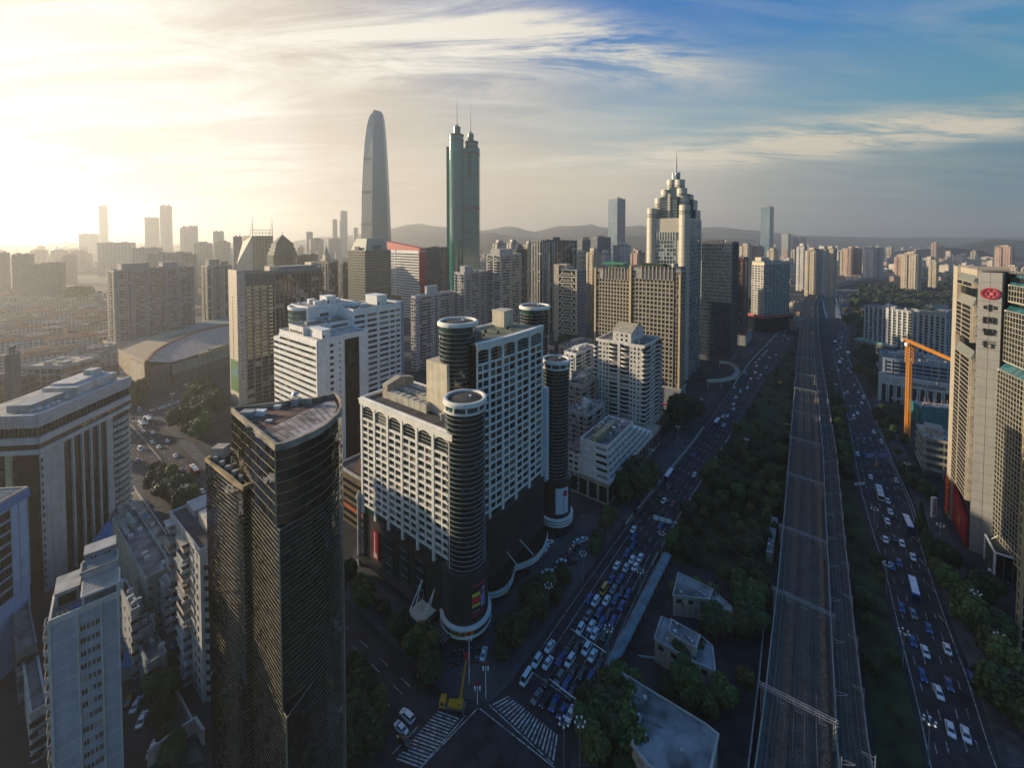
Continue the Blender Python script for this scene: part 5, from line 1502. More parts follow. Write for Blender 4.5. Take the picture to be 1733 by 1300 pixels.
def finance_tower():
 b=Bld('skyscraper','stepped stone-and-glass skyscraper with rounded shoulders and a central spire',(1165,357),D=376,xl=1096,xr=1187,cat='skyscraper')
 rt=b.root;z,w,d=b.z,b.w,b.d
 ST=M('warm_granite',(.47,.43,.34),.45,.07,spec=.5);BG=MG('teal_window',(.02,.05,.06),.08,1.8,alt=(.30,.33,.30),altf=.25)
 b.core(0,z-6,ST)
 g=MB();zc=ZAT(b.p.x,b.p.y,400)
 b.grid('L',0,zc,bay=2.6,storey=3.6,pier=.45,span=.8,out=.3,u0=d*.28,u1=d*.80)
 for i in range(9):b.fbox(b.fr,'L',d*.28+i*d*.065,d*.28+i*d*.065+1.1,-.1,1.0,zc-3,zc+4)
 b.grid('R',0,z-8,bay=3,storey=3.6,pier=.25,span=.5,out=.15)
 b.done(M('fin_pale',(.36,.38,.36),.5,.08),BG)
 m=MB();b.fbox(m,'L',d*.28,d*.80,0,.3,40,40.8);b.fbox(m,'L',d*.28,d*.80,0,.6,zc*.74,zc*.74+1.6);part(rt,'gold_band',m,SUN_GOLD)
 # rounded stone shafts, each tier higher towards the middle
 def shaft(cx,cy,r,zt,nm='round_shaft',slope=0,mat=ST):
  m=MB();m.cyl(cx,cy,0,zt,r,24);o=part(rt,nm,m,mat)
  q=MB();q.ringwall(arc_pts(cx,cy,r+.08,24),arc_pts(cx,cy,r-.1,24),-.09,.09);qm=q.mesh('joint',W_TAN)
  k=0
  while zt-1.2-k*3.6>zt-90:part(o,'joint',qm,None,loc=(0,0,zt-1.2-k*3.6));k+=1
  q=MB()
  for e in range(3):q.ringwall(arc_pts(cx,cy,r+.12,24),arc_pts(cx,cy,r-.1,24),zt-6-e*1.3,zt-5.4-e*1.3)
  part(o,'louvre',q,W_DGREY)
  return o
 Zp=lambda py:ZAT(b.p.x,b.p.y,py)
 R=d*.13
 for(u,py,dx)in((.90,350,0),(.80,331,.22),(.70,315,.36),(.60,296,.48)):
  shaft(w*dx+R*.4,d*u,R,Zp(py))
 for(u,py,dx)in((.10,346,0),(.20,330,.2),(.30,314,.36),(.40,297,.48)):
  shaft(w*dx+R*.4,d*u,R,Zp(py))
 GB=G_BLUE
 for(u0,u1,x0,py)in((.02,.16,.6,352),(.1,.3,.66,333),(.2,.4,.7,322)):
  m=MB();m.box(w*x0,w*1.0,d*u0,d*u1,0,Zp(py));part(rt,'glass_tier',m,GB)
 m=MB();m.box(w*.1,w*.9,d*.3,d*.7,z-8,Zp(330));m.box(w*.34,w*.72,d*.41,d*.59,Zp(330),Zp(312));m.box(w*.44,w*.64,d*.46,d*.54,Zp(312),Zp(288));mid=part(rt,'glass_heart',m,BG)
 for f,x in(('a',.1),):
  m=MB()
  for k in range(14):m.box(w*.1-.06,w*.9,d*.3-.05,d*.7+.05,z-8+k*2.6,z-7.8+k*2.6)if z-7+k*2.6<Zp(331)else None
  m.box(w*.1-.9,w*.12,d*.47,d*.53,zc,Zp(325));part(mid,'floor_line',m,ST)
 m=MB();cx,cy=w*.55,d*.5;m.cyl(cx,cy,Zp(292),Zp(284),2.2,10);m.cyl(cx-1.6,cy+2.4,Zp(296),Zp(283),1.0,8);m.cyl(cx+1.6,cy-2.4,Zp(296),Zp(282),1.0,8);m.bar((cx,cy,Zp(285)),(cx,cy,Zp(245)),1.0,.25,8);part(rt,'spire',m,STEEL)
finance_tower()
slabs('office_tower','plain dark blue glass office tower beside the elevated railway corridor',(1236,411),W_DGREY,G_BLUE,{'L':gr(bay=2.4,storey=3.7,pier=.16,span=.35,out=.16),'R':gr(bay=2.4,storey=3.7,pier=.16,span=.35)},yb=616,xl=1188,xr=1250,seed=22,podium=(1,5,W_DGREY),roofm=ROOFD)
slabs('apartment_tower','slender tower with white dotted windows half hidden behind the plain dark blue glass tower',(1193,442),TILEW,G_RES,{'L':rs(segs='wpw'),'R':rs(segs='wb')},D=470,xl=1184,xr=1202,seed=23)
slabs('apartment_tower','brown-red clad tower standing behind the plain dark blue glass tower on the railway side',(1258,438),M('brown_red_tile',(.15,.075,.06),.6,.15),G_RES,{'L':rs(segs='wrw'),'R':rs(segs='pwp')},D=500,xl=1246,xr=1266,seed=24,podium=(5,12,W_GREY))
def sunlit_block():
 b=Bld('office_tower','tower with sunlit cream end and blue gridded front over a red banner podium',(1291,444),yb=562,xl=1273,xr=1337,vp=2640)
 rt=b.root;z,w,d=b.z,b.w,b.d;zp=23
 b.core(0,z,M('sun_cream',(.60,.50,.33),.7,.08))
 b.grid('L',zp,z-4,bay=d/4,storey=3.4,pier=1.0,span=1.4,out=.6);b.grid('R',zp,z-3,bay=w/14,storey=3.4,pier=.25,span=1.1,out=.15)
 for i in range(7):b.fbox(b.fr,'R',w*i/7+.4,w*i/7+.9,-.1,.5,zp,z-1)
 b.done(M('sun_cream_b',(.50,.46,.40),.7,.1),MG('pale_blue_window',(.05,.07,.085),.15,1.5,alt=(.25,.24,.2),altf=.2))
 b.parapet(z,1.2);b.done(W_GREY,G_DARK,'parapet');b.roof(z);b.clutter(z,3,W_CREAM,(.02,.3,.3,.5,6),25)
 m=MB();m.box(-4,w+2,-5,d+6,0,zp-3);pd=part(rt,'podium',m,G_BLACK)
 n=10;A=[(-4.5+(w+7)*i/n,-5.5-2.2*sin(pi*i/n))for i in range(n+1)];B_=[(a[0],-4.9)for a in A]
 m=MB();m.stripwall(A,B_,zp-3.4,zp+.4);m.box(-4.6,-4.1,-5,d+6,zp-3.4,zp+.4);rbn=part(rt,'red_banner',m,MP('sign_red',(.36,.05,.035),.5))
 # worn characters on the banner: groups of small strokes
 m=MB()
 for i in range(10):
  t=(i+.7)/10.6;x=-4.5+(w+7)*t;y=-5.56-2.2*sin(pi*t)
  for q in range(7):
   a,c=RND.uniform(-1.1,.9),RND.uniform(-.8,.8);ll=RND.uniform(.4,1.2)
   if q%2:m.box(x+a,x+a+ll,y-.12,y-.02,zp-1.5+c,zp-1.3+c)
   else:m.box(x+a,x+a+.2,y-.12,y-.02,zp-1.5+c-ll/2,zp-1.5+c+ll/2)
 part(rbn,'sign_stroke',m,MP('sign_cream',(.55,.38,.28),.5),kind='stuff')
sunlit_block()
# -- white flats with rounded balconies and the stepped block at their foot
def round_balcony_flats():
 b=Bld('apartment_tower','white apartment tower with stacks of rounded balconies and a gabled penthouse',(1089,588),yb=748,xl=1009,xr=1117)
 rt=b.root;z,w,d=b.z,b.w,b.d;AW=M('apartment_white',(.62,.59,.52),.7,.12)
 b.core(0,z,AW);z0=9;st=2.9
 resi(b,'L',z0,z-.5,'wwRpRww',st,1.2);resi(b,'R',z0,z-.5,'RwR',st,1.2)
 b.punched('K',0,d,z0,z-1,n=6,storey=st);b.punched('B',0,w,z0,z-1,n=4,storey=st)
 b.done(AW,G_RES,'balcony_stack')
 # corner turrets of curved balconies
 for(cx,cy)in((0,0),(0,d),(w,0)):
  m=MB();g=MB();n=int((z-z0)/st)
  for k in range(n):
   zz=z0+k*st;m.ringwall(arc_pts(cx,cy,1.75,16),arc_pts(cx,cy,1.6,16),zz,zz+1.0);m.cyl(cx,cy,zz-.1,zz+.06,1.75,16)
  g.cyl(cx,cy,z0,z-.6,1.15,12)
  t=part(rt,'corner_balcony',m,AW);part(t,'dark_room',g,G_RES)
 m=MB();b.fbox(m,'L',d*.47,d*.53,.0,.12,z0,z-4);part(rt,'stair_slot',m,G_DARK)
 b.parapet(z,1.1);b.done(AW,G_RES,'parapet');b.roof(z,ROOFM);b.clutter(z,2,AW,None,31,2,4)
 m=MB();x0,x1,y0,y1=w*.1,w*.85,d*.30,d*.68;zt=z+7;m.box(x0,x1,y0,y1,z,zt);ph=part(rt,'penthouse',m,AW)
 m=MB();xm=(x0+x1)/2
 m.quad((x0-.4,y0-.5,zt),(x0-.4,y1+.5,zt),(xm,y1+.5,zt+4.4),(xm,y0-.5,zt+4.4));m.quad((x1+.4,y0-.5,zt),(xm,y0-.5,zt+4.4),(xm,y1+.5,zt+4.4),(x1+.4,y1+.5,zt))
 part(ph,'gable_roof',m,M('gable_sheet',(.42,.37,.24),.7,.2))
 m=MB();m.poly([(x0,y0,zt),(x1,y0,zt),(xm,y0,zt+4.2)]);m.poly([(x0,y1,zt),(x1,y1,zt),(xm,y1,zt+4.2)]);part(ph,'gable',m,AW)
 for q in(.25,.5,.75):
  m=MB();yy=y0+(y1-y0)*q;m.box(x0-.06,x0,yy-.7,yy+.7,z+1,z+2.6);m.box(x0-.06,x0,yy-.7,yy+.7,z+4,z+5.6);part(ph,'window',m,G_RES)
 m=MB();m.box(xm-.8,xm+.8,y0-.06,y0,zt-3,zt-1.4);m.box(xm-.6,xm+.6,y0-.06,y0,zt+.4,zt+1.8);part(ph,'window',m,G_RES)
 m=MB();m.box(-2,w+2.5,-2.5,d+2,0,z0-.2);pd=part(rt,'podium',m,W_TAN)
 m=MB()
 for k in range(8):m.box(-1.5+(w+3)*k/8,-1.5+(w+3)*k/8+1.6,-2.8,-2.4,1,7.6)
 part(pd,'shop_window',m,G_DARK)
round_balcony_flats()
def stepped_white():
 b=Bld('office_block','low white stepped block with banded terraces facing the road below the rounded-balcony flats',(1029,762),yb=857,xl=963,xr=1118)
 rt=b.root;w,d=b.w,b.d;SW=M('stepped_white',(.60,.60,.57),.7,.14)
 z=b.z;zb=11
 m=MB();m.box(0,w,0,d,0,zb);base=part(rt,'base',m,M('base_tan',(.33,.28,.21),.7,.16))
 for k in range(5):
  for f,L in(('R',w),('L',d)):
   n=int(L/5)
   if k==0:
    for i in range(n):window_obj(b,f,L*i/n+.7,L*(i+1)/n-.7,1.2,8.6,G_DARK,.05)
    # five terraced storeys shrinking away from the street
 n=5;h=(z-zb)/n
 for k in range(n):
  e=.62-.0;x1=w*(.78-.085*k)
  zz=zb+k*h
  m=MB();m.box(.2*k,x1,.25*k,d*.72,zz,zz+h);st=part(rt,'storey',m,SW)
  b.vol(.2*k,.25*k,x1,d*.72)
  L=x1-.2*k
  m=MB();b.fbox(m,'R',L*.03,L*.97,.0,.05,zz+h*.42,zz+h*.88);b.fbox(m,'L',d*.02,d*.28,0,.05,zz+h*.45,zz+h*.85);part(st,'window_band',m,G_DARK)
  m=MB();b.fbox(m,'R',-.4,L+.6,0,.9,zz-.1,zz+h*.36);b.fbox(m,'L',-.5,d*.34,0,.7,zz-.1,zz+h*.36);part(st,'balcony_band',m,SW)
  m=MB()
  for i in range(10):b.fbox(m,'R',L*i/10,L*i/10+.25,0,.5,zz+h*.36,zz+h)
  for i in range(3):b.fbox(m,'L',d*(.4+.12*i),d*(.4+.12*i)+1.2,0,.06,zz+h*.4,zz+h*.8)
  part(st,'pier',m,SW,kind='stuff')
 b.parapet(z,1.2);b.done(SW,G_DARK,'parapet');b.roof(z,ROOFM)
 b.clutter(z,3,M('olive_hut',(.30,.27,.17),.8,.2),(.05,.42,.55,.16,3),34,2,8);b._r=(0,0,w,d)
 m=MB();m.box(0,w*.5,d*.72,d*1.05,0,z*.78);sd=part(rt,'side_wing',m,SW)
 m=MB()
 for k in range(7):
  for i in range(2):m.box(-.05,0,d*(.76+.14*i),d*(.76+.14*i)+2,3+k*2.9,4.5+k*2.9)
 part(sd,'window',m,G_RES)
 m=MB();m.box(-.3,w*.5+.3,d*.72-.3,d*1.05+.3,z*.78,z*.78+.8);part(sd,'roof',m,M('purple_felt',(.12,.09,.10),.9,.3,streak=False))
stepped_white()
# old mid-rise blocks filling the gap behind the far turret
for i,(tp,D,xl,xr,lb,mt)in enumerate((((994,704),232,962,1022,'old grey walk-up block with cluttered roof left of the rounded-balcony flats',W_GREY),((985,655),262,960,1012,'taller old block with stacked balconies behind the cluttered grey roof',W_TAN),((975,600),330,955,1006,'pale block with a square lift house right of the far hotel turret',W_WHITE),((1000,640),300,968,1020,'weathered block with green-edged roof garden between the hotel turret and white flats',W_GREEN),((968,590),420,945,1003,'low brownish block beyond the square lift house',W_TAN))):
 slabs('old_block',lb,tp,mt,G_RES,{'L':rs(segs='wbwbw',storey=2.9),'R':rs(segs='bwbw',storey=2.9)},D=D,xl=xl,xr=xr,clutter=5,seed=40+i,acs=6,tanks=2,hut=(.3,.3,.3,.3,3.2))
 # courtyard blocks at lower left between the panelled tower and the balconied flats
for i,(tp,z,xl,xr,lb,mt,rm)in enumerate((((246,985),24,190,292,'blank greenish concrete block with a row of small windows, behind the panelled tower',W_GREEN,ROOFM),((279,1000),22,250,300,'narrow grey block with diagonal roof bands beside the old balconied flats',W_GREY,ROOFL),((222,1040),20,200,236,'small gridded grey annex squeezed against the panelled tower',W_GREY,ROOFD),((232,945),9,176,290,'flat concrete car-park deck with a boundary wall below the banded office',W_GREY,M('stained_screed',(.30,.28,.22),.9,.35,scale=.2,streak=False)))):
 b=slabs('concrete_block',lb,tp,mt,G_RES,{'R':dict(k='punch',n=3,storey=3.2,ww=1,wh=1.1),'L':dict(k='punch',n=3,storey=3.2,ww=1,wh=1.1)},z=z,xl=xl,xr=xr,clutter=2,seed=60+i,acs=4,tanks=0,roofm=rm)
def blue_sheds():
 for(px,py,z,w,d,lb)in((203,896,12,13,11,'shed with a bright blue sheet roof beside the banded office'),(234,1107,5,6,5,'small lean-to with a blue roof in the dark courtyard'),(262,1098,4.5,11,3.2,'long narrow blue-roofed canopy across the courtyard')):
  p=G(px,py,z);t=thing('shed',lb,'shed',(p.x,p.y,0),radians(20))
  m=MB();m.box(-w/2,w/2,-d/2,d/2,0,z-.8);part(t,'wall',m,W_GREEN)
  m=MB();m.prism([(-w/2-.3,-d/2-.3),(w/2+.3,-d/2-.3),(w/2+.3,d/2+.3),(-w/2-.3,d/2+.3)],z-.8,z,zt=[z-.5,z-.5,z+.9,z+.9])
  part(t,'roof',m,M('blue_roof',(.03,.14,.30),.6,.2,streak=False))
  m=MB()
  for k in range(int(w)):m.bar((-w/2+k+.5,-d/2-.3,z-.42),(-w/2+k+.5,d/2+.3,z+.98),.07)
  part(t,'roof_rib',m,M('blue_roof',()),kind='stuff')
blue_sheds()
# brown banded car park behind the hotel, and the dark stair tower by the roofs at far left
def brown_carpark():
 b=Bld('car_park','brown multi-storey car park with orange trim left of the hotel',(619,818),D=178,xl=570,w=20)
 b.core(0,b.z,M('carpark_brown',(.10,.075,.04),.7,.2))
 for k in range(int(b.z/3.4)):
  m=MB()
  for f in 'LR':b.fbox(m,f,0,b.flen(f),0,.06,k*3.4+1.3,k*3.4+3.0)
  part(b.root,'dark_opening',m,G_BLACK)
 m=MB();b.fbox(m,'L',0,b.d,0,.5,7.4,8.6);part(b.root,'orange_trim',m,MP('orange_trim',(.42,.09,.015),.6))
 b.parapet(b.z,1);b.done(W_GREY,G_DARK,'parapet');b.roof(b.z,ROOFD);b.clutter(b.z,4,W_BROWN,(.1,.2,.3,.3,3),71,1,6)
brown_carpark()
slabs('office_tower','dark stair-tower-like block rising beyond the banded office roof at far left',(26,597),W_DGREY,G_BLACK,{'R':gr(bay=4,storey=3.5,pier=.2,span=.3),'L':gr(bay=4,storey=3.5)},D=262,xl=9,xr=34,vp=2200,seed=72,hut=(.1,.2,.5,.5,5))
slabs('market_hall','low hall with a wide ridged tan roof behind the banded office',(104,622),W_GREY,G_DARK,{'R':gr(bay=6,storey=5,pier=.5,span=1.2),'L':gr(bay=6,storey=5)},z=26,xl=34,xr=170,vp=900,seed=73,roofm=M('tan_ridged_roof',(.40,.33,.25),.8,.2,streak=False),acs=5)
slabs('market_hall','low dark block with a white roof edge at the left border beyond the banded office',(34,640),W_DGREY,G_DARK,{'R':gr(bay=6,storey=5),'L':gr(bay=6,storey=5)},z=30,xl=-60,xr=60,vp=900,seed=74,roofm=ROOFL)
# -- bank tower at the right
RZB=atan2(-.605,.796)
def bank_tower():
 b=Bld('bank_tower','bank tower with a pale central pylon bearing a red round emblem and black characters',(1697,461),yb=940,rz=RZB,xl=1622,w=26,cat='bank')
 rt=b.root;z=b.z
 ZB=lambda py:ZAT(b.p.x,b.p.y,py)
 PYL=M('bank_panel',(.27,.27,.25),.55,.08,scale=.12);LIT=M('bank_stone',(.38,.335,.255),.65,.08)
 # the pylon turns one flat face to the viewer; the side wing runs back along the road, the front wing to the right
 L0=b.d
 p0=G(1656,460,z);p1=G(1697,461.8,z)
 l0,l1=b.local(p0),b.local(p1)
 far=b.local(G(1622,453,z))
 m=MB();q=[l0,l1,(l1[0]+6,l1[1]+10),(l0[0]+6,l0[1]+8)]
 m.prism(q,0,z);py_=part(rt,'pylon',m,PYL)
 e=Vector((l1[0]-l0[0],l1[1]-l0[1]));W=e.length;e.normalize();n=Vector((e.y,-e.x));ang=atan2(e.y,e.x)
 def on(u,zz,o):return(l0[0]+e.x*u+n.x*o,l0[1]+e.y*u+n.y*o,zz)
 m=MB();k=z
 while k>1:
  a,c=on(0,0,.03),on(W,0,.03);m.bar((a[0],a[1],k),(c[0],c[1],k),.08);k-=3.9
 for u in(.5,):m.bar(on(W*u,0,.02),on(W*u,z,.02),.05)
 part(py_,'panel_joint',m,W_DGREY,kind='stuff')
 # round red emblem: ring, inner box and two stubs
 RED=MP('emblem_red',(.34,.012,.035),.4)
 zc=ZB(497);R=2.6;m=MB()
 def arcseg(mb,r0,r1,o0,o1,nn=36,asp=.88):
  for i in range(nn):
   a0,a1=2*pi*i/nn,2*pi*(i+1)/nn
   P=lambda r,a,o:on(W*.52+r*cos(a),zc+r*asp*sin(a),o)
   mb.quad(P(r0,a0,o1),P(r0,a1,o1),P(r1,a1,o1),P(r1,a0,o1));mb.quad(P(r1,a0,o1),P(r1,a1,o1),P(r1,a1,o0),P(r1,a0,o0));mb.quad(P(r0,a1,o1),P(r0,a0,o1),P(r0,a0,o0),P(r0,a1,o0))
 arcseg(m,R*.74,R,.1,.55)
 def fb(mb,u0,u1,z0,z1,o0=.1,o1=.5):
  c=[on(W*.52+u0,0,o0),on(W*.52+u1,0,o0),on(W*.52+u1,0,o1),on(W*.52+u0,0,o1)]
  mb.prism([x[:2]for x in c][::-1]if False else[c[0][:2],c[3][:2],c[2][:2],c[1][:2]],zc+z0,zc+z1)
 fb(m,-.16,.16,.8,R*.7);fb(m,-.16,.16,-R*.7,-.8)
 fb(m,-1.15,1.15,.55,.95);fb(m,-1.15,1.15,-.95,-.55);fb(m,-1.15,-.72,-.55,.55);fb(m,.72,1.15,-.55,.55)
 part(py_,'round_emblem',m,RED)
 m=MB();arcseg(m,0,R*.74,.08,.12,24);part(py_,'emblem_ground',m,MP('emblem_pink',(.42,.22,.22),.5))
 INK=MP('black_letter',(.012,.012,.016),.4)
 for ch,py in zip('中国银行',(522,543,563,584)):
  c=on(W*.5,ZB(py),.35)
  lettering(py_,ch,3.0,c,(pi/2,0,ang),INK,extrude=.25,sx=1.25)
  # side wing along the road: three tiers of slanted bays between sunlit stone edges
 A=Vector(l0)+(Vector(far)-Vector(l0)).normalized()*.3;B_=Vector(far);dr=(B_-A).normalized();LL=(B_-A).length;nn=Vector((-dr.y,dr.x));nn=nn if nn.x<0 else-nn
 def side(u,o):return(A.x+dr.x*u+nn.x*o,A.y+dr.y*u+nn.y*o)
 def sbox(mb,u0,u1,o0,o1,z0,z1):
  mb.prism([side(u0,o0),side(u0,o1),side(u1,o1),side(u1,o0)],z0,z1)
 m=MB();sbox(m,0,LL,-14,0,0,z);part(rt,'wall',m,G_BLACK)
 m=MB();sbox(m,LL*.80,LL+.6,-14,1.4,0,z+.9);sbox(m,-.1,LL*.8,-1.0,.3,z-2.6,z+.8);part(rt,'stone_edge',m,LIT)
 SG=MG('bank_glass',(.022,.022,.016),.1,1.6,alt=(.05,.05,.035),altf=.15)
 for(yt,yb_)in((459,494),(500,588),(592,860)):
  zt,zb=ZB(yt)-1.5,ZB(yb_)+1.2
  m=MB();zs=zt-3.6
  m.prism([side(.5,0),side(.5,1.3),side(LL*.79,1.3),side(LL*.79,0)],zb,zs);bay=part(rt,'glazed_bay',m,SG)
  m=MB();m.quad((*side(.5,1.3),zs),(*side(LL*.79,1.3),zs),(*side(LL*.79,.1),zt),(*side(.5,.1),zt));m.poly([(*side(.5,0),zs),(*side(.5,1.3),zs),(*side(.5,.1),zt)]);part(bay,'sloped_glass',m,MG('sloped_pane',(.14,.15,.13),.2,1.5,alt=(.2,.2,.16)))
  k=zs
  while k>zb:
   m=MB();sbox(m,.35,LL*.80,1.3,1.5,k-.13,k+.13)
   part(bay,'floor_line',m,M('floor_line_gold',(.40,.35,.26),.5,.06,streak=False));k-=1.95
  m=MB();sbox(m,.2,.7,0,1.6,zb-.3,zs+.2);sbox(m,LL*.5,LL*.52,1.3,1.45,zb,zs);part(bay,'edge_rib',m,LIT)
  m=MB();sbox(m,0,.3,-.1,1.0,zb,zs)
  k2=zs
  while k2>zb:sbox(m,-.5,.2,.1,1.3,k2-.2,k2+.2);k2-=3.9
  part(bay,'end_ladder',m,W_TAN,kind='stuff')
  # front wing right of the pylon: gridded black panes under teal sloped skylights
 fa=Vector(l1);fd=Vector((cos(0),sin(0)));u2=26.0
 ex=Vector(b.local(G(1760,470,z)));fdv=(ex-fa).normalized();fn=Vector((fdv.y,-fdv.x));FW=30
 def frt(u,o):return(fa.x+fdv.x*u+fn.x*o,fa.y+fdv.y*u+fn.y*o)
 def fbx(mb,u0,u1,o0,o1,z0,z1):mb.prism([frt(u0,o0),frt(u0,o1),frt(u1,o1),frt(u1,o0)][::-1],z0,z1)
 TEAL=MG('teal_skylight',(.02,.095,.115),.12,1.7,alt=(.035,.12,.14),altf=.3)
 m=MB();fbx(m,-.6,FW,-12,-2.4,0,z-1.5);part(rt,'front_wall',m,G_BLACK)
 for ti,(yt,yb_,o)in enumerate(((464,507,-1.8),(511,606,-1.0),(610,905,.3))):
  zt,zb=ZB(yt),ZB(yb_);zs=zt-(3.9 if ti==0 else 2.8)
  m=MB();fbx(m,.2,FW,-3,o-.12,zb,zs);wg=part(rt,'glazed_tier',m,G_BLACK)
  m=MB();fbx(m,0,FW,-3.2,o+.05,zb-.5,zb)
  nz=round((zs-zb)/1.9);nu=int(FW/1.75)
  for k in range(nz+1):zz=zb+(zs-zb)*k/nz;fbx(m,0,FW,-.3+o,o+.06,zz-.13,zz+.13)
  for i in range(nu+1):u=FW*i/nu;fbx(m,max(0,u-.11),u+.11,-.3+o,o+.1,zb,zs)
  part(wg,'grid_frame',m,M('grid_pale',(.32,.30,.24),.5,.08,streak=False))
  for i in range(min(nu,9)):
   for k in range(nz):
    if(ti<2 or k>nz-12):
     u0,u1=FW*i/nu+.11,FW*(i+1)/nu-.11;z0,z1=zb+(zs-zb)*k/nz+.13,zb+(zs-zb)*(k+1)/nz-.13
     w_=bpy.data.objects.new('window',unit_pane(G_BLACK));COL.objects.link(w_);w_.parent=rt
     p=frt(u0,o-.04);w_.location=(*p,z0);w_.rotation_euler=(0,0,atan2(fdv.y,fdv.x)+RND.uniform(-.008,.008));w_.scale=(u1-u0,1,z1-z0)
  m=MB();nq=nu
  for i in range(nq):m.quad((*frt(FW*i/nq+.06,o+.04),zs),(*frt(FW*(i+1)/nq-.06,o+.04),zs),(*frt(FW*(i+1)/nq-.06,o-2.2),zt),(*frt(FW*i/nq+.06,o-2.2),zt))
  part(wg,'sloped_skylight',m,TEAL)
  m=MB();m.poly([(*frt(0,o),zb),(*frt(0,o),zs),(*frt(0,o-2.2),zt),(*frt(0,o-3),zt),(*frt(0,o-3),zb)])
  fbx(m,-.05,.9,o-3,o+.14,zs-.4,zs+.1);part(wg,'tier_end',m,M('bank_pale',(.52,.50,.40),.6,.08))
 m=MB();fbx(m,8,FW,-12,-4.5,z-1.5,z+6.2);ch=part(rt,'crown_house',m,LIT)
 m=MB();fbx(m,7.4,FW,-12.2,-4.1,z+6.2,z+6.9);part(ch,'crown_slab',m,LIT)
 for k in range(3):
  m=MB();fbx(m,10+k*5,13+k*5,-4.5,-4.42,z+2,z+4.2);part(ch,'window',m,G_GREEN)
 m=MB();pts=[side(u,.2)for u in(0,LL*.5,LL)]
 for k in range(26):
  u=LL*k/26;p=side(u,.1);m.bar((*p,z+.8),(*p,z+1.7),.08)
  if k<14:p=frt(k*.9,-2);m.bar((*p,z-.2),(*p,z+1.1),.08)
 part(rt,'roof_rail',m,W_TAN,kind='stuff')
 # red festival hoardings at the foot
 m=MB();sbox(m,LL*.80,LL+.9,1.45,1.8,1.5,18);rb=part(rt,'red_hoarding',m,MP('hoarding_red',(.50,.018,.02),.5))
 def chars(par,txt,sz,fn_u,z0,z1,mat,rot):
  for i,c in enumerate(txt):lettering(par,c,sz,(*fn_u,z1-(z1-z0)*(i+.5)/len(txt)),rot,mat,extrude=.04)
 YEL=MP('festive_yellow',(.75,.45,.03),.5)
 cu=side(LL*.9,1.86)
 chars(rt,'国庆快乐',2.1,cu,3,14.5,YEL,(pi/2,0,atan2(-dr.y,-dr.x)))
 m=MB()
 for i in range(16):
  a=i*.8;sbox(m,LL*(.82+.012*i),LL*(.82+.012*i)+.5,1.8,1.9,15.6+.8*sin(a),16.7+.8*sin(a))
  sbox(m,LL*(.82+.012*i),LL*(.82+.012*i)+.5,1.8,1.9,1.6+.6*sin(a),2.4+.6*sin(a))
 part(rb,'flower_print',m,MP('flower_orange',(.80,.25,.02),.5))
 m=MB();m.prism([side(.2,.2),side(.2,1.0),side(LL*.72,1.0),side(LL*.72,.2)],1.0,17,zt=[12,12,18,18]);rb2=part(rt,'red_hoarding',m,MP('hoarding_dark_red',(.30,.012,.015),.5))
 m=MB()
 for i in range(12):sbox(m,LL*(.12+.045*i),LL*(.12+.045*i)+.45,1.0,1.05,10,11)
 sbox(m,LL*.30,LL*.42,1.0,1.05,4.5,8.5)
 part(rb2,'gold_print',m,MP('hoarding_gold',(.45,.22,.03),.5))
bank_tower()
# -- neighbours of the bank
def glass_box():
 b=Bld('showroom','small dark glass showroom with pale edges at the foot of the bank tower',(1684,936),z=10,rz=RZB,xl=1668,w=16)
 b.core(0,b.z-.2,G_BLACK)
 for f in 'LR':b.grid(f,0,b.z-.3,bay=2.2,storey=1.6,pier=.1,span=.08,out=.06)
 b.done(M('grid_pale',()),G_BLACK)
 m=MB();
 for(x,y)in((0,0),(b.w,0),(0,b.d)):m.box(x-.3,x+.25,y-.3,y+.25,0,b.z)
 m.box(-.3,b.w,-.3,.2,b.z-.2,b.z+.3);m.box(-.3,.2,.2,b.d,b.z-.2,b.z+.3);part(b.root,'pale_edge',m,W_WHITE)
 b.roof(b.z-.2,ROOFD)
 m=MB()
 for k in range(4):m.bar((1+k*3,b.d*.8,b.z),(2.5+k*3,b.d*.75,b.z+2.4),.14);m.bar((2.5+k*3,b.d*.75,b.z+2.4),(4+k*3,b.d*.8,b.z),.14)
 part(b.root,'zigzag_truss',m,W_WHITE)
 m=MB();m.box(7,13,3,6,b.z,b.z+1.8);part(b.root,'plant_room',m,W_BROWN)
glass_box()
slabs('office_block','tall ochre-edged block cut by the right border in front of the bank',(1744,622),M('edge_ochre',(.40,.32,.18),.6,.1),G_BLACK,{'L':gr(bay=5,storey=3.6,pier=.9,span=.5),'R':gr(bay=5,storey=3.6,pier=.6,span=.5)},D=128,xl=1738,w=20,rz=RZB,seed=80)
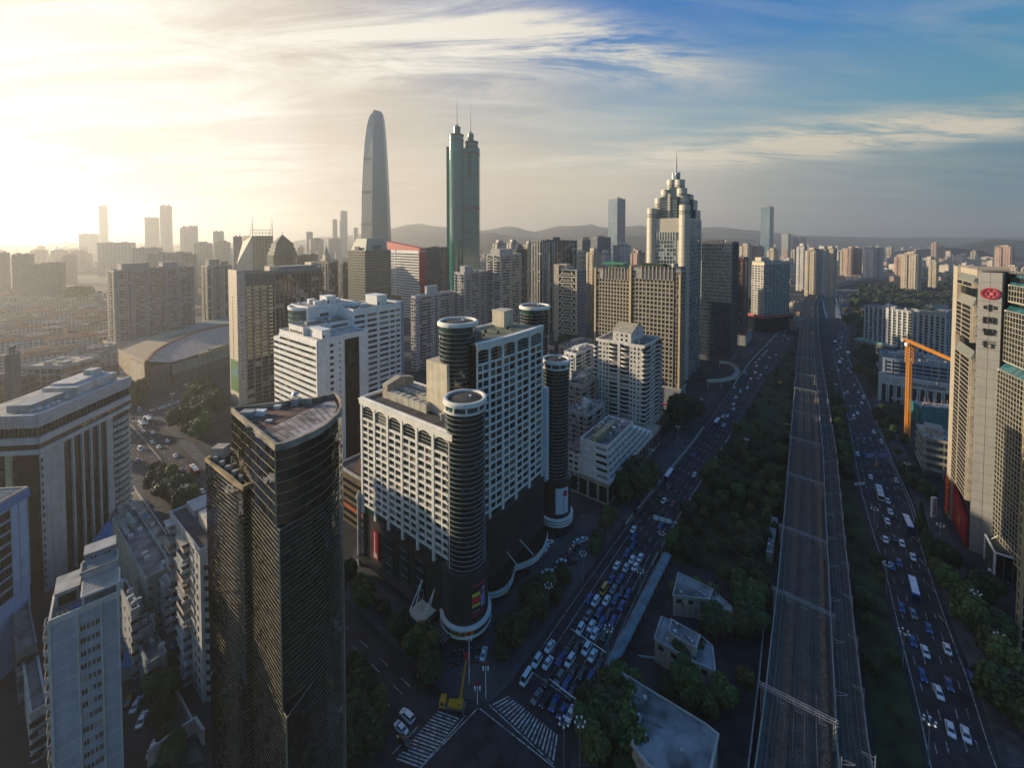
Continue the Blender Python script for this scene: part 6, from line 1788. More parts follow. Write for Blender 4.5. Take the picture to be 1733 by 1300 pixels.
def ribbed_hotel():
 b=box_on('hotel','long grey hotel with tall pale vertical ribs and a rooftop red parasol dome',(1603,536),50,1464,582,18)
 rt=b.root;z,w,d=b.z,b.w,b.d;RB=M('rib_stone',(.45,.46,.44),.6,.1)
 b.core(0,z,W_DGREY)
 n=16
 for i in range(n+1):
  u=d*i/n
  big=i in(0,5,11,16)
  b.fbox(b.fr,'L',max(0,u-(1.2 if big else .75)),min(d,u+(1.2 if big else .75)),-.1,1.6 if big else 1.2,8,z+(1.2 if big else 0))
  if i<n:
   for k in range(13):
    zz=9+k*3.05
    for q in range(2):b.pane('L',u+d/n*(.2+.3*q),u+d/n*(.48+.3*q),zz+.7,zz+2.4)
    b.fbox(b.fr,'L',u+.7,u+d/n-.7,0,.55,zz+2.5,zz+3.3)
 b.grid('R',8,z,bay=4,storey=3.05,pier=1,span=1)
 b.done(RB,G_DARK,'rib')
 b.parapet(z,1);b.done(W_GREY,G_DARK,'parapet');b.roof(z,ROOFM);b.clutter(z,6,W_GREY,(.2,.02,.5,.14,5),82,3,6)
 m=MB();cx,cy=w*.3,d*.72;m.cyl(cx,cy,z,z+2.5,3.4,12)
 rd=part(rt,'kiosk',m,WHITEP)
 for k in range(12):
  q=MB();a0,a1=2*pi*k/12,2*pi*(k+1)/12;q.poly([(cx+4.4*cos(a0),cy+4.4*sin(a0),z+2.5),(cx+4.4*cos(a1),cy+4.4*sin(a1),z+2.5),(cx,cy,z+6.2)]);part(rd,'parasol_panel',q,MP('parasol_red',(.5,.04,.05),.5)if k%2 else WHITEP)
 m=MB();m.box(-9,w,d*.55,d+6,0,10);pd=part(rt,'podium',m,W_DGREY);m=MB();m.box(-9.5,w,d*.54,d+6.5,10,10.8);m.box(-8,-1,d*.7,d+4,10.8,12.5);part(pd,'green_roof',m,M('aqua_roof',(.22,.34,.31),.7,.15,streak=False))
 m=MB();m.box(-12,w,-3,d*.5,0,8);part(rt,'podium',m,W_GREY)
ribbed_hotel()
def hospital():
 b=Bld('hospital','white colonnaded outpatient hospital with black lettering and a blue-grey upper block',(1640,655),z=21,xl=1490,w=42,rz=atan2(FPX,1405-CX))
 rt=b.root;z,w,d=b.z,b.w,b.d;HW=M('hospital_white',(.52,.50,.46),.65,.1)
 b.core(0,z-.3,G_DARK)
 n=11
 for i in range(n+1):
  u=d*(1-i/n);m=MB()
  for s in(-1,.2):b.fbox(m,'L',max(0,u+s),min(d+.4,u+s+.8),-.1,1.2,0,z*.66)
  part(rt,'column',m,HW)
 m=MB();b.fbox(m,'L',-.5,d+.6,-.1,1.4,z*.66,z*.93);part(rt,'fascia',m,HW)
 m=MB();b.fbox(m,'L',-.8,d+.9,-.1,1.9,z*.93,z);b.fbox(m,'L',d-.4,d+1.2,-.1,2.4,0,z+1.6);part(rt,'cornice',m,HW)
 u0=reach(b.p,(-sin(b.rz),cos(b.rz)),z*.8,1542);u1=reach(b.p,(-sin(b.rz),cos(b.rz)),z*.8,1632)
 txt='深圳市人民医院第一门诊部'
 for i,c in enumerate(txt):
  u=u0+(u1-u0)*(i+.3)/len(txt)
  lettering(rt,c,2.6,b.fp('L',u,1.5,z*.795),ROT_L,MP('black_letter',()),extrude=.1)
 uc=reach(b.p,(-sin(b.rz),cos(b.rz)),z*.8,1516)
 m=MB()
 for k in range(20):
  a0,a1=2*pi*k/20,2*pi*(k+1)/20
  m.bar(b.fp('L',uc+1.7*cos(a0),1.5,z*.8+1.1*sin(a0)),b.fp('L',uc+1.7*cos(a1),1.5,z*.8+1.1*sin(a1)),.16)
 part(rt,'red_emblem',m,MP('emblem_red',()))
 for k in range(3):
  m=MB();b.fbox(m,'L',d*(.55+.02),d*.86,1.2,2.5+k*.4,3.2+k*.5,3.5+k*.5)
  part(rt,'entrance_canopy',m,HW)
 b.roof(z-.3,ROOFM)
 # set-back upper block with dark strip windows and flues
 b.vol(9,3,w,d-2);zu=z+10.5;b.core(z-.3,zu,W_BLUEG,'upper_block')
 for k in range(3):
  m=MB();b.fbox(m,'L',2,d-7,0,.06,z+1.4+k*3.0,z+2.9+k*3.0);part(rt,'strip_window',m,G_BLACK)
 m=MB()
 for i in range(10):b.fbox(m,'L',2+i*(d-8)/9-.3,2+i*(d-8)/9+.3,0,.4,z,zu)
 part(rt,'upper_pier',m,W_BLUEG)
 b.parapet(zu,1);b.done(W_BLUEG,G_DARK,'parapet');b.roof(zu,ROOFM);b.clutter(zu,5,W_GREY,None,83,2,8)
hospital()
def building_sites():
 GN=M('safety_net',(.03,.20,.19),.85,.25,scale=.5)
 b=Bld('building_site','half-built block wrapped in teal safety netting below the tower crane',(1558,686),D=285,xl=1546,xr=1665,rz=RZB+.35)
 rt=b.root;z,w,d=b.z,b.w,max(b.d,14);b.d=d
 b.core(0,z-2,W_GREY)
 n=14
 for f in 'RL':
  L=b.flen(f);m=MB();kk=int(L/2.2)
  for i in range(kk):
   o=.6+.35*(i%2);b.quadn=None
   m.quad(b.fp(f,L*i/kk,o,0),b.fp(f,L*(i+1)/kk,.6+.35*((i+1)%2),0),b.fp(f,L*(i+1)/kk,.6+.35*((i+1)%2),z+RND.uniform(-1,.5)),b.fp(f,L*i/kk,o,z+RND.uniform(-1,.5)))
  part(rt,'safety_net',m,GN)
 m=MB()
 for i in range(26):x,y=RND.uniform(0,w),RND.uniform(0,d);m.bar((x,y,z-2),(x+RND.uniform(-.4,.4),y,z+RND.uniform(.4,2.2)),.09)
 for k in range(9):x,y=RND.uniform(1,w-4),RND.uniform(1,d-3);m.box(x,x+RND.uniform(1,4),y,y+RND.uniform(1,2),z-2,z-1.2)
 part(rt,'formwork',m,W_PINK,kind='stuff')
 b=Bld('building_site','unfinished concrete car deck block with open floors and rubble in front of the netting',(1560,741),yb=803,d=22,w=24,rz=RZB)
 rt=b.root;z,w,d=b.z,b.w,b.d
 for k in range(5):
  zz=z*(k+1)/5;m=MB();m.box(0,w,0,d,zz-.5,zz);part(rt,'floor_slab',m,W_GREY)
  m=MB()
  for f in 'LR':b.fbox(m,f,0,b.flen(f),.0,.25,zz-.9,zz+.7)
  part(rt,'edge_wall',m,M('raw_concrete',(.30,.28,.22),.85,.25))
 for i in range(6):
  for j in range(4):
   m=MB();x,y=.6+(w-1.6)*j/3,.6+(d-1.6)*i/5;m.box(x,x+.6,y,y+.6,0,z-.5);part(rt,'column',m,M('raw_concrete',()))
 m=MB();m.box(2,w-2,d*.1,d*.9,0,z-1);part(rt,'dark_core',m,W_DGREY)
 m=MB();m.box(2,9,d*.35,d*.62,z,z+3.4);m.box(3,10,d*.68,d*.92,z,z+2.4);part(rt,'roof_hut',m,M('raw_concrete',()))
 m=MB()
 for k in range(60):x,y=RND.uniform(1,w-1),RND.uniform(1,d-1);s=RND.uniform(.3,1.3);m.blob((x,y,z+s*.2),s,seed=k,sub=1,amp=.6)
 part(rt,'rubble',m,M('rubble_grey',(.17,.15,.12),.9,.3,streak=False),kind='stuff')
building_sites()
def tower_crane():
 p=XD(1535,262);zb,zt=0,ZAT(p[0],262,584)
 t=thing('tower_crane','orange tower crane with a lattice mast and long jib reaching behind the bank tower','crane',(p[0],262,0),0)
 OR=MP('crane_orange',(.72,.28,.02),.45)
 def lattice(a,b_,s,dz,name,tri=False,s1=None):
  m=MB();a,b_=Vector(a),Vector(b_);d=b_-a;L=d.length;d.normalize();u=d.cross(Vector((0,0,1)));u=Vector((1,0,0))if u.length<.1 else u.normalized();w=d.cross(u).normalized();s1=s1 or s
  n=max(2,int(L/dz));cs=((1,1),(-1,1),(-1,-1),(1,-1))if not tri else((1,-.6),(-1,-.6),(0,1))
  P=lambda k,c:tuple(a+d*(L*k/n)+u*c[0]*(s+(s1-s)*k/n)+w*c[1]*(s+(s1-s)*k/n))
  for c in cs:m.bar(P(0,c),P(n,c),.17)
  for k in range(n):
   for i in range(len(cs)):
    c,e=cs[i],cs[(i+1)%len(cs)];m.bar(P(k,c),P(k,e),.11);m.bar(P(k,c),P(k+1,e),.12);m.bar(P(k,e),P(k+1,c),.1)
  return part(t,name,m,OR)
 lattice((0,0,zb),(0,0,zt-11),0.95,2.0,'mast');lattice((0,0,zt-11),(0,0,zt),1.4,2.0,'climbing_frame')
 m=MB();m.box(-1.6,1.6,-1.6,1.6,zt,zt+1.2);part(t,'slewing_ring',m,OR)
 dirv=Vector((G(1625,616,zt+2).x-p[0],G(1625,616,zt+2).y-262,0)).normalized()
 j=lattice((0,0,zt+2.2),tuple(dirv*54+Vector((0,0,zt+2.2))),1.0,2.0,'jib',True,.7)
 cj=lattice((0,0,zt+2.2),tuple(dirv*-7.5+Vector((0,0,zt+2.2))),.9,1.8,'counter_jib',True)
 m=MB();q=dirv*-7;m.box(q.x-1.4,q.x+1.4,q.y-1,q.y+1,zt+.6,zt+2.8);part(t,'counterweight',m,W_GREY)
 m=MB();m.box(-2.9,-1.4,-1.2,.6,zt-.5,zt+1.6);part(t,'cab',m,WHITEP)
 m=MB();q=dirv*30;m.bar((q.x,q.y,zt+1.4),(q.x,q.y,zt-14),.06);m.box(q.x-.4,q.x+.4,q.y-.3,q.y+.3,zt-15.2,zt-14);part(t,'hook_block',m,W_DGREY)
tower_crane()
# -- flat-roofed yard buildings between the road and the railway
YW=M('yard_wall',(.42,.36,.27),.8,.18);YR=M('wet_roof',(.17,.20,.21),.6,.40,scale=.16,streak=False)
def yard(label,polys,rail=True,name='yard_building'):
 p0=G(*polys[0][0][0],0);t=thing(name,label,'building',(p0.x,p0.y,0))
 for(pts,z0,z,mt)in polys:
  q=[tuple((G(*c,z)-p0)[:2])for c in pts]
  if sum(q[i][0]*q[(i+1)%len(q)][1]-q[(i+1)%len(q)][0]*q[i][1]for i in range(len(q)))<0:q=q[::-1]
  m=MB();m.prism(q,z0,z);wl=part(t,'wall',m,YW)
  cx,cy=sum(a[0]for a in q)/len(q),sum(a[1]for a in q)/len(q)
  gr_=lambda g:[(a[0]+(a[0]-cx)/hypot(a[0]-cx,a[1]-cy)*g,a[1]+(a[1]-cy)/hypot(a[0]-cx,a[1]-cy)*g)for a in q]
  m=MB();m.ringwall(gr_(.35),gr_(-.25),z-.15,z+.45);part(wl,'parapet',m,W_GREY)
  m=MB();m.prism(gr_(-.3),z,z+.06);part(wl,'roof',m,mt)
  m=MB()
  for a,c in zip(q,q[1:]+q[:1]):
   L=hypot(c[0]-a[0],c[1]-a[1]);n=int(L/3.6)
   if L<4:continue
   nx,ny=(c[1]-a[1])/L,-(c[0]-a[0])/L;dx,dy=(c[0]-a[0])/L,(c[1]-a[1])/L
   for i in range(n):
    u=L*(i+.5)/n-.8
    if z-z0>2.6:m.prism([(a[0]+dx*u,a[1]+dy*u),(a[0]+dx*u+nx*.05,a[1]+dy*u+ny*.05),(a[0]+dx*(u+1.6)+nx*.05,a[1]+dy*(u+1.6)+ny*.05),(a[0]+dx*(u+1.6),a[1]+dy*(u+1.6))][::-1],z-2.3,z-.9)
  if m.f:part(wl,'window',m,G_DARK,kind='stuff')
  m=MB()
  for k in range(1,6):
   a,c=Vector(q[0]).lerp(Vector(q[1]),k/6),Vector(q[-1]).lerp(Vector(q[min(2,len(q)-1)]),k/6);a,c=a.lerp(c,.06),a.lerp(c,.94);m.bar((a.x,a.y,z+.07),(c.x,c.y,z+.07),.05)
  a=q[1];m.bar((a[0]+(cx-a[0])*.2,a[1]+(cy-a[1])*.2,z+.2),(cx,cy,z+.2),.09)
  part(wl,'roof_seam',m,W_DGREY,kind='stuff')
  for k in range(3):
   a=q[(k*2+1)%len(q)];f=.3+.12*k;m=MB();m.cyl(a[0]+(cx-a[0])*f,a[1]+(cy-a[1])*f,z+.06,z+.8,.25,8);m.cyl(a[0]+(cx-a[0])*f,a[1]+(cy-a[1])*f,z+.8,z+.95,.4,8);part(wl,'roof_vent',m,STEEL)
  if len(q)>3:
   m=MB();a=q[0];f=.35;m.box(a[0]+(cx-a[0])*f,a[0]+(cx-a[0])*f+.9,a[1]+(cy-a[1])*f,a[1]+(cy-a[1])*f+.7,z+.06,z+.7);part(wl,'ac_unit',m,ACM)
 return t
yard('large flat blue-grey roofed depot at the bottom edge beside the railway',[([(1052,1141),(1192,1227),(1215,1245),(1205,1293),(1195,1330),(1100,1300),(1070,1262),(1085,1215),(1064,1208),(1073,1162)],0,9,YR)])
yard('two-level flat-roofed depot with ochre walls among the yard trees',[([(1120,1046),(1184,1077),(1205,1096),(1210,1137),(1174,1122),(1108,1083)],0,7,YR),([(1137,1051),(1184,1078),(1177,1098),(1132,1072)],7,9.6,YR)])
yard('pale-roofed yard house with palm trees along its side, highest of the yard',[([(1148,971),(1206,999),(1200,1016),(1139,1009)],0,7,YR),([(1206,1000),(1238,1030),(1236,1051),(1141,1012),(1200,1016)],0,4.2,M('pale_roof_b',(.33,.34,.32),.8,.25,streak=False))])
yard('long thin pale shed beside the railway embankment',[([(1306,877),(1316,880),(1308,938),(1297,935)],0,4,YR)],name='shed')
# -- ground, roads, railway
def world_pts(px,z=0.0):return[G(a,b,z)for a,b in px]
def resample(pts,step=6.0,n=None):
 L=[0]
 for a,b in zip(pts,pts[1:]):L.append(L[-1]+(b-a).length)
 n=n or max(2,int(L[-1]/step));out=[]
 k=0
 for i in range(n+1):
  t=L[-1]*i/n
  while k<len(pts)-2 and L[k+1]<t:k+=1
  f=(t-L[k])/max(1e-6,L[k+1]-L[k]);out.append(pts[k].lerp(pts[k+1],f))
 return out
class Road:
 def __init__(s,lpx,rpx,z=0.0,n=90):
  s.l=resample(world_pts(lpx,z),n=n);s.r=resample(world_pts(rpx,z),n=n);s.n=n;s.z=z
 def at(s,t,f):
  """t along (0 near .. 1 far), f across (0 left .. 1 right)"""
  k=min(s.n-1,max(0,int(t*s.n)));u=t*s.n-k
  return s.l[k].lerp(s.l[k+1],u).lerp(s.r[k].lerp(s.r[k+1],u),f)
 def sheet(s,mb,f0,f1,z,z1=None):
  for k in range(s.n):
   a,b,c,d=s.l[k].lerp(s.r[k],f0),s.l[k].lerp(s.r[k],f1),s.l[k+1].lerp(s.r[k+1],f1),s.l[k+1].lerp(s.r[k+1],f0)
   mb.quad((a.x,a.y,z),(b.x,b.y,z),(c.x,c.y,z),(d.x,d.y,z))
 def wall(s,mb,f,w,z0,z1):
  wid=[(s.r[k]-s.l[k]).length for k in range(s.n+1)]
  A=[s.l[k].lerp(s.r[k],f-w/2/wid[k])[:2]for k in range(s.n+1)];B_=[s.l[k].lerp(s.r[k],f+w/2/wid[k])[:2]for k in range(s.n+1)]
  mb.stripwall(B_,A,z0,z1)
 def dashes(s,mb,f,z,t0=0,t1=1,dash=3.0,gap=5.0,w=.16):
  L=sum((s.at((k+1)/60,f)-s.at(k/60,f)).length for k in range(60));u=t0*L
  while u<t1*L:
   a,b=s.at(u/L,f),s.at(min(1,(u+dash)/L),f);d=(b-a)
   if d.length>.1:
    d.normalize();n=Vector((d.y,-d.x,0))*w/2
    mb.quad((a.x-n.x,a.y-n.y,z),(a.x+n.x,a.y+n.y,z),(b.x+n.x,b.y+n.y,z),(b.x-n.x,b.y-n.y,z))
   u+=dash+gap
 def line(s,mb,f,z,t0=0,t1=1,w=.16):s.dashes(mb,f,z,t0,t1,6.0,0.0,w)
def polysheet(mb,px,z):
 q=world_pts(px);mb.poly([(p.x,p.y,z)for p in q])
ASPH=M('asphalt',(.024,.026,.031),.8,.38,scale=.2,streak=False,spec=.35,bump=.15)
ASPH2=M('worn_asphalt',(.036,.038,.042),.85,.28,scale=.15,streak=False,bump=.15)
PAVE=M('paving',(.06,.066,.07),.85,.3,scale=.3,streak=False)
MARK=M('road_paint',(.42,.42,.40),.7,.44,scale=.9,streak=False)
GRASS=M('grass_ground',(.022,.042,.012),.95,.42,scale=.14,streak=False,bump=.4)
gm,gt,gp=mat_base('town_ground')
def _ground_mat():
 t=gt;g=t.n('ShaderNodeNewGeometry')
 a=t.n('ShaderNodeTexNoise');a.inputs['Scale'].default_value=.012;a.inputs['Detail'].default_value=7;t.l(g.outputs['Position'],a.inputs['Vector'])
 b=t.n('ShaderNodeTexVoronoi');b.inputs['Scale'].default_value=.03;t.l(g.outputs['Position'],b.inputs['Vector'])
 c1=t.ramp(a.outputs[0],[(.38,(.028,.040,.016)),(.50,(.06,.06,.055)),(.62,(.10,.095,.085))])
 c2=t.mix(.35,c1,b.outputs['Color'],'MULTIPLY')
 t.l(c2,gp.inputs['Base Color']);gp.inputs['Roughness'].default_value=.95
_ground_mat()
g=MB();g.quad((-9000,-600,0),(9000,-600,0),(9000,9000,0),(-9000,9000,0));structure('ground',g,gm)
# near ground: dark yards and paving in the blocks, kept a kerb above the roads
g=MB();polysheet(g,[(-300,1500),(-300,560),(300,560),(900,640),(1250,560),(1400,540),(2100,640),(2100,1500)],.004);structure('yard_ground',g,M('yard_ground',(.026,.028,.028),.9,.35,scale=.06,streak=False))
MAIN=Road([(835,1215),(871,1167),(923,1083),(1004,968),(1060,890),(1120,815),(1175,748),(1225,675),(1270,612),(1310,570),(1345,537)],[(950,1290),(978,1222),(1026,1128),(1104,954),(1145,880),(1188,812),(1226,752),(1262,692),(1294,640),(1322,600),(1352,556)])
LEFTR=Road([(560,1390),(663,1272),(520,1110),(400,975),(249,816),(211,768),(150,690),(112,640)][1:],[(750,1189),(580,1037),(440,898),(327,786),(269,722),(216,664),(176,612)])
RIGHT=Road([(1600,1420),(1572,1300),(1551,1196),(1517,1058),(1496,964),(1475,902),(1455,830),(1443,760),(1431,690),(1418,632),(1408,596),(1416,575),(1424,552),(1420,530),(1418,500),(1440,478)],[(1745,1420),(1687,1300),(1642,1155),(1600,1044),(1565,940),(1541,850),(1512,790),(1490,730),(1468,680),(1446,633),(1432,598),(1432,577),(1440,553),(1434,530),(1428,500),(1452,478)],n=140)
rd=MB();MAIN.sheet(rd,0,1,.010);structure('main_road',rd,ASPH)
rd=MB();LEFTR.sheet(rd,0,1,.011);structure('avenue',rd,ASPH)
rd=MB();RIGHT.sheet(rd,0,1,.012);structure('east_road',rd,ASPH)
rd=MB();polysheet(rd,[(420,1480),(560,1390),(655,1268),(752,1187),(838,1212),(872,1166),(1000,1235),(960,1310),(930,1480)],.008);structure('junction',rd,ASPH)
# service carriageway on the far side of the fence
SERV=Road([(1095,770),(1150,712),(1195,660),(1238,612),(1285,572)],[(1128,800),(1172,740),(1218,672),(1262,612),(1300,572)],n=40)
rd=MB();SERV.sheet(rd,0,1,.014);structure('service_road',rd,ASPH2)
CROSS=Road([(1405,688),(1500,668),(1640,690)],[(1405,700),(1490,690),(1560,712)],n=20)
rd=MB();CROSS.sheet(rd,0,1,.009);structure('side_street',rd,ASPH2)
rd=MB();polysheet(rd,[(236,700),(300,660),(390,700),(350,720),(290,735)],.013);structure('west_junction',rd,ASPH2)
# paving and lawns
pv=MB();q=world_pts([(600,930),(582,1012),(757,1180),(830,1190),(862,1160),(918,1078),(1000,962),(1055,884),(985,870),(960,905),(900,930),(700,900)])
pv.prism([(p.x,p.y)for p in q][::-1]if sum(q[i].x*q[(i+1)%len(q)].y-q[(i+1)%len(q)].x*q[i].y for i in range(len(q)))<0 else[(p.x,p.y)for p in q],0,.13)
def paving_mat():
 m,t,p=mat_base('setts');g_=t.n('ShaderNodeNewGeometry');mp=t.n('ShaderNodeMapping');mp.inputs['Rotation'].default_value=(0,0,.65);t.l(g_.outputs['Position'],mp.inputs[0])
 b=t.n('ShaderNodeTexBrick');b.inputs['Scale'].default_value=.55;b.inputs['Color1'].default_value=(.055,.066,.07,1);b.inputs['Color2'].default_value=(.085,.096,.10,1);b.inputs['Mortar'].default_value=(.032,.036,.038,1);b.inputs['Mortar Size'].default_value=.03
 t.l(mp.outputs[0],b.inputs['Vector']);n=t.n('ShaderNodeTexNoise');n.inputs['Scale'].default_value=.2;n.inputs['Detail'].default_value=6;t.l(g_.outputs['Position'],n.inputs['Vector'])
 c=t.mix(.7,b.outputs['Color'],t.ramp(n.outputs[0],[(.3,(.45,.45,.45)),(.7,(1,1,1))]),'MULTIPLY');t.l(c,p.inputs['Base Color']);p.inputs['Roughness'].default_value=.8
 return m
SETTS=paving_mat()
structure('hotel_forecourt',pv,SETTS)
def raised(name,px,z,mat):
 q=[(p.x,p.y)for p in world_pts(px)]
 if sum(q[i][0]*q[(i+1)%len(q)][1]-q[(i+1)%len(q)][0]*q[i][1]for i in range(len(q)))<0:q=q[::-1]
 m=MB();m.prism(q,0,z);return structure(name,m,mat)
raised('park_lawn',[(1112,958),(1150,884),(1192,815),(1232,752),(1268,690),(1300,640),(1328,600),(1350,572),(1348,620),(1335,760),(1322,880),(1312,960),(1210,968),(1150,955)],.14,GRASS)
raised('verge',[(1500,1420),(1484,1290),(1460,1100),(1438,950),(1424,850),(1414,760),(1407,690),(1400,640),(1408,640),(1424,690),(1436,762),(1448,832),(1468,904),(1489,966),(1510,1060),(1543,1198),(1564,1300),(1590,1420)],.15,GRASS)
raised('pavement',[(1696,1300),(1650,1155),(1607,1044),(1572,940),(1548,850),(1519,790),(1497,730),(1476,680),(1500,690),(1530,760),(1590,860),(1630,960),(1740,1100),(1760,1300)],.13,PAVE)
raised('pavement',[(216,775),(250,818),(330,905),(400,985),(385,1010),(310,930),(238,848),(205,790)],.13,PAVE)
raised('pavement',[(276,720),(334,783),(360,808),(372,798),(340,765),(290,712)],.13,PAVE)
raised('pavement',[(985,1228),(1030,1130),(1106,958),(1116,964),(1040,1150),(1010,1300),(965,1300)],.12,PAVE)
raised('plaza',[(1060,884),(1118,812),(1174,744),(1150,735),(1100,790),(1040,868)],.13,PAVE)
raised('railway_access_lane',[(1052,1100),(1130,955),(1210,972),(1298,1005),(1268,1310),(1205,1310),(1220,1245),(1195,1225)],.02,ASPH)
# markings
mk=MB()
for f in(.19,.36,.53,.70,.86):MAIN.dashes(mk,f,.016,.12,.85,4,6)
MAIN.line(mk,.02,.016,.02,.9);MAIN.line(mk,.98,.016,.02,.9)
for f in(.19,.36,.53,.70,.86):MAIN.line(mk,f,.016,.028,.12)
a,b=MAIN.at(.022,.0),MAIN.at(.022,1);d=(b-a).normalized();n=Vector((-d.y,d.x,0))*.25
mk.quad((a.x,a.y,.017),(b.x,b.y,.017),(b.x+n.x,b.y+n.y,.017),(a.x+n.x,a.y+n.y,.017))
for f in(.2,.4):LEFTR.dashes(mk,f,.017,.02,.95,4,6)
for f in(.66,.83):LEFTR.dashes(mk,f,.017,.02,.95,4,6)
for f in(.16,.34,.62,.80):RIGHT.dashes(mk,f,.018,.0,.8,3,6)
RIGHT.line(mk,.03,.018,0,.8,.2);RIGHT.line(mk,.97,.018,0,.8,.2);RIGHT.line(mk,.475,.018,.28,.8,.3)
for f in(.22,.42,.60):
 for t in(.155,.20):
  p,q=RIGHT.at(t,f),RIGHT.at(t+.006,f);d=(q-p).normalized();w=Vector((d.y,-d.x,0))
  c=lambda u,v:(p.x+d.x*u+w.x*v,p.y+d.y*u+w.y*v,.019)
  mk.quad(c(0,-.12),c(0,.12),c(3.4,.12),c(3.4,-.12));mk.poly([c(3.3,-.55),c(3.3,.55),c(5.2,0)])
SERV.dashes(mk,.5,.020,0,1,3,5)
# zebra crossings and the box lines of the junction
def zebra(p0,p1,q0,q1,n,z=.016):
 P0,P1,Q0,Q1=world_pts([p0,p1,q0,q1])
 for i in range(n):
  f0,f1=(i+.15)/n,(i+.6)/n
  a,b,c,d=P0.lerp(P1,f0),P0.lerp(P1,f1),Q0.lerp(Q1,f1),Q0.lerp(Q1,f0);mk.quad((a.x,a.y,z),(b.x,b.y,z),(c.x,c.y,z),(d.x,d.y,z))
zebra((860,1178),(946,1246),(832,1192),(940,1292),19)
zebra((742,1203),(668,1288),(778,1216),(712,1304),17)
def pline(p,q,w=.14,z=.018):
 a,b=G(*p),G(*q);d=(b-a).normalized();n=Vector((d.y,-d.x,0))*w;mk.quad((a.x-n.x,a.y-n.y,z),(a.x+n.x,a.y+n.y,z),(b.x+n.x,b.y+n.y,z),(b.x-n.x,b.y-n.y,z))
pline((808,1200),(712,1300));pline((812,1200),(938,1300));pline((828,1194),(936,1294));pline((788,1212),(720,1290));pline((708,1230),(664,1277));
zebra((215,712),(258,700),(213,718),(258,705),10)
for k in range(7):pline((1222+k*4.4,754+k*1.6),(1228+k*4.4,761+k*1.6),.3)
for k in range(9):pline((1434+k*3.6,819-k*.4),(1432+k*3.6,823-k*.3),.3)
for k in range(14):
 t=.19-k*.011;a,b=RIGHT.at(max(0,t),.84),RIGHT.at(max(0,t-.004),.97);mk.quad((a.x,a.y,.02),(a.x+.25,a.y,.02),(b.x+.25,b.y,.02),(b.x,b.y,.02))
structure('road_markings',mk,MARK)
# fences and medians
def fence(name,label,road,f,t0,t1,z0=.0,h=1.0,step=3.0,mat=None,base=True):
 mat=mat or WHITEP;a=road.at(t0,f);t=thing(name,label,'fence',(a.x,a.y,z0));n=60
 pts=resample([road.at(t0+(t1-t0)*k/n,f)for k in range(n+1)],step);m=MB()
 for p,q in zip(pts,pts[1:]):
  for zz in(h,h*.55,.22):m.bar((p.x-a.x,p.y-a.y,zz),(q.x-a.x,q.y-a.y,zz),.05)
 part(t,'rail',m,mat,kind='stuff')
 pm=MB();pm.bar((0,0,0),(0,0,h+.15),.07);me=pm.mesh('post',mat)
 for p in pts[::1][:120]:part(t,'post',me,None,loc=(p.x-a.x,p.y-a.y,0))
 if base:
  m=MB()
  for p,q in zip(pts,pts[1:]):m.bar((p.x-a.x,p.y-a.y,.05),(q.x-a.x,q.y-a.y,.05),.16)
  part(t,'kerb',m,W_GREY)
 return t
fence('road_fence','white railing along the kerb between the queue of cars and the hotel car park',MAIN,-.03,.13,.30)
fence('road_fence','long white railing dividing the main road from its service lane, park side',MAIN,.0,.44,.93)
fence('road_fence','railing along the covered walkway side of the main road',MAIN,1.02,.12,.34,mat=STEEL)
fence('road_fence','median railing down the middle of the avenue at left',LEFTR,.5,.45,.9,mat=W_TAN)
fence('road_fence','median railing along the narrow far stretch of the east road',RIGHT,.475,.285,.52,mat=W_TAN)
fence('road_fence','pale railing on the right kerb of the east road',RIGHT,1.02,.09,.33,mat=STEEL)
# railway on its viaduct
ZR=6.0
RAIL=Road([(1248,1500),(1278,1300),(1292,1200),(1304,1092),(1317,980),(1327,870),(1341,700),(1348,608),(1354,555),(1360,509),(1372,496),(1409,482),(1443,475),(1480,470)],[(1520,1500),(1474,1300),(1446,1065),(1427,885),(1416,770),(1403,690),(1390,607),(1385,560),(1384,518),(1392,500),(1422,485),(1455,477),(1490,472)],ZR,n=120)
FM=.705
m=MB();RAIL.sheet(m,-.01,1.01,ZR);RAIL.wall(m,.0,.5,0,ZR-.02);RAIL.wall(m,1.0,.5,0,ZR-.02);structure('railway_viaduct',m,M('viaduct_concrete',(.10,.10,.095),.85,.25))
m=MB()
for(f0,f1)in((.16,.285),(.345,.475),(.56,.645)):RAIL.sheet(m,f0,f1,ZR+.08)
structure('ballast',m,M('brown_ballast',(.16,.105,.066),.95,.35,scale=1.6,streak=False,bump=.6),kind='structure')
m=MB()
for(f0,f1)in((.05,.16),(.285,.345),(.475,.56),(.645,.69),(.74,.96)):RAIL.sheet(m,f0,f1,ZR+.05)
structure('track_bed',m,M('track_bed',(.045,.042,.040),.9,.3,scale=1.2,streak=False,bump=.4))
tracks=(.11,.235,.315,.415,.52,.80,.90)
rl=MB();sl=MB()
def along(f,o,t0=0,t1=1,n=110):
 out=[]
 for k in range(n+1):
  t=t0+(t1-t0)*k/n;a=RAIL.at(t,0);b=RAIL.at(t,1);e=(b-a).normalized();out.append(RAIL.at(t,f)+e*o)
 return out
for f in tracks:
 for o in(-.72,.72):
  p=along(f,o);rl.stripwall([(q.x+.05,q.y)for q in p],[(q.x-.05,q.y)for q in p],ZR+.1,ZR+.34)
 LN=sum((a-b).length for a,b in zip(along(f,0),along(f,0)[1:]));pts=resample(along(f,0),.75)
 for a,b in zip(pts[:300],pts[1:301]):
  d=(b-a).normalized();w=Vector((d.y,-d.x,0))
  c=[a+w*1.25+d*.13,a-w*1.25+d*.13,a-w*1.25-d*.13,a+w*1.25-d*.13];sl.prism([(q.x,q.y)for q in c],ZR+.06,ZR+.17)
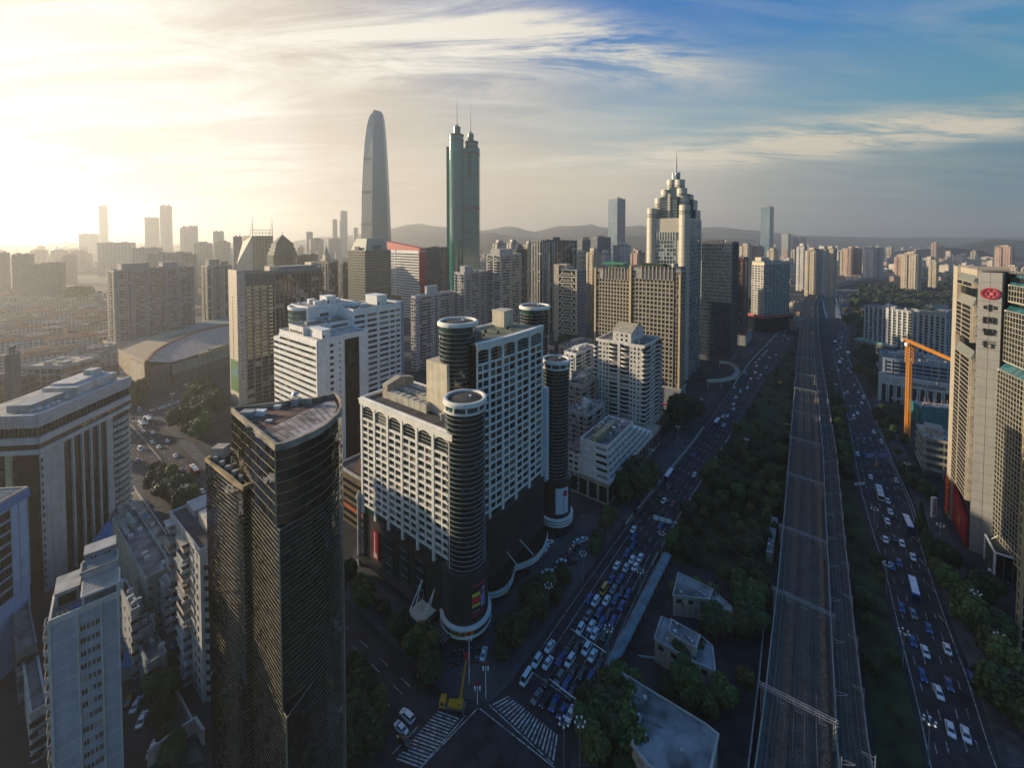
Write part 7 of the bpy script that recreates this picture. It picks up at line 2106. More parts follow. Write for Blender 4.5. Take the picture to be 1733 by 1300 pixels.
structure('rails',rl,M('rail_steel',(.20,.18,.16),.4,.1,metal=.6,streak=False))
structure('sleepers',sl,M('sleeper',(.10,.095,.085),.9,.2,streak=False),kind='stuff')
WALLC=M('parapet_pale',(.30,.29,.26),.8,.2)
def rail_wall(label,f,h,w):
 a=RAIL.at(0,f);m=MB();RAIL.wall(m,f,w,ZR,ZR+h);o=structure('railway_wall',m,WALLC);del o['kind'];tag(o,label,'wall')
rail_wall('left parapet wall of the railway viaduct beside the yard',.005,1.3,.3)
rail_wall('middle wall between the ballasted tracks and the high-speed tracks',FM+.01,1.4,.3)
rail_wall('right parapet wall of the railway viaduct beside the green verge',.995,1.2,.25)
# overhead-line portals
def portal(p0,p1,i):
 a,b=G(*p0,ZR+7),G(*p1,ZR+7);t=thing('catenary_gantry',f'{ORD[i]} lattice overhead-line portal across the railway counting from the bottom edge','gantry',(a.x,a.y,ZR),0,'overhead-line portals over the railway')
 d=b-a;L=d.length;d.normalize();n=max(6,int(L/1.4));m=MB();w=Vector((-d.y,d.x,0))*.35
 P=lambda k,s,z:(d.x*L*k/n+w.x*s,d.y*L*k/n+w.y*s,7+z)
 for s in(-1,1):
  for z in(0,.8):m.bar(P(-.5,s,z),P(n+.5,s,z),.07)
 for k in range(n):
  for s in(-1,1):m.bar(P(k,s,0),P(k+1,s,.8)if k%2 else P(k,s,.8),.05);m.bar(P(k,s,0 if k%2 else .8),P(k+1,s,.8 if k%2 else 0),.05)
  m.bar(P(k,-1,.8),P(k,1,.8),.04)
 part(t,'truss',m,STEEL)
 for q in(0,n):
  m=MB();x,y,_=P(q,0,0)
  for s in(-.3,.3):m.bar((x+s,y,0),(x+s,y,7.8),.08)
  for k in range(6):m.bar((x-.3,y,k*1.3),(x+.3,y,k*1.3+1.3),.05)
  part(t,'mast',m,STEEL)
 for q in(.22,.48,.8):
  m=MB();x,y,_=P(q*n,0,0);m.bar((x,y,7),(x,y,5.0),.06);m.bar((x,y,5.2),(x+d.x*1.6,y+d.y*1.6,5.4),.05);m.bar((x,y,6.3),(x+d.x*1.6,y+d.y*1.6,5.4),.04);part(t,'dropper',m,STEEL)
for i,(p0,p1)in enumerate((((1290,1163),(1413,1226)),((1311,999),(1410,1044)),((1321,891),(1396,919)),((1333,802),(1392,821)),((1338,741),(1387,754)),((1341,696),(1384,705)),((1345,657),(1381,664)),((1347,632),(1379,637)),((1350,605),(1376,609)),((1353,585),(1374,588)))):
 portal(p0,p1,i)
m=MB()
for f in tracks[:5]:
 for zz in(ZR+5.2,ZR+6.4):
  p=along(f,0,0,.9,60)
  for a,b in zip(p,p[1:]):m.bar((a.x,a.y,zz),(b.x,b.y,zz),.025,n=3)
structure('overhead_wires',m,W_DGREY,kind='stuff')
# single masts with a short arm along the two right-hand walls
mm=thing('catenary_mast','steel mast with short arm on a railway wall, one of a long evenly spaced row','mast',(0,0,-500),0,'masts along the high-speed tracks')
q=MB();q.bar((0,0,0),(0,0,6.8),.13,.1,6);part(mm,'post',q,STEEL)
q=MB();q.bar((0,0,6.2),(2.4,.2,6.4),.06);q.bar((0,0,5.0),(2.4,.2,6.2),.05);part(mm,'arm',q,STEEL)
first=True
for f,sgn in((FM+.012,1),(.99,-1)):
 pts=resample([RAIL.at(k/80*.8,f)for k in range(81)],17)
 for k,p in enumerate(pts[1:34]):
  e=(RAIL.at(.3,1)-RAIL.at(.3,0));rz=atan2(e.y,e.x)+(0 if sgn>0 else pi)
  if first:mm.location=(p.x,p.y,ZR+.02);mm.rotation_euler=(0,0,rz);first=False
  else:dup(mm,(p.x,p.y,ZR+.02),rz)
  # covered walkway (the long blue-green tube roof) beside the main road
def covered_walk():
 pts=resample(world_pts([(1030,1146),(1062,1085),(1096,1016),(1129,950)],0),4.0);a=pts[0]
 t=thing('covered_walkway','long covered walkway with a curved blue-green roof beside the main road','walkway',(a.x,a.y,0))
 m=MB();k=7;sec=[(cos(pi*i/k)*1.7,2.7+sin(pi*i/k)*.8)for i in range(k+1)]
 rings=[]
 for i,p in enumerate(pts):
  d=(pts[min(i+1,len(pts)-1)]-pts[max(i-1,0)]).normalized();w=Vector((d.y,-d.x,0));rings.append([(p.x-a.x+w.x*s,p.y-a.y+w.y*s,z)for s,z in sec])
 rm=M('walk_roof',(.12,.20,.22),.45,.2,streak=False)
 for i,(r0,r1)in enumerate(zip(rings,rings[1:])):
  m=MB()
  for j in range(k):m.quad(r0[j],r0[j+1],r1[j+1],r1[j])
  part(t,'roof_panel',m,rm)
  m=MB()
  for s in(0,k):m.bar((*r0[s][:2],0),r0[s],.09)
  for j in range(k):m.bar(r0[j],r0[j+1],.06)
  part(t,'frame',m,STEEL)
covered_walk()
# boundary wall of the yard by the railway, spiral ramp and footbridge
def low_wall(label,px,h=1.4,w=.3,mat=None,z=0):
 p=world_pts(px,z);a=p[0];t=thing('boundary_wall',label,'wall',(a.x,a.y,z));m=MB();n0=len(p)
 p=resample(p,5);L_,R_=[],[]
 for i,q in enumerate(p):
  d=(p[min(i+1,len(p)-1)]-p[max(0,i-1)]).normalized();L_.append((q.x-a.x-d.y*w/2,q.y-a.y+d.x*w/2));R_.append((q.x-a.x+d.y*w/2,q.y-a.y-d.x*w/2))
 m.stripwall(R_,L_,0,h);part(t,'wall',m,mat or YW);m=MB();m.stripwall([(x+(x2-x)*-.2,y+(y2-y)*-.2)for(x,y),(x2,y2)in zip(R_,L_)],[(x2+(x-x2)*-.2,y2+(y-y2)*-.2)for(x,y),(x2,y2)in zip(R_,L_)],h,h+.12);part(t,'coping',m,W_GREY)
low_wall('long ochre boundary wall between the access lane and the railway',[(1266,1310),(1285,1150),(1298,1004),(1240,985)])
low_wall('short yard wall beside the two-level depot',[(1080,1113),(1108,1120),(1136,1050)],.5)
def ramp():
 c=G(1225,634,0);t=thing('footbridge_ramp','curved pale footbridge ramp at the foot of the plain dark blue tower','footbridge',(c.x,c.y,0))
 pts=[G(1198,646,5.5),G(1220,645,5.5),G(1242,640,5.5),G(1249,630,5.5),G(1243,620,5.5),G(1232,615,5.5),G(1218,614,5.5)]
 pts=resample(pts,3);m=MB();A,B_=[],[]
 for i,q in enumerate(pts):
  d=(pts[min(i+1,len(pts)-1)]-pts[max(0,i-1)]).normalized();A.append((q.x-c.x+d.y*1.9,q.y-c.y-d.x*1.9));B_.append((q.x-c.x-d.y*1.9,q.y-c.y+d.x*1.9))
 m.stripwall(A,B_,5.0,5.5);part(t,'deck',m,W_GREY)
 for S in(A,B_):
  m=MB();m.stripwall(S,[(x+.15,y+.1)for x,y in S],5.5,6.9);part(t,'side_wall',m,M('ramp_pale',(.55,.50,.38),.7,.1))
 for i in range(0,len(pts),4):
  m=MB();q=pts[i];m.cyl(q.x-c.x,q.y-c.y,0,5.0,.45,10);part(t,'pier',m,W_GREY)
 c2=G(1362,491,8);t=thing('footbridge','far road bridge crossing above the railway and the canal','bridge',(c2.x,c2.y,0));m=MB()
 a,b=G(1358,489,8),G(1452,492,8);d=(b-a).normalized();w=Vector((-d.y,d.x,0))*4
 m.prism([((a-w-c2).x,(a-w-c2).y),((b-w-c2).x,(b-w-c2).y),((b+w-c2).x,(b+w-c2).y),((a+w-c2).x,(a+w-c2).y)],6.5,9.2);part(t,'deck',m,W_TAN)
 for k in range(6):
  p=a.lerp(b,(k+.5)/6)-c2;m=MB();m.cyl(p.x,p.y,0,6.5,1.0,10);part(t,'pier',m,W_GREY)
ramp()
# canal
m=MB();CAN=Road([(1401,538),(1396,520),(1394,505),(1400,494),(1418,484)],[(1420,538),(1417,520),(1412,505),(1414,494),(1428,484)],n=24);CAN.sheet(m,0,1,.016)
wm_,wt_,wp_=mat_base('canal_water');wp_.inputs['Base Color'].default_value=(.03,.05,.06,1);wp_.inputs['Roughness'].default_value=.12
_n=wt_.n('ShaderNodeTexNoise');_n.inputs['Scale'].default_value=.8;_b=wt_.n('ShaderNodeBump');_b.inputs['Strength'].default_value=.15;wt_.l(_n.outputs[0],_b.inputs['Height']);wt_.l(_b.outputs[0],wp_.inputs['Normal'])
structure('canal',m,wm_)
low_wall('curved pale left bank wall of the canal',[(1399,540),(1394,520),(1392,505),(1398,494)],1.5,1.6,WALLC)
low_wall('curved pale right bank wall of the canal',[(1422,540),(1419,520),(1414,505),(1417,494)],1.5,1.6,WALLC)
# -- trees
def leaf_mat(name,a,b):
 m,t,p=mat_base(name);g_=t.n('ShaderNodeNewGeometry');oi=t.n('ShaderNodeObjectInfo')
 r=t.math('FRACT',t.math('ADD',g_.outputs['Random Per Island'],t.math('MULTIPLY',oi.outputs['Random'],1.0)))
 c=t.ramp(r,[(0,a),(.7,b),(1,tuple(x*1.5 for x in b))]);hs=t.n('ShaderNodeHueSaturation');t.l(c,hs.inputs['Color']);t.l(t.math('ADD',.70,t.math('MULTIPLY',oi.outputs['Random'],.6)),hs.inputs['Value']);t.l(t.math('ADD',.465,t.math('MULTIPLY',t.math('FRACT',t.math('MULTIPLY',oi.outputs['Random'],7.3)),.06)),hs.inputs['Hue']);t.l(hs.outputs[0],p.inputs['Base Color']);p.inputs['Roughness'].default_value=.6
 p.inputs['Specular IOR Level'].default_value=.25;p.inputs['Subsurface Weight'].default_value=0
 return m
LEAF=[leaf_mat('leaf_dark',(.012,.028,.010),(.030,.058,.018)),leaf_mat('leaf_mid',(.020,.046,.012),(.055,.098,.024)),leaf_mat('leaf_olive',(.034,.044,.012),(.075,.085,.022))]
BARK=M('bark',(.07,.055,.04),.9,.3,scale=2)
def crown_mesh(seed,r=3.2,h=4.0,leaves=1500,tall=1.0,leaf=.5,base=2.2):
 rr=random.Random(seed);m=MB();lobes=[(rr.uniform(-.5,.5)*r,rr.uniform(-.5,.5)*r,base+rr.uniform(.25,.95)*h,rr.uniform(.35,.62)*r)for _ in range(9)]+[(0,0,base+h*.55,r*.68)]
 for i in range(leaves):
  l=rr.choice(lobes);v=Vector((rr.gauss(0,1),rr.gauss(0,1),rr.gauss(.25,1)*tall));v.normalize();k=rr.uniform(.72,1.06)**.6
  c=Vector((l[0],l[1],l[2]))+v*l[3]*k;s=leaf*rr.uniform(.6,1.25)
  n=(v+Vector((rr.uniform(-.8,.8),rr.uniform(-.8,.8),rr.uniform(-.3,.9)))).normalized();u=n.orthogonal().normalized();w=n.cross(u);a=rr.uniform(0,6.3);u,w=u*cos(a)+w*sin(a),w*cos(a)-u*sin(a)
  m.quad(tuple(c-u*s),tuple(c-w*s*.7+n*s*.15),tuple(c+u*s),tuple(c+w*s*.7+n*s*.15))
 for l in lobes:m.blob(l[:3],l[3]*.80,seed=seed+l[0],sub=2,amp=.5)
 return m
def trunk_mesh(seed,h=3.5,r=.26):
 rr=random.Random(seed);m=MB();m.bar((0,0,0),(.1,0,h*.8),r,r*.7,7)
 for k in range(5):
  a=rr.uniform(0,6.3);m.bar((.1,0,h*rr.uniform(.5,.8)),(cos(a)*1.5,sin(a)*1.5,h*rr.uniform(1.0,1.4)),r*.5,r*.2,5)
 return m
TREES=[]
for i,(r,h,n,lf)in enumerate(((3.4,4.2,1700,.48),(4.2,4.6,2100,.52),(2.8,4.6,1400,.46),(5.2,5.4,2700,.56),(3.8,5.2,1800,.5))):
 TREES.append((crown_mesh(100+i,r,h,n,leaf=lf).mesh('crown',LEAF[i%3]),trunk_mesh(200+i).mesh('trunk',BARK),r))
def palm_mesh(seed):
 rr=random.Random(seed);m=MB()
 for k in range(13):
  a=2*pi*k/13+rr.uniform(-.2,.2);L=rr.uniform(2.2,3.0);e=rr.uniform(.3,.9);prev=Vector((0,0,5.2))
  for s in range(6):
   t=(s+1)/6;p=Vector((cos(a)*L*t,sin(a)*L*t,5.2+e*2*t-2.4*t*t));w=Vector((-sin(a),cos(a),0))*.42*(1-t*.6)
   m.quad(tuple(prev+w),tuple(prev),tuple(p),tuple(p+w*.8-Vector((0,0,.2))));m.quad(tuple(prev),tuple(prev-w),tuple(p-w*.8-Vector((0,0,.2))),tuple(p));prev=p
 return m
PALM=(palm_mesh(5).mesh('crown',LEAF[1]),None);_pt=MB();_pt.bar((0,0,0),(.15,0,5.2),.2,.14,7);PALMT=_pt.mesh('trunk',BARK)
def cypress_mesh(seed):
 rr=random.Random(seed);m=MB()
 for i in range(1500):
  z=rr.uniform(.5,11);R=1.9*(1-(z/11.5))**.8*rr.uniform(.75,1.08);a=rr.uniform(0,6.3);c=Vector((cos(a)*R,sin(a)*R,z));s=rr.uniform(.25,.5);n=Vector((cos(a),sin(a),rr.uniform(-.2,.6))).normalized();u=n.orthogonal().normalized();w=n.cross(u)
  m.quad(tuple(c-u*s),tuple(c-w*s),tuple(c+u*s),tuple(c+w*s))
 m.cyl(0,0,.4,10.5,1.5,10,.1);return m
CYP=cypress_mesh(3).mesh('crown',LEAF[0])
NT_=[0]
def tree(p,label,group,s=1.0,kind=None,name='tree',z=.1):
 k=RND.randrange(len(TREES))if kind is None else kind
 t=thing(name,label,'tree',(p[0],p[1],z),RND.uniform(0,6.28),group)
 s*=RND.uniform(.85,1.15);t.scale=(s,s,s*RND.uniform(.9,1.12))
 cm,tm=(PALM[0],PALMT)if k=='palm' else(CYP,TREES[0][1])if k=='cypress' else TREES[k][:2]
 for nm,me in(('crown',cm),('trunk',tm)):
  o=bpy.data.objects.new(nm,me);COL.objects.link(o);o.parent=t
 NT_[0]+=1
 return t
def inpoly(p,poly):
 c=False
 for(x0,y0),(x1,y1)in zip(poly,poly[1:]+poly[:1]):
  if(y0>p[1])!=(y1>p[1])and p[0]<(x1-x0)*(p[1]-y0)/(y1-y0)+x0:c=not c
 return c
def grove(px,sp,label,group,s=1.0,seed=1,maxn=200,name='tree'):
 q=[(p.x,p.y)for p in world_pts(px)];r=random.Random(seed);got=[]
 x0,x1,y0,y1=min(a for a,_ in q),max(a for a,_ in q),min(b for _,b in q),max(b for _,b in q)
 for _ in range(6000):
  p=(r.uniform(x0,x1),r.uniform(y0,y1))
  if inpoly(p,q)and all((p[0]-a)**2+(p[1]-b)**2>sp*sp for a,b in got):
   got.append(p)
   if len(got)>=maxn:break
 got.sort(key=lambda p:-p[1])
 for i,p in enumerate(got):tree(p,label+(f', {ORD[i]} from the far side' if len(got)<=20 and len(label.split())<=11 else ''),group,s*r.uniform(.8,1.25),name=name)
grove([(1120,945),(1156,884),(1196,812),(1232,762),(1300,740),(1334,745),(1322,870),(1296,945),(1215,955),(1150,945)],6.4,'dense dark park tree in the wood between the main road and the railway','trees of the park wood',.82,1,100)
grove([(1240,740),(1268,690),(1300,640),(1340,600),(1343,640),(1336,735)],15,'scattered low tree on the open park lawn farther along the railway','trees on the open park lawn',.62,2,24)
for i,(px,s)in enumerate((((590,985),.9),((621,1030),1.2),((652,1052),1.05),((677,1080),1.25),((705,1108),1.2),((728,1128),1.35),((726,1158),1.1),((606,1008),.7))):
 tree(G(*px),f'{ORD[i]} rounded street tree in the row below the hotel entrance, counting from the far end','street trees below the hotel entrance',s,kind=i%3)
for i,(px,s)in enumerate((((610,1190),1.2),((640,1225),1.3),((598,1240),1.2),((625,1275),1.3),((585,1290),1.1),((600,1150),1.0))):
 tree(G(*px),f'dark tree at the foot of the bronze tower, {ORD[i]} in its row','trees at the foot of the bronze tower',s)
for i,(px,s)in enumerate((((868,1098),1.15),((885,1070),1.1),((905,1042),1.15),((925,1012),1.0),((942,1022),.9),((952,990),.8),((1012,925),.9),((1024,905),.95),((1008,940),.8),((850,1118),.9),((1032,890),.8))):
 tree(G(*px),f'leafy tree between hotel car park and main road, {ORD[i]} in its strip','trees between the hotel car park and the main road',s)
for px,s,lb in(((1085,842),2.1,'very large dark spreading tree by the road below the stepped white block'),((1066,848),1.5,'second spreading tree hard against the stepped white block corner'),((1158,722),2.3,'broad dark spreading tree on the plaza below the gridded hotel podium'),((1142,712),1.4,'smaller tree on the left shoulder of the spreading plaza tree')):
 tree(G(*px),lb,None,s,kind=3)
grove([(985,1320),(1000,1215),(1035,1160),(1062,1180),(1072,1260),(1090,1330)],5,'tall dark tree left of the large depot roof','trees left of the large depot',1.3,4,16)
grove([(1105,1168),(1180,1196),(1232,1190),(1250,1140),(1262,1175),(1228,1246),(1150,1215)],5.0,'bushy tree between the two flat-roofed depots','trees between the depots',.95,5,14)
grove([(1242,1040),(1262,985),(1290,1000),(1278,1080),(1250,1100)],5,'bushy tree between yard house and access lane','trees beside the access lane',1.05,6,12)
for i,(px)in enumerate(((1142,1018),(1155,1012),(1168,1020),(1182,1014),(1195,1022),(1206,1018),(1150,1032))):
 tree(G(*px),f'tall palm beside the pale roof of the yard house, {ORD[i]} from the left','palms by the yard house',1.15,kind='palm',name='palm_tree')
grove([(1430,880),(1470,900),(1500,1010),(1540,1200),(1560,1290),(1505,1290),(1470,1080)],7,'low shrub on the verge between railway and east road','shrubs on the railway verge',.5,7,9)
grove([(1408,660),(1424,690),(1436,762),(1448,815),(1425,815),(1415,750)],6,'rounded tree on the verge beside the slip road','trees on the upper verge',.9,8,16)
for i,(px,s)in enumerate((((1588,985),1.2),((1612,1012),1.3),((1640,1035),1.2),((1652,1075),1.4),((1682,1090),1.2),((1690,1130),1.4),((1712,1170),1.4),((1700,1215),1.3),((1728,1240),1.5),((1665,1020),1.1),((1600,960),.9))):
 tree(G(*px),f'dark roadside tree on the pavement below the bank, {ORD[i]} in its row','trees along the pavement below the bank',s)
for i,(px,s)in enumerate((((1558,898),1.15),((1566,925),1.2),((1574,946),1.0))):
 tree(G(*px),f'{ORD[i]} dark cypress in the short row by the white sign pillar, from far end','cypresses by the sign pillar',s,kind='cypress',name='cypress_tree')
grove([(1480,700),(1520,690),(1535,760),(1575,850),(1555,860),(1515,780)],6,'roadside tree between the east road and the building sites','trees before the building sites',.9,9,16)
grove([(1445,630),(1440,590),(1465,560),(1487,600),(1485,660),(1465,665)],7,'dark tree between the east road and the hospital','trees left of the hospital',1.25,10,20)
grove([(300,735),(300,700),(325,660),(350,650),(380,690),(340,740),(345,770)],6.5,'leafy tree beside the avenue before the arc-roofed hall','trees beside the avenue junction',1.25,11,24)
grove([(250,815),(262,795),(300,825),(340,860),(352,890),(330,885),(290,855)],5.5,'dark street tree on the left pavement of the avenue','trees on the left pavement of the avenue',1.05,12,18)
grove([(205,660),(245,655),(250,690),(215,700)],7,'small tree below the prow of the arc-roofed hall','trees before the arc-roofed hall',.9,13,10)
grove([(1000,610),(935,600),(945,575),(1000,580)],9,'dark tree at the foot of the white-braced tower','trees below the white-braced tower',1.4,14,8)
grove([(108,520),(112,500),(150,500),(158,520)],9,'big hazy tree right of the green glass housing','trees of the hazy mound',2.8,15,12)
grove([(0,530),(0,500),(30,500),(30,535)],12,'hazy tree at the left border beyond the old town','hazy trees at the left border',2.2,16,7)
grove([(1425,560),(1428,520),(1450,500),(1470,512),(1462,560)],11,'tree along the canal-side road near the traffic jam','trees by the canal road',1.7,17,14)
# yards of the lower left: boundary walls, planted strip and scrubby trees
low_wall('long dark wall across the courtyard between panelled tower and bronze tower',[(215,1150),(262,1110),(330,1240)],2.2,.3,W_GREY)
low_wall('red-edged roof-level wall at the bottom left of the bronze tower',[(250,1300),(330,1238),(345,1262)],4.0,.5,W_PINK)
grove([(255,1150),(275,1140),(300,1290),(275,1300)],5.0,'scrubby dark tree in the lower-left courtyard strip','trees of the lower-left courtyard',.7,31,9)
for i,(tp,z,xl,xr,lb,mt)in enumerate((((30,1110),16,-70,62,'dark low rooftop block under the white panelled office at the left edge',W_DGREY),((52,1215),12,-40,80,'low cluttered grey roof at the lower left corner beside the panelled tower',W_GREY),((250,1130),9,212,282,'small cluttered flat-roofed annex in the lower-left courtyard',W_GREEN),((236,1075),13,206,262,'narrow grey block with roof tanks behind the courtyard annex',W_GREY))):
 slabs('old_block',lb,tp,mt,G_RES,{'R':dict(k='punch',n=4,storey=3.1),'L':dict(k='punch',n=5,storey=3.1)},z=z,xl=xl,xr=xr,clutter=5,seed=90+i,acs=7,tanks=2,hut=(.4,.3,.25,.3,2.8))
raised('paved_court',[(262,1170),(300,1150),(345,1290),(290,1300)],.1,M('green_court',(.05,.075,.065),.85,.3,streak=False))
for i,(px,s)in enumerate((((1228,995),1.0),((1212,1080),1.1),((1160,1125),1.0))):tree(G(*px),f'{ORD[i]} stray yard tree close to a depot wall, counting from the far end','stray yard trees',s)
# -- vehicles
PAINT={k:MP('car_'+k,c,.28,0,.5,.6)for k,c in dict(white=(.70,.71,.72),black=(.012,.012,.014),blue=(.012,.05,.21),grey=(.16,.17,.18),yellow=(.62,.30,.02),red=(.35,.02,.02),silver=(.42,.43,.45)).items()}  # blue: sky reflected in dark cars put into the paint; also bus blue
CGL=MP('car_glass',(.015,.02,.025),.05,0,.9);TYRE=MP('tyre',(.015,.015,.015),.9);LAMPW=MP('headlamp',(.7,.7,.68),.15);LAMPR=MP('tail_lamp',(.30,.01,.01),.3);RIM=MP('wheel_rim',(.4,.4,.42),.3,.8)
def loft(mb,secs):
 """secs: (x, half width, z0, z1, top half width)"""
 n0=len(mb.v)
 for(x,w,z0,z1,tw)in secs:mb.v+=[(x,-w,z0),(x,-w,z0+(z1-z0)*.6),(x,-tw,z1),(x,tw,z1),(x,w,z0+(z1-z0)*.6),(x,w,z0)]
 for k in range(len(secs)-1):
  a,b=n0+k*6,n0+k*6+6
  for i in range(6):j=(i+1)%6;mb.f.append((a+i,b+i,b+j,a+j))
 mb.f.append(tuple(range(n0,n0+6)));e=len(mb.v)-6;mb.f.append(tuple(range(e+5,e-1,-1)))
def car_parts(kind):
 L,W,H,hood=dict(car=(4.6,.90,1.46,.95),suv=(4.7,.94,1.74,1.05),van=(5.0,.95,2.1,1.15))[kind]
 B,Gm=MB(),MB();x=L/2
 loft(B,[(-x,W*.84,.42,hood*.86,W*.7),(-x+.25,W*.97,.28,hood,W*.84),(-x*.4,W,.24,hood+.03,W*.9),(x*.35,W,.24,hood+.02,W*.9),(x-.5,W*.97,.26,hood-.1,W*.84),(x-.06,W*.82,.36,hood-.28,W*.68)])
 r0,r1,f0,f1=dict(car=(-x+.75,-x+1.45,.55,1.3),suv=(-x+.12,-x+.5,.6,1.25),van=(-x+.06,-x+.2,1.2,1.95))[kind]
 loft(Gm,[(r0,W*.82,hood-.05,hood+.02,W*.8),(r1,W*.84,hood-.05,H-.05,W*.66),(f0,W*.84,hood-.05,H-.05,W*.66),(f1,W*.82,hood-.08,hood,W*.8)])
 loft(B,[(r1-.05,W*.66,H-.09,H-.03,W*.60),((r1+f0)/2,W*.69,H-.07,H+.01,W*.62),(f0+.05,W*.66,H-.09,H-.03,W*.60)])
 for s in(-1,1):
  for a,b in(((r0+.05,W*.8),(r1,W*.67)),((f1-.05,W*.8),(f0,W*.67)),(((r1+f0)/2,W*.83),((r1+f0)/2,W*.68))):B.bar((a[0],s*a[1],hood),(b[0],s*b[1],H-.06),.045)
 return B,Gm,L,W
WH=MB();WH.cyl(0,0,-.11,.11,.33,14);WHM=WH.mesh('wheel',TYRE);RM_=MB();RM_.cyl(0,0,-.125,.125,.2,10);RMM=RM_.mesh('rim',RIM)
CARS={}
def merged(parts):
 m=MB();mats,idx=[],[]
 for mb,mt in parts:
  i=len(m.v);m.v+=mb.v;m.f+=[tuple(i+q for q in f)for f in mb.f]
  if mt not in mats:mats.append(mt)
  idx+=[mats.index(mt)]*len(mb.f)
 me=m.mesh('body',None)
 for mt in mats:me.materials.append(mt)
 me.polygons.foreach_set('material_index',idx);return me
def make_car(kind,colr,near,nm):
 key=(kind,colr,near)
 if key in CARS:return CARS[key]
 B,Gm,L,W=car_parts(kind);x=L/2
 lf,lr=MB(),MB()
 for s in(-1,1):lf.box(x-.22,x-.04,s*W*.45,s*W*.75,.62,.76);lr.box(-x-.02,-x+.1,s*W*.5,s*W*.78,.72,.88)
 if near:
  t=thing(nm,'','car',(0,0,-900));part(t,'body',B,PAINT[colr],smooth=False);part(t,'windows',Gm,CGL)
  part(t,'headlight',lf,LAMPW);part(t,'tail_light',lr,LAMPR)
  for a in(-1,1):
   for s in(-1,1):
    w=part(t,'wheel',WHM,None,loc=(a*L*.3,s*(W-.1),.33));w.rotation_euler=(pi/2,0,0);part(w,'rim',RMM,None)
 else:
  wl=MB()
  for a in(-1,1):
   for s in(-1,1):wl.box(a*L*.3-.3,a*L*.3+.3,s*(W-.2),s*(W+.01),0,.5)
  t=bpy.data.objects.new(nm,merged([(B,PAINT[colr]),(Gm,CGL),(wl,TYRE),(lf,LAMPW)]));COL.objects.link(t);t.location=(0,0,-900);t['category']='car'
 CARS[key]=[t,False];return CARS[key]
def make_bus(colr,near):
 key=('bus',colr,near)
 if key in CARS:return CARS[key]
 t=thing('bus','','bus',(0,0,-900));B,Gm,R=MB(),MB(),MB()
 loft(B,[(-5.6,1.2,.35,3.0,1.12),(-5.3,1.25,.3,3.1,1.15),(5.3,1.25,.3,3.1,1.15),(5.6,1.2,.35,2.95,1.1)])
 for k in range(7):
  for s in(-1,1):Gm.box(-5+k*1.45,-3.7+k*1.45,s*1.17,s*1.275,1.3,2.5)
 Gm.box(5.5,5.66,-1.05,1.05,1.1,2.6);Gm.box(-5.64,-5.5,-.9,.9,1.5,2.5)
 R.box(-4.6,4.8,-1.0,1.0,3.1,3.22);R.box(-3.6,-1.6,-.8,.8,3.22,3.5);R.box(1.2,3.0,-.8,.8,3.22,3.5)
 part(t,'body',B,PAINT[colr]);part(t,'windows',Gm,CGL);part(t,'roof_unit',R,PAINT['white']if colr=='blue' else PAINT['silver'])
 for a in(-3.3,3.0):
  for s in(-1,1):w=part(t,'wheel',WHM,None,loc=(a,s*1.12,.48));w.rotation_euler=(pi/2,0,0);w.scale=(1.45,1.45,1.2);part(w,'rim',RMM,None)
 CARS[key]=[t,False];return CARS[key]
CN=dict(w='white',b='blue',k='black',g='grey',y='yellow',r='red',s='silver')
def place_cars(items,heading,phrase,group,off=(0,0),sc=1.0,jit=.05,counted='zebra crossing end'):
 """items: (x, y, code[, heading]) - code: colour letter plus B bus, V van, S suv"""
 seen={}
 lst=sorted(items,key=lambda i:-i[1])
 for it in lst:
  px,py=off[0]+it[0]/sc,off[1]+it[1]/sc;p=G(px,py,.7);p.z=.02
  c=CN[it[2][0]];kd=it[2][1:]or 'c';kind=dict(c='car',V='van',S='suv',B='bus')[kd]
  near=py>760
  hd=(it[3]if len(it)>3 else heading);hd=hd(p)if callable(hd)else hd
  rec=make_bus(c,near)if kind=='bus' else make_car(kind,c,near,dict(car='car',van='van',suv='car')[kind])
  w=dict(car='car',suv='tall car',van='van',bus='bus')[kind];key=(c,w);seen[key]=seen.get(key,0)+1;n=seen[key]
  lb=(f'{ORD[n - 1]} {c} {w} ' if n<=len(ORD)else f'{c} {w} ')+phrase
  hd+=RND.uniform(-jit,jit)
  if not rec[1]:t=rec[0];t.location=p;t.rotation_euler=(0,0,hd);t['label']=lb;t['group']=group;rec[1]=True
  elif rec[0].type=='EMPTY':t=dup(rec[0],p,hd,lb,group)
  else:t=rec[0].copy();COL.objects.link(t);t.location=p;t.rotation_euler=(0,0,hd);t['label']=lb;t['group']=group
def along_road(road,sgn):
 def f(p):
  k=min(range(road.n),key=lambda i:(road.l[i].lerp(road.r[i],.5)-p).length_squared);k=min(k,road.n-1)
  d=(road.l[k+1]-road.l[k])+(road.r[k+1]-road.r[k]);return atan2(d.y*sgn,d.x*sgn)
 return f
AM=along_road(MAIN,-1)
P=lambda s:[(int(a),int(b),c)for a,b,c in(q.split(',')for q in s.split())]
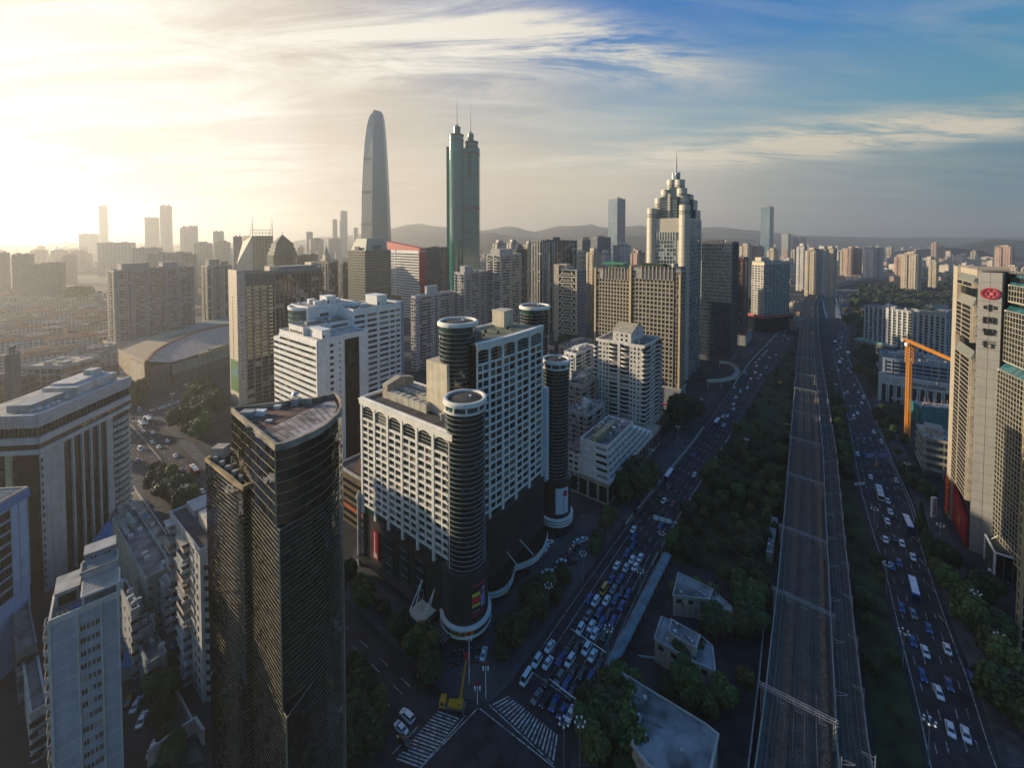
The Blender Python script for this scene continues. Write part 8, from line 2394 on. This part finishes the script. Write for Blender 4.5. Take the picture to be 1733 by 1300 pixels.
place_cars(P('500,50,kS 535,90,k 497,133,w 500,170,b 495,212,b 465,248,b 490,280,w 530,270,w 415,310,w 460,320,s 505,315,w 387,378,b 432,375,b 400,425,g 440,435,k 470,447,b 280,470,b 312,485,wS 365,480,w 410,475,b 440,505,b 330,537,b 275,553,g 375,545,k 237,620,wS 290,605,w 342,588,b 397,578,b 307,642,w 355,650,k 88,705,w 180,710,k 220,708,k 267,717,wS 25,775,wS 78,785,w 140,767,b 187,775,wS 298,750,w 205,825,k 245,835,k 285,860,b 135,860,gS 78,870,k 168,890,b 195,930,k 240,940,b 25,950,g 65,970,k 110,985,b 150,1025,b 190,1035,w 330,795,k 585,180,k 630,115,b 620,60,k -28,860,wV 352,428,yV'),AM,'in the main road queue, counting from the zebra crossing','cars queueing on the main road',(900,850),2.889)
place_cars(P('1460,440,w 1432,412,b 1490,395,w 1390,520,w 1335,572,b 1345,605,w 1345,638,w 1275,685,w 1305,683,w 1235,735,bB 1278,745,w 1080,940,b 1185,825,k 1245,820,k 915,1090,bB 1085,1075,w 920,1160,k 850,1230,k 880,1250,w 940,1270,r 1540,280,w 1565,215,w 1528,292,k 1500,350,w 1440,470,k 1590,190,w 1550,230,k 1360,560,w 1320,640,k'),AM,'on the far main road beside the park, from near end','cars on the far main road',(900,530),3.94)
AE=along_road(RIGHT,1);AD=along_road(RIGHT,-1)
place_cars(P('770,45,w 757,93,w 748,182,w 790,175,k 828,200,w 857,115,bB 780,312,b 813,295,b 885,435,bB 825,515,b 883,545,g 958,615,b 880,678,b 942,730,w 1050,718,w 928,845,b 1008,930,w 1058,890,b 1175,860,b 1065,1110,w 1140,1135,w'),AD,'on the near east road, counting from the bottom','cars on the near east road',(1240,850),2.888)
place_cars(P('968,900,wB 1010,932,w 1025,990,w 1008,1040,w 920,805,w 850,683,w 883,627,k 937,567,w 830,490,wV 850,467,w 797,357,w 857,357,w 755,207,bB 800,155,wB 730,97,bB 815,250,w 700,260,k 770,180,w 740,130,w'),AD,'on the middle east road, counting from the signs end','cars on the middle east road',(1180,550),3.134)
jam=[]
for k in range(60):
 t=.55+k*.0066;f=(.2,.5,.8)[k%3];p=RIGHT.at(min(.97,t),f);d=p-Vector((0,0,HCAM));y_=d.y*cos(PITCH)-d.z*sin(PITCH)
 jam.append((CX+FPX*d.x/y_,CY-FPX*(d.y*sin(PITCH)+d.z*cos(PITCH))/y_,RND.choice('wwwwsk')))
place_cars(jam,AE,'in the far canal-side jam, counting from the near end','cars in the far canal-side jam')
AL=along_road(LEFTR,-1)
place_cars(P('880,500,k 945,550,wB 990,520,bB 925,610,g 957,588,w 1018,598,w 1014,662,w 1060,694,w 1170,752,w 1210,850,k 1348,988,w 1295,860,rB 845,438,w'),AL,'on the left avenue, counting from the near end','cars on the avenue',(0,580),3.939)
place_cars(P('1080,432,w 1105,425,w 1130,417,w 1160,408,s 1190,396,w 1220,386,w 1250,377,w 1280,370,w 1120,465,w'),1.2,'parked in the avenue junction row, counting from near end','cars parked at the avenue junction',(0,580),3.939)
place_cars(P('925,1050,w 942,1066,w 958,1083,s 950,1106,w'),.25,'parked below the banded office, counting from near side','cars parked below the banded office',(0,580),3.939)
place_cars(P('1005,195,w 985,218,w 975,238,w 935,285,b 912,315,g 895,345,k 870,362,k 845,387,k 820,408,k 1070,290,w 1000,340,w 1050,330,w 1058,350,wS 1045,370,w 990,405,w 978,428,w 970,452,w 1125,290,k 1105,255,k 1125,232,k 1150,192,w 1175,182,w 1140,215,k 780,445,yV 1090,270,k'),lambda p:.35,'parked in the hotel forecourt, counting from the near end','cars parked beside the hotel',(580,850),2.889)
place_cars(P('827,567,wS 790,612,k 410,630,w 80,397,w 108,422,k 165,475,k'),lambda p:.9 if p.x>-30 else 2.4,'on the hotel drive, counting from the near end','cars on the hotel drive',(580,850),2.889)
place_cars(P('570,757,k 690,740,w 660,747,k 545,764,k 625,750,k'),1.35,'parked in the hotel corner row, counting from near side','cars parked at the hotel corner',(580,850),2.889)
place_cars(P('315,1045,wS 285,1105,w 80,790,k 30,810,w 300,1165,k'),along_road(LEFTR,1),'on the side street below the hotel, from the bottom','cars on the side street',(580,850),2.889)
place_cars(P('600,1020,s 625,1085,w 675,1210,w 570,1000,k'),1.9,'parked in the lower left courtyard, counting from the bottom','cars parked in the courtyard',(0,800),2.6)
place_cars(P('430,1080,w 415,1062,s 400,1045,w 470,1150,w 330,700,w 350,720,k 420,760,k 445,1190,r'),2.2,'parked below the bank tower, counting from the bottom','cars parked below the bank tower',(1560,700),2.6)
def pix(p):
 d=p-Vector((0,0,HCAM));y_=d.y*cos(PITCH)-d.z*sin(PITCH);return(CX+FPX*d.x/y_,CY-FPX*(d.y*sin(PITCH)+d.z*cos(PITCH))/y_)
def fill(road,lanes,t0,t1,n,head,phrase,group,seed):
 r=random.Random(seed);busy=[o.location.copy()for o in COL.objects if o.parent is None and o.get('category')in('car','van','bus')];got=[]
 for _ in range(n*20):
  p=road.at(r.uniform(t0,t1),r.choice(lanes))
  if all((p-b).length>7.5 for b in busy):busy.append(p);got.append((*pix(Vector((p.x,p.y,.7))),r.choice('wwwwsgkkb')+r.choice(('','','','S','V'))))
  if len(got)>=n:break
 place_cars(got,head,phrase,group)
fill(MAIN,(.1,.28,.45,.62,.8),.42,.93,26,AM,'strung out along the far main road, counting from near end','cars on the far main road',5)
fill(RIGHT,(.08,.25,.42,.55,.72,.9),.06,.54,26,AD,'spread along the east road, counting from the bottom','cars on the near east road',6)
fill(LEFTR,(.1,.3,.6,.75,.9),.45,.95,16,AL,'spread along the left avenue, from the near end','cars on the avenue',7)
# -- street furniture
lamp=thing('street_lamp','','street lamp',(0,0,-900));q=MB();q.bar((0,0,0),(0,0,11),.15,.09,8);part(lamp,'pole',q,STEEL)
q=MB()
for k in range(6):q.bar((0,0,10.4),(1.2*cos(k*pi/3),1.2*sin(k*pi/3),11.1),.05)
part(lamp,'arm',q,STEEL)
q=MB();q.blob((0,0,.0),.30,sub=1,amp=0);lm=q.mesh('globe',MP('lamp_globe',(.75,.75,.70),.3))
for k in range(6):part(lamp,'globe',lm,None,loc=(1.2*cos(k*pi/3),1.2*sin(k*pi/3),11.35))
LP=[((986,988),'beside the hotel car park, far one'),((928,1047),'beside the hotel car park, near one'),((954,1299),'at the bottom edge right of the wide zebra crossing'),((981,1299),'at the bottom edge beside the large depot trees'),((1119,950),'at the far end of the covered walkway'),((1083,1020),'halfway along the covered walkway'),((1029,1127),'at the near end of the covered walkway'),((1479,905),'on the verge of the east road, fourth from the bottom'),((1500,1007),'on the verge of the east road, third from the bottom'),((1528,1132),'on the verge of the east road, second from the bottom'),((1571,1297),'on the verge of the east road at the bottom edge'),((1263,776),'at the edge of the park wood near the painted island'),((1414,674),'tall against the verge where the slip road curves'),((1534,821),'on the pavement before the building sites'),((1147,753),'on the plaza below the spreading tree'),((1186,702),'beside the service lane'),((1103,796),'at the lower end of the plaza'),((216,763),'on the left pavement of the avenue by the banded office'),((243,796),'on the left pavement of the avenue, nearer one'),((258,722),'on the avenue median near the junction'),((315,674),'before the flank of the arc-roofed hall'),((292,692),'beside the parked row at the avenue junction'),((312,862),'among the street trees of the avenue'),((1650,1060),'among the trees below the bank'),((1690,1140),'on the right pavement near the bottom'),((1590,935),'by the cypress row')]
for i,(px,w)in enumerate(LP):
 p=G(*px);lb='white globe street lamp '+w
 if i==0:lamp.location=(p.x,p.y,.1);lamp['label']=lb;lamp['group']='globe street lamps'
 else:dup(lamp,(p.x,p.y,.1),i*.7,lb,'globe street lamps')
def signal_arm(p0,p1,label,signs=False):
 a,b=G(*p0),G(*p1);t=thing('overhead_sign' if signs else 'traffic_signal_gantry',label,'sign' if signs else 'traffic signal',(b.x,b.y,0));h=6.8;d=a-b
 m=MB();m.bar((0,0,0),(0,0,h+.4),.17,.13,8);part(t,'pole',m,STEEL);m=MB();m.bar((0,0,h),(d.x,d.y,h),.13,.08,6);part(t,'arm',m,WHITEP)
 for f in(.35,.6,.85):
  m=MB();x,y=d.x*f,d.y*f
  if signs:n=Vector((-d.y,d.x,0)).normalized()*.06;e=d*.11;m.prism([(x-e.x,y-e.y),(x+e.x,y+e.y),(x+e.x+n.x,y+e.y+n.y),(x-e.x+n.x,y-e.y+n.y)],h-1.1,h+.9);part(t,'sign_panel',m,WHITEP)
  else:m.box(x-.2,x+.2,y-.2,y+.2,h-.9,h-.1);part(t,'signal_head',m,W_DGREY)
signal_arm((966,1100),(1026,1143),'long signal arm reaching over the queue in the middle of the main road')
signal_arm((930,1190),(974,1226),'signal arm over the stop line of the main road')
signal_arm((1104,900),(1146,912),'pale overhead sign gantry far up the main road queue',True)
def blue_signs():
 p=G(1483,789);t=thing('direction_sign','twin blue direction signs with white print on a post in the east road median','sign',(p.x,p.y,0));m=MB();m.bar((0,0,0),(0,0,7.5),.2,.15,8);m.bar((-6,1.5,6),(7,-1.5,6),.12);part(t,'post',m,STEEL)
 for x in(-3.6,3.8):
  m=MB();m.box(x-3,x+3,-.1,.1,4.9,7.3);pn=part(t,'sign_panel',m,MP('sign_blue',(.015,.05,.32),.4));m=MB()
  for k in range(5):m.box(x-2.4+k,x-1.8+k,-.14,-.1,6.2,6.7);m.box(x-2.2+k,x-1.7+k,-.14,-.1,5.4,5.7)
  m.box(x-2.9,x+2.9,-.13,-.1,7.1,7.2);m.box(x-2.9,x+2.9,-.13,-.1,5.0,5.1);part(pn,'sign_print',m,WHITEP)
 m=MB();m.cyl(0,0,0,1.9,.5,10);part(t,'yellow_barrel',m,PAINT['yellow'])
 p=G(1580,876);t=thing('sign_pillar','tall white sign pillar with an emblem and vertical lettering near the cypresses','sign',(p.x,p.y,0));m=MB();m.box(-1.1,1.1,-.4,.4,0,9.5);part(t,'pillar',m,WHITEP)
 for i,c in enumerate('中国银行'):lettering(t,c,1.35,(0,-.42,6.6-i*1.5),ROT_R,MP('black_letter',()),extrude=.03)
 m=MB()
 for k in range(14):m.bar((.5*cos(k*pi/7),-.44,8.3+.5*sin(k*pi/7)),(.5*cos((k+1)*pi/7),-.44,8.3+.5*sin((k+1)*pi/7)),.09)
 part(t,'round_emblem',m,MP('black_letter',()))
blue_signs()
def mobile_crane():
 p=G(768,1200);t=thing('crane_truck','yellow mobile crane truck with raised boom at the junction corner','crane truck',(p.x,p.y,.02),radians(-8));Y=PAINT['yellow']
 m=MB();m.box(-3.6,3.2,-1.1,1.1,.6,1.15);part(t,'chassis',m,W_DGREY);m=MB();loft(m,[(-3.9,1.1,.7,2.5,1.0),(-2.2,1.15,.7,2.7,1.05)]);cb=part(t,'cab',m,Y);m=MB();m.box(-3.96,-3.85,-.9,.9,1.6,2.4);m.box(-3.4,-2.5,-1.16,1.16,1.6,2.3);part(cb,'window',m,CGL)
 m=MB();m.box(-1.5,2.6,-1.0,1.0,1.15,1.7);m.cyl(1.8,0,1.7,2.5,.9,12);part(t,'deck',m,Y);m=MB();m.bar((1.8,0,2.2),(2.6,1.4,9),.38,.3);m.bar((2.6,1.4,9),(3.1,2.2,13),.26,.2);part(t,'boom',m,Y);m=MB();m.box(2.5,3.6,1.7,2.7,12.6,13.6);part(t,'basket',m,PAINT['red'])
 for x in(-3,.4,2.2):
  for s in(-1,1):w=part(t,'wheel',WHM,None,loc=(x,s*1.0,.48));w.rotation_euler=(pi/2,0,0);w.scale=(1.45,1.45,1.2)
 m=MB()
 for x in(-1.4,3):m.box(x-.1,x+.1,-1.9,1.9,.25,.45)
 part(t,'outrigger',m,W_DGREY)
 for(px,h,lb)in(((794,1158),15,'tall white pole topped with red-cased lamps at the forecourt corner'),((822,1182),10,'shorter white pole beside the junction, right of the lamp pole'),((808,1193),6,'short white signal pole by the zebra crossing')):
  q=G(*px);t=thing('signal_pole',lb,'pole',(q.x,q.y,.1));m=MB();m.bar((0,0,0),(0,0,h),.16,.1,8);part(t,'post',m,WHITEP);m=MB();m.box(-.5,.5,-.25,.25,h-.4,h+.3);part(t,'signal_head',m,PAINT['red']if h>5.9 else W_DGREY)
  m=MB();m.box(-.9,-.5,-.2,.2,h-2,h-1);m.box(.5,.9,-.2,.2,h-2,h-1);m.bar((-.7,0,h-1.4),(.7,0,h-1.4),.05);part(t,'bracket',m,WHITEP)
mobile_crane()
# -- the far city
FW=[M('far_'+n,c,.8,.14,scale=.05)for n,c in(('cream',(.50,.43,.32)),('white',(.56,.54,.50)),('pink',(.48,.33,.26)),('grey',(.33,.34,.34)),('tan',(.40,.31,.21)),('slate',(.14,.16,.18)))]
FG=MG('far_window',(.05,.06,.065),.2,1.5,alt=(.25,.22,.18),altf=.25)
def proto(w,d,h,style,wall,roof):
 t=thing('low_block' if h<26 else 'apartment_tower' if style!='g' else 'office_tower','','building',(0,0,-900));F,W_,R=MB(),MB(),MB()
 F.box(-w/2,w/2,-d/2,d/2,0,h);st=3.1 if style!='g' else 4
 n=max(2,int(h/st));r=random.Random(int(w*7+h*3))
 if style=='t':
  for s in(-1,1):
   for q in(-.28,.28):F.box(w*q-w*.12,w*q+w*.12,s*d*.5,s*d*.58,0,h-1);F.box(s*w*.5,s*w*.57,d*q-d*.12,d*q+d*.12,0,h-1)
  F.box(-w*.25,w*.25,-d*.25,d*.25,h,h+6)
 for k in range(n):
  z=h*k/n+.9
  for s in(-1,1):
   m=max(2,int(w/4))
   for i in range(m):
    a=-w/2+w*(i+.18)/m;b=-w/2+w*(i+.82)/m;o=s*(d/2+.06)
    if style=='t' and abs(abs((a+b)/2/w)-.28)<.13:o=s*(d*.58+.06)
    W_.quad((a,o,z),(b,o,z),(b,o,z+1.5),(a,o,z+1.5))
   m=max(2,int(d/4))
   for i in range(m):
    a=-d/2+d*(i+.18)/m;b=-d/2+d*(i+.82)/m;o=s*(w/2+.06)
    if style=='t' and abs(abs((a+b)/2/d)-.28)<.13:o=s*(w*.57+.06)
    W_.quad((o,a,z),(o,b,z),(o,b,z+1.5),(o,a,z+1.5))
 R.ringwall([(-w/2-.2,-d/2-.2),(w/2+.2,-d/2-.2),(w/2+.2,d/2+.2),(-w/2-.2,d/2+.2)],[(-w/2+.4,-d/2+.4),(w/2-.4,-d/2+.4),(w/2-.4,d/2-.4),(-w/2+.4,d/2-.4)],h-.3,h+1)
 R.box(-w/2+.4,w/2-.4,-d/2+.4,d/2-.4,h,h+.15)
 if style=='h':
  R.quad((-w/2-.6,-d/2-.6,h+.6),(w/2+.6,-d/2-.6,h+.6),(w/2-1,0,h+3),(-w/2+1,0,h+3));R.quad((w/2+.6,d/2+.6,h+.6),(-w/2-.6,d/2+.6,h+.6),(-w/2+1,0,h+3),(w/2-1,0,h+3))
  R.poly([(-w/2-.6,-d/2-.6,h+.6),(-w/2+1,0,h+3),(-w/2-.6,d/2+.6,h+.6)]);R.poly([(w/2+.6,-d/2-.6,h+.6),(w/2+.6,d/2+.6,h+.6),(w/2-1,0,h+3)])
 for k in range(4):x,y,s=r.uniform(-.4,.25)*w,r.uniform(-.4,.2)*d,r.uniform(.08,.2);R.box(x,x+w*s,y,y+d*s,h,h+r.uniform(1.5,4))
 part(t,'wall',F,wall);part(t,'windows',W_,FG,kind='stuff');part(t,'roof',R,roof);t['used']=0
 return t
RF=[M('far_roof',(.26,.23,.19),.9,.3,scale=.08,streak=False),ROOFT,M('far_tin',(.34,.33,.31),.8,.2,scale=.1,streak=False)]
LOW=[proto(w,d,h,s,FW[i%5],RF[j])for i,(w,d,h,s,j)in enumerate(((24,12,17,'f',0),(32,12,19,'h',1),(18,14,21,'f',2),(40,13,16,'h',0),(15,12,13,'f',1),(28,16,23,'f',0),(36,14,20,'h',1),(20,11,15,'f',2)))]
MID=[proto(w,d,h,s,FW[i],RF[0])for i,(w,d,h,s)in enumerate(((26,22,62,'t'),(30,24,80,'t'),(24,22,70,'t'),(44,20,48,'f'),(30,26,90,'t'),(34,28,75,'g')))]
def put(pr,p,rz,label,group,scale=(1,1,1)):
 if not pr['used']:pr['used']=1;pr.location=(p[0],p[1],0);pr.rotation_euler=(0,0,rz);pr['label']=label;pr['group']=group;pr.scale=scale;return pr
 c=dup(pr,(p[0],p[1],0),rz,label,group,scale);return c
TAKEN=[]
DESC={p.name:d for p,d in zip(LOW+MID,('short cream flat-roofed','white hip-roofed','stubby pink flat-roofed','long grey hip-roofed','small tan','deep cream flat-roofed','long white rust-roofed','small pink tin-roofed','cream','white','pink','wide grey','tan','slate'))}
def clear_of(p,r):
 for road in(RAIL,RIGHT,CAN,MAIN):
  for k in range(0,road.n+1,2):
   if abs(road.l[k].x-p[0])<120 and hypot(road.l[k].lerp(road.r[k],.5).x-p[0],road.l[k].lerp(road.r[k],.5).y-p[1])<r+(road.l[k]-road.r[k]).length/2:return False
 return all((a-p[0])**2+(b-p[1])**2>(r+c)**2 for a,b,c in TAKEN)
def sprawl(px0,px1,d0,d1,n,protos,label,group,seed,rot=.92,gap=10,hs=(.8,1.2),rows=False):
 r=random.Random(seed);k=0
 for _ in range(n*14):
  D=d0+(d1-d0)*r.random()**.8;q=XD(r.uniform(px0,px1),D)
  if not clear_of(q,gap):continue
  TAKEN.append((q[0],q[1],gap));s=r.uniform(*hs)
  pr=r.choice(protos);put(pr,q,rot+(r.choice((0,0,0,pi/2))if not rows else 0)+r.uniform(-.05,.05),label.format(pr.name.split('.')[0]and DESC[pr.name]),group,(r.uniform(.85,1.15),r.uniform(.85,1.15),s));k+=1
  if k>=n:break
sprawl(-20,192,395,800,92,LOW,'{} block in the crowded old town at left','blocks of the old town',3,.60,10.5,(.7,1.0),True)
sprawl(-60,600,950,2400,70,LOW+MID[:4],'{} building fading into the sunlit haze of the far left city','hazy far blocks at left',4,.7,19,(.7,1.15))
sprawl(600,1110,760,2800,78,LOW+MID[:3],'distant {} building between the skyscrapers and the hills','distant blocks before the hills',5,.8,17,(.6,1.0))
sprawl(1170,1400,640,2600,40,LOW+MID[:3],'distant {} block left of the railway behind the dark blue tower','distant blocks left of the railway',6,.5,15,(.5,.95))
sprawl(1440,1780,1050,3600,100,LOW+LOW+MID[:1],'distant {} block among greenery beyond canal and forest','distant blocks beyond the forest',7,.5,13,(.5,.95))
sprawl(1440,1640,560,760,7,LOW,'low sunlit {} block just beyond the ribbed hotel','sheds beyond the ribbed hotel',8,.15,20,(.35,.5))
for i,(px,sc)in enumerate((((1349,548),.55),((1346,560),.7),((1352,534),.5),((1343,530),.8),((1336,545),.6))):
 q=G(*px);put(LOW[(0,2,4,5,7)[i]],q,.3,f'{ORD[i]} small pale block beside the railway beyond the red banner podium, near to far','small blocks by the railway',(.6,.8,sc))
 # named silhouettes: column, top row, width in pixels, distance, style
def mark(px,py,wpx,D,pr,label,group=None,rz=.6,dep=None):
 x,y=XD(px,D);z=ZAT(x,D,py);k=D/FPX;p=PR[pr];b=p['size']
 put(p,(x,y),rz,label,group,(wpx*k/b[0]/1.25,(dep or wpx)*k/b[1]/1.25,z/b[2]))
PR={}
for i,(nm,w,d,h,s,m)in enumerate((('t',28,24,90,'t',FW[0]),('w',28,24,90,'t',FW[1]),('k',30,26,100,'t',FW[2]),('g',36,30,120,'g',FW[3]),('d',36,30,120,'g',FW[5]),('b',36,30,120,'g',MG('sky_blue_glass',(.05,.13,.19),.1,1.8,alt=(.08,.17,.22),altf=.2)))):
 PR[nm]=proto(w,d,h,s,m,RF[0]);PR[nm]['size']=(w,d,h)
HZ='hazy towers on the left skyline'
GG='green glass housing slab in the left haze, '
for a in((42,431,26,800,'d',GG+'tall left part'),(68,447,30,810,'d',GG+'lower middle part'),(95,445,26,820,'d',GG+'right part'),(6,428,18,850,'d','hazy slab at the very left border'),(68,424,20,1500,'t','first of three capped hazy towers from the left'),(102,424,20,1500,'t','second of three capped hazy towers from the left'),(134,425,20,1500,'t','third of three capped hazy towers from the left'),(200,411,52,1400,'g','broad pale hazy block behind the long residential slab'),(252,420,44,1150,'g','lower hazy block behind the long residential slab'),(177,349,12,3000,'g','faint slim skyscraper inside the sun glow'),(259,369,22,2500,'g','faint square skyscraper left of the tall hazy one'),(283,349,19,2500,'g','tall hazy skyscraper with a narrow mast'),(152,396,26,2600,'g','faint low tower below the sun glow'),(314,386,14,2200,'t','faint tower with a rounded top right of the tall hazy one'),(328,383,16,2200,'g','faint flat-topped tower right of the round-topped one'),(371,392,19,2000,'g','faint wide tower left of the horned tower'),(345,412,28,1500,'t','hazy towers cluster left part'),(378,410,24,1500,'t','hazy towers cluster right part'),(404,401,16,1000,'d','olive block left of the horned tower'),(290,428,66,900,'g','green-grey stepped block right behind the long residential slab'),(320,432,26,820,'t','green-grey tower behind the slim residential tower'),(567,372,9,3000,'g','thinner faint skyscraper left of the bullet-shaped tower'),(582,358,13,3000,'g','wider faint skyscraper left of the bullet-shaped tower'),(524,393,12,2300,'g','faint tower above the pyramid tower shoulder'),(536,405,22,2000,'t','faint block right of the pyramid tower'),(566,404,22,2300,'g','faint block below the twin faint skyscrapers'),(602,386,8,3200,'g','faintest slim tower touching the bullet-shaped tower'),(1043,338,25,1500,'b','tall slate-blue skyscraper alone before the hills'),(1297,351,18,2200,'b','slim blue-green skyscraper alone on the right skyline'),(1010,402,40,900,'d','dark slab cluster left of the slate-blue skyscraper'),(985,406,24,860,'d','dark stepped slab right of the striped office'),(1004,428,22,620,'t','cream residential tower between striped and gridded towers'),(1024,430,18,700,'w','pale residential tower behind the far gridded hotel'),(1052,416,26,900,'w','white residential cluster below the slate-blue skyscraper'),(1078,428,22,820,'k','pink residential tower left of the stepped skyscraper'),(845,413,20,800,'w','domed white tower behind the tall grey flats'),(868,412,18,820,'w','second domed white tower behind the tall grey flats'),(895,414,16,900,'t','cream tower left of the striped office'),(880,418,12,760,'d','narrow dark tower left of the striped office'),(1356,417,14,1000,'w','white tower at the left end of the sunlit residential cluster'),(1373,424,18,900,'t','first tower of the sunlit cluster beside the railway'),(1390,422,18,900,'w','second tower of the sunlit cluster beside the railway'),(1404,422,16,890,'t','third tower of the sunlit cluster beside the railway'),(1262,416,18,1200,'t','first tan tower behind the sunlit-end block'),(1281,418,18,1200,'k','second pinkish tower behind the sunlit-end block'),(1306,424,14,1100,'t','third tan tower behind the sunlit-end block'),(1330,396,13,2600,'g','faint block right of the slim blue-green skyscraper'),(1352,402,18,2600,'g','faint wide block right of the slim blue-green skyscraper'),(1438,420,12,1350,'k','first of a pink tower group beyond the canal'),(1450,420,12,1350,'k','second of a pink tower group beyond the canal'),(1428,423,10,1400,'t','small tan tower left of the pink group'),(1472,420,18,1300,'w','first wide pale tower beyond the forest'),(1486,421,12,1300,'w','second pale tower beyond the forest'),(1541,430,24,1000,'t','cream tower standing alone above the forest'),(1579,443,12,1050,'t','small cream tower right of the lone cream tower'),(1522,435,14,1100,'k','pink block left of the lone cream tower'),(1581,411,8,2300,'k','tall far pink tower on the right plain'),(1594,417,8,2300,'k','shorter far pink tower on the right plain'),(1699,418,22,1300,'k','pink slab above the bank tower roof'),(1690,416,14,1500,'d','dark slab left of the pink slab above the bank')):
 mark(*a,group=HZ if a[0]<620 else None)
for p in LOW+MID+list(PR.values()):
 for k in('used','size'):
  if k in p:del p[k]
for o in list(COL.objects):
 if o.type=='EMPTY' and('used' in o or 'size' in o):
  for k in('used','size'):
   if k in o:del o[k]
   # unused prototypes are dropped
for o in[o for o in COL.objects if o.parent is None and o.location.z<-400]:
 for c in list(o.children):
  for e in list(c.children):bpy.data.objects.remove(e)
  bpy.data.objects.remove(c)
 bpy.data.objects.remove(o)
 # the rest of the far city, too many and too small to tell apart
m=MB();r=random.Random(44)
for k in range(900):
 D=1500+4300*r.random()**1.2;q=XD(r.uniform(-80,1800),D)
 if not clear_of(q,12):continue
 w,d,h=r.uniform(7,18),r.uniform(6,12),r.choice((12,15,18,22,30,55))*r.uniform(.7,1.2)*(.75 if q[0]>D*.5 else 1);a=.4+r.uniform(-.1,.1);c,s_=cos(a),sin(a)
 m.prism([(q[0]+c*x-s_*y,q[1]+s_*x+c*y)for x,y in((-w,-d),(w,-d),(w,d),(-w,d))],0,h);m.prism([(q[0]+c*x-s_*y,q[1]+s_*x+c*y)for x,y in((-w*.3,-d*.4),(w*.2,-d*.4),(w*.2,d*.3),(-w*.3,d*.3))],h,h+3.5)
structure('far_city',m,M('far_city_mix',(.42,.37,.30),.85,.25,scale=.02,rand=.45,streak=False),kind='stuff')
# hills along the horizon
def ridge(name,pts,D,dep,seed):
 m=MB();n=90;rows=7;V=[]
 for j in range(rows):
  for i in range(n+1):
   t=i/n;px=pts[0][0]+(pts[-1][0]-pts[0][0])*t
   for(x0,y0),(x1,y1)in zip(pts,pts[1:]):
    if x0<=px<=x1:u=(px-x0)/(x1-x0);u=u*u*(3-2*u);py=y0+(y1-y0)*u
   f=j/(rows-1);d=D-dep*(1-f);x=(px-CX)/FPX*D;z=ZAT(0,D,py)*sin(f*pi/2)**.8
   z*=1+.10*mnoise.noise(Vector((x*.004,d*.004+seed,0)))+.05*mnoise.noise(Vector((x*.02,d*.02,seed)))
   V.append((x,d,z*(1 if j else 0)-(2 if not j else 0)))
 for i in range(n+1):V.append((V[(rows-1)*(n+1)+i][0],D+dep,-2))
 m.v=V
 for j in range(rows):
  for i in range(n):a=j*(n+1)+i;m.f.append((a,a+1,a+n+2,a+n+1))
 structure(name,m,M('hill_scrub',(.05,.06,.04),.95,.3,scale=.006,streak=False),smooth=True)
ridge('hills',[(560,401),(640,395),(705,379),(750,384),(790,392),(820,389),(862,383),(900,392),(950,382),(1000,381),(1030,387),(1080,382),(1130,390),(1200,384),(1260,390),(1330,399),(1500,402),(1800,401)],6200,1500,2)
ridge('hills',[(780,402),(830,393),(870,400),(930,402),(1050,398),(1150,401),(1250,403)],4200,700,5)
ridge('hill',[(1590,419),(1640,413),(1690,405),(1735,413),(1800,417)],2600,500,9)
# woods beyond the canal: one green mass
m=MB();r=random.Random(21)
for(x0,x1,d0,d1,n)in((1428,1640,640,1180,620),(1500,1640,480,640,120),(1560,1760,900,1700,260),(1180,1345,700,900,60),(-60,190,780,1000,120),(1440,1500,500,640,70)):
 for k in range(n):
  q=XD(r.uniform(x0,x1),r.uniform(d0,d1))
  if clear_of(q,9):s=r.uniform(3.5,6.5);m.blob((q[0],q[1],s*.3),s,(1,1,r.uniform(.7,1.0)),k,2,.8)
structure('woods',m,M('woods_leaf',(.022,.036,.014),.9,.4,scale=.3,streak=False,bump=.8),kind='stuff')
HAZE=1.8e-4
# -- lettering becomes plain mesh
if LETTERS:
 bpy.context.view_layer.update()
 dg=bpy.context.evaluated_depsgraph_get()
 for o in LETTERS:
  me=bpy.data.meshes.new_from_object(o.evaluated_get(dg))
  n=bpy.data.objects.new('lettering',me);COL.objects.link(n);n.parent=o.parent
  n.location=o.location;n.rotation_euler=o.rotation_euler;n.scale=o.scale
 for o in LETTERS:bpy.data.objects.remove(o)
 # -- haze
hz=MB();hz.box(-9600,9600,-900,9600,-1.0,455)
hm=bpy.data.materials.new('haze');hm.use_nodes=True
hm.node_tree.nodes.remove(hm.node_tree.nodes['Principled BSDF'])
pv=hm.node_tree.nodes.new('ShaderNodeVolumePrincipled')
pv.inputs['Color'].default_value=(.94,.95,.92,1)
pv.inputs['Density'].default_value=HAZE
pv.inputs['Anisotropy'].default_value=.52
hm.node_tree.links.new(pv.outputs[0],hm.node_tree.nodes['Material Output'].inputs['Volume'])
structure('haze',hz,hm,kind='stuff')
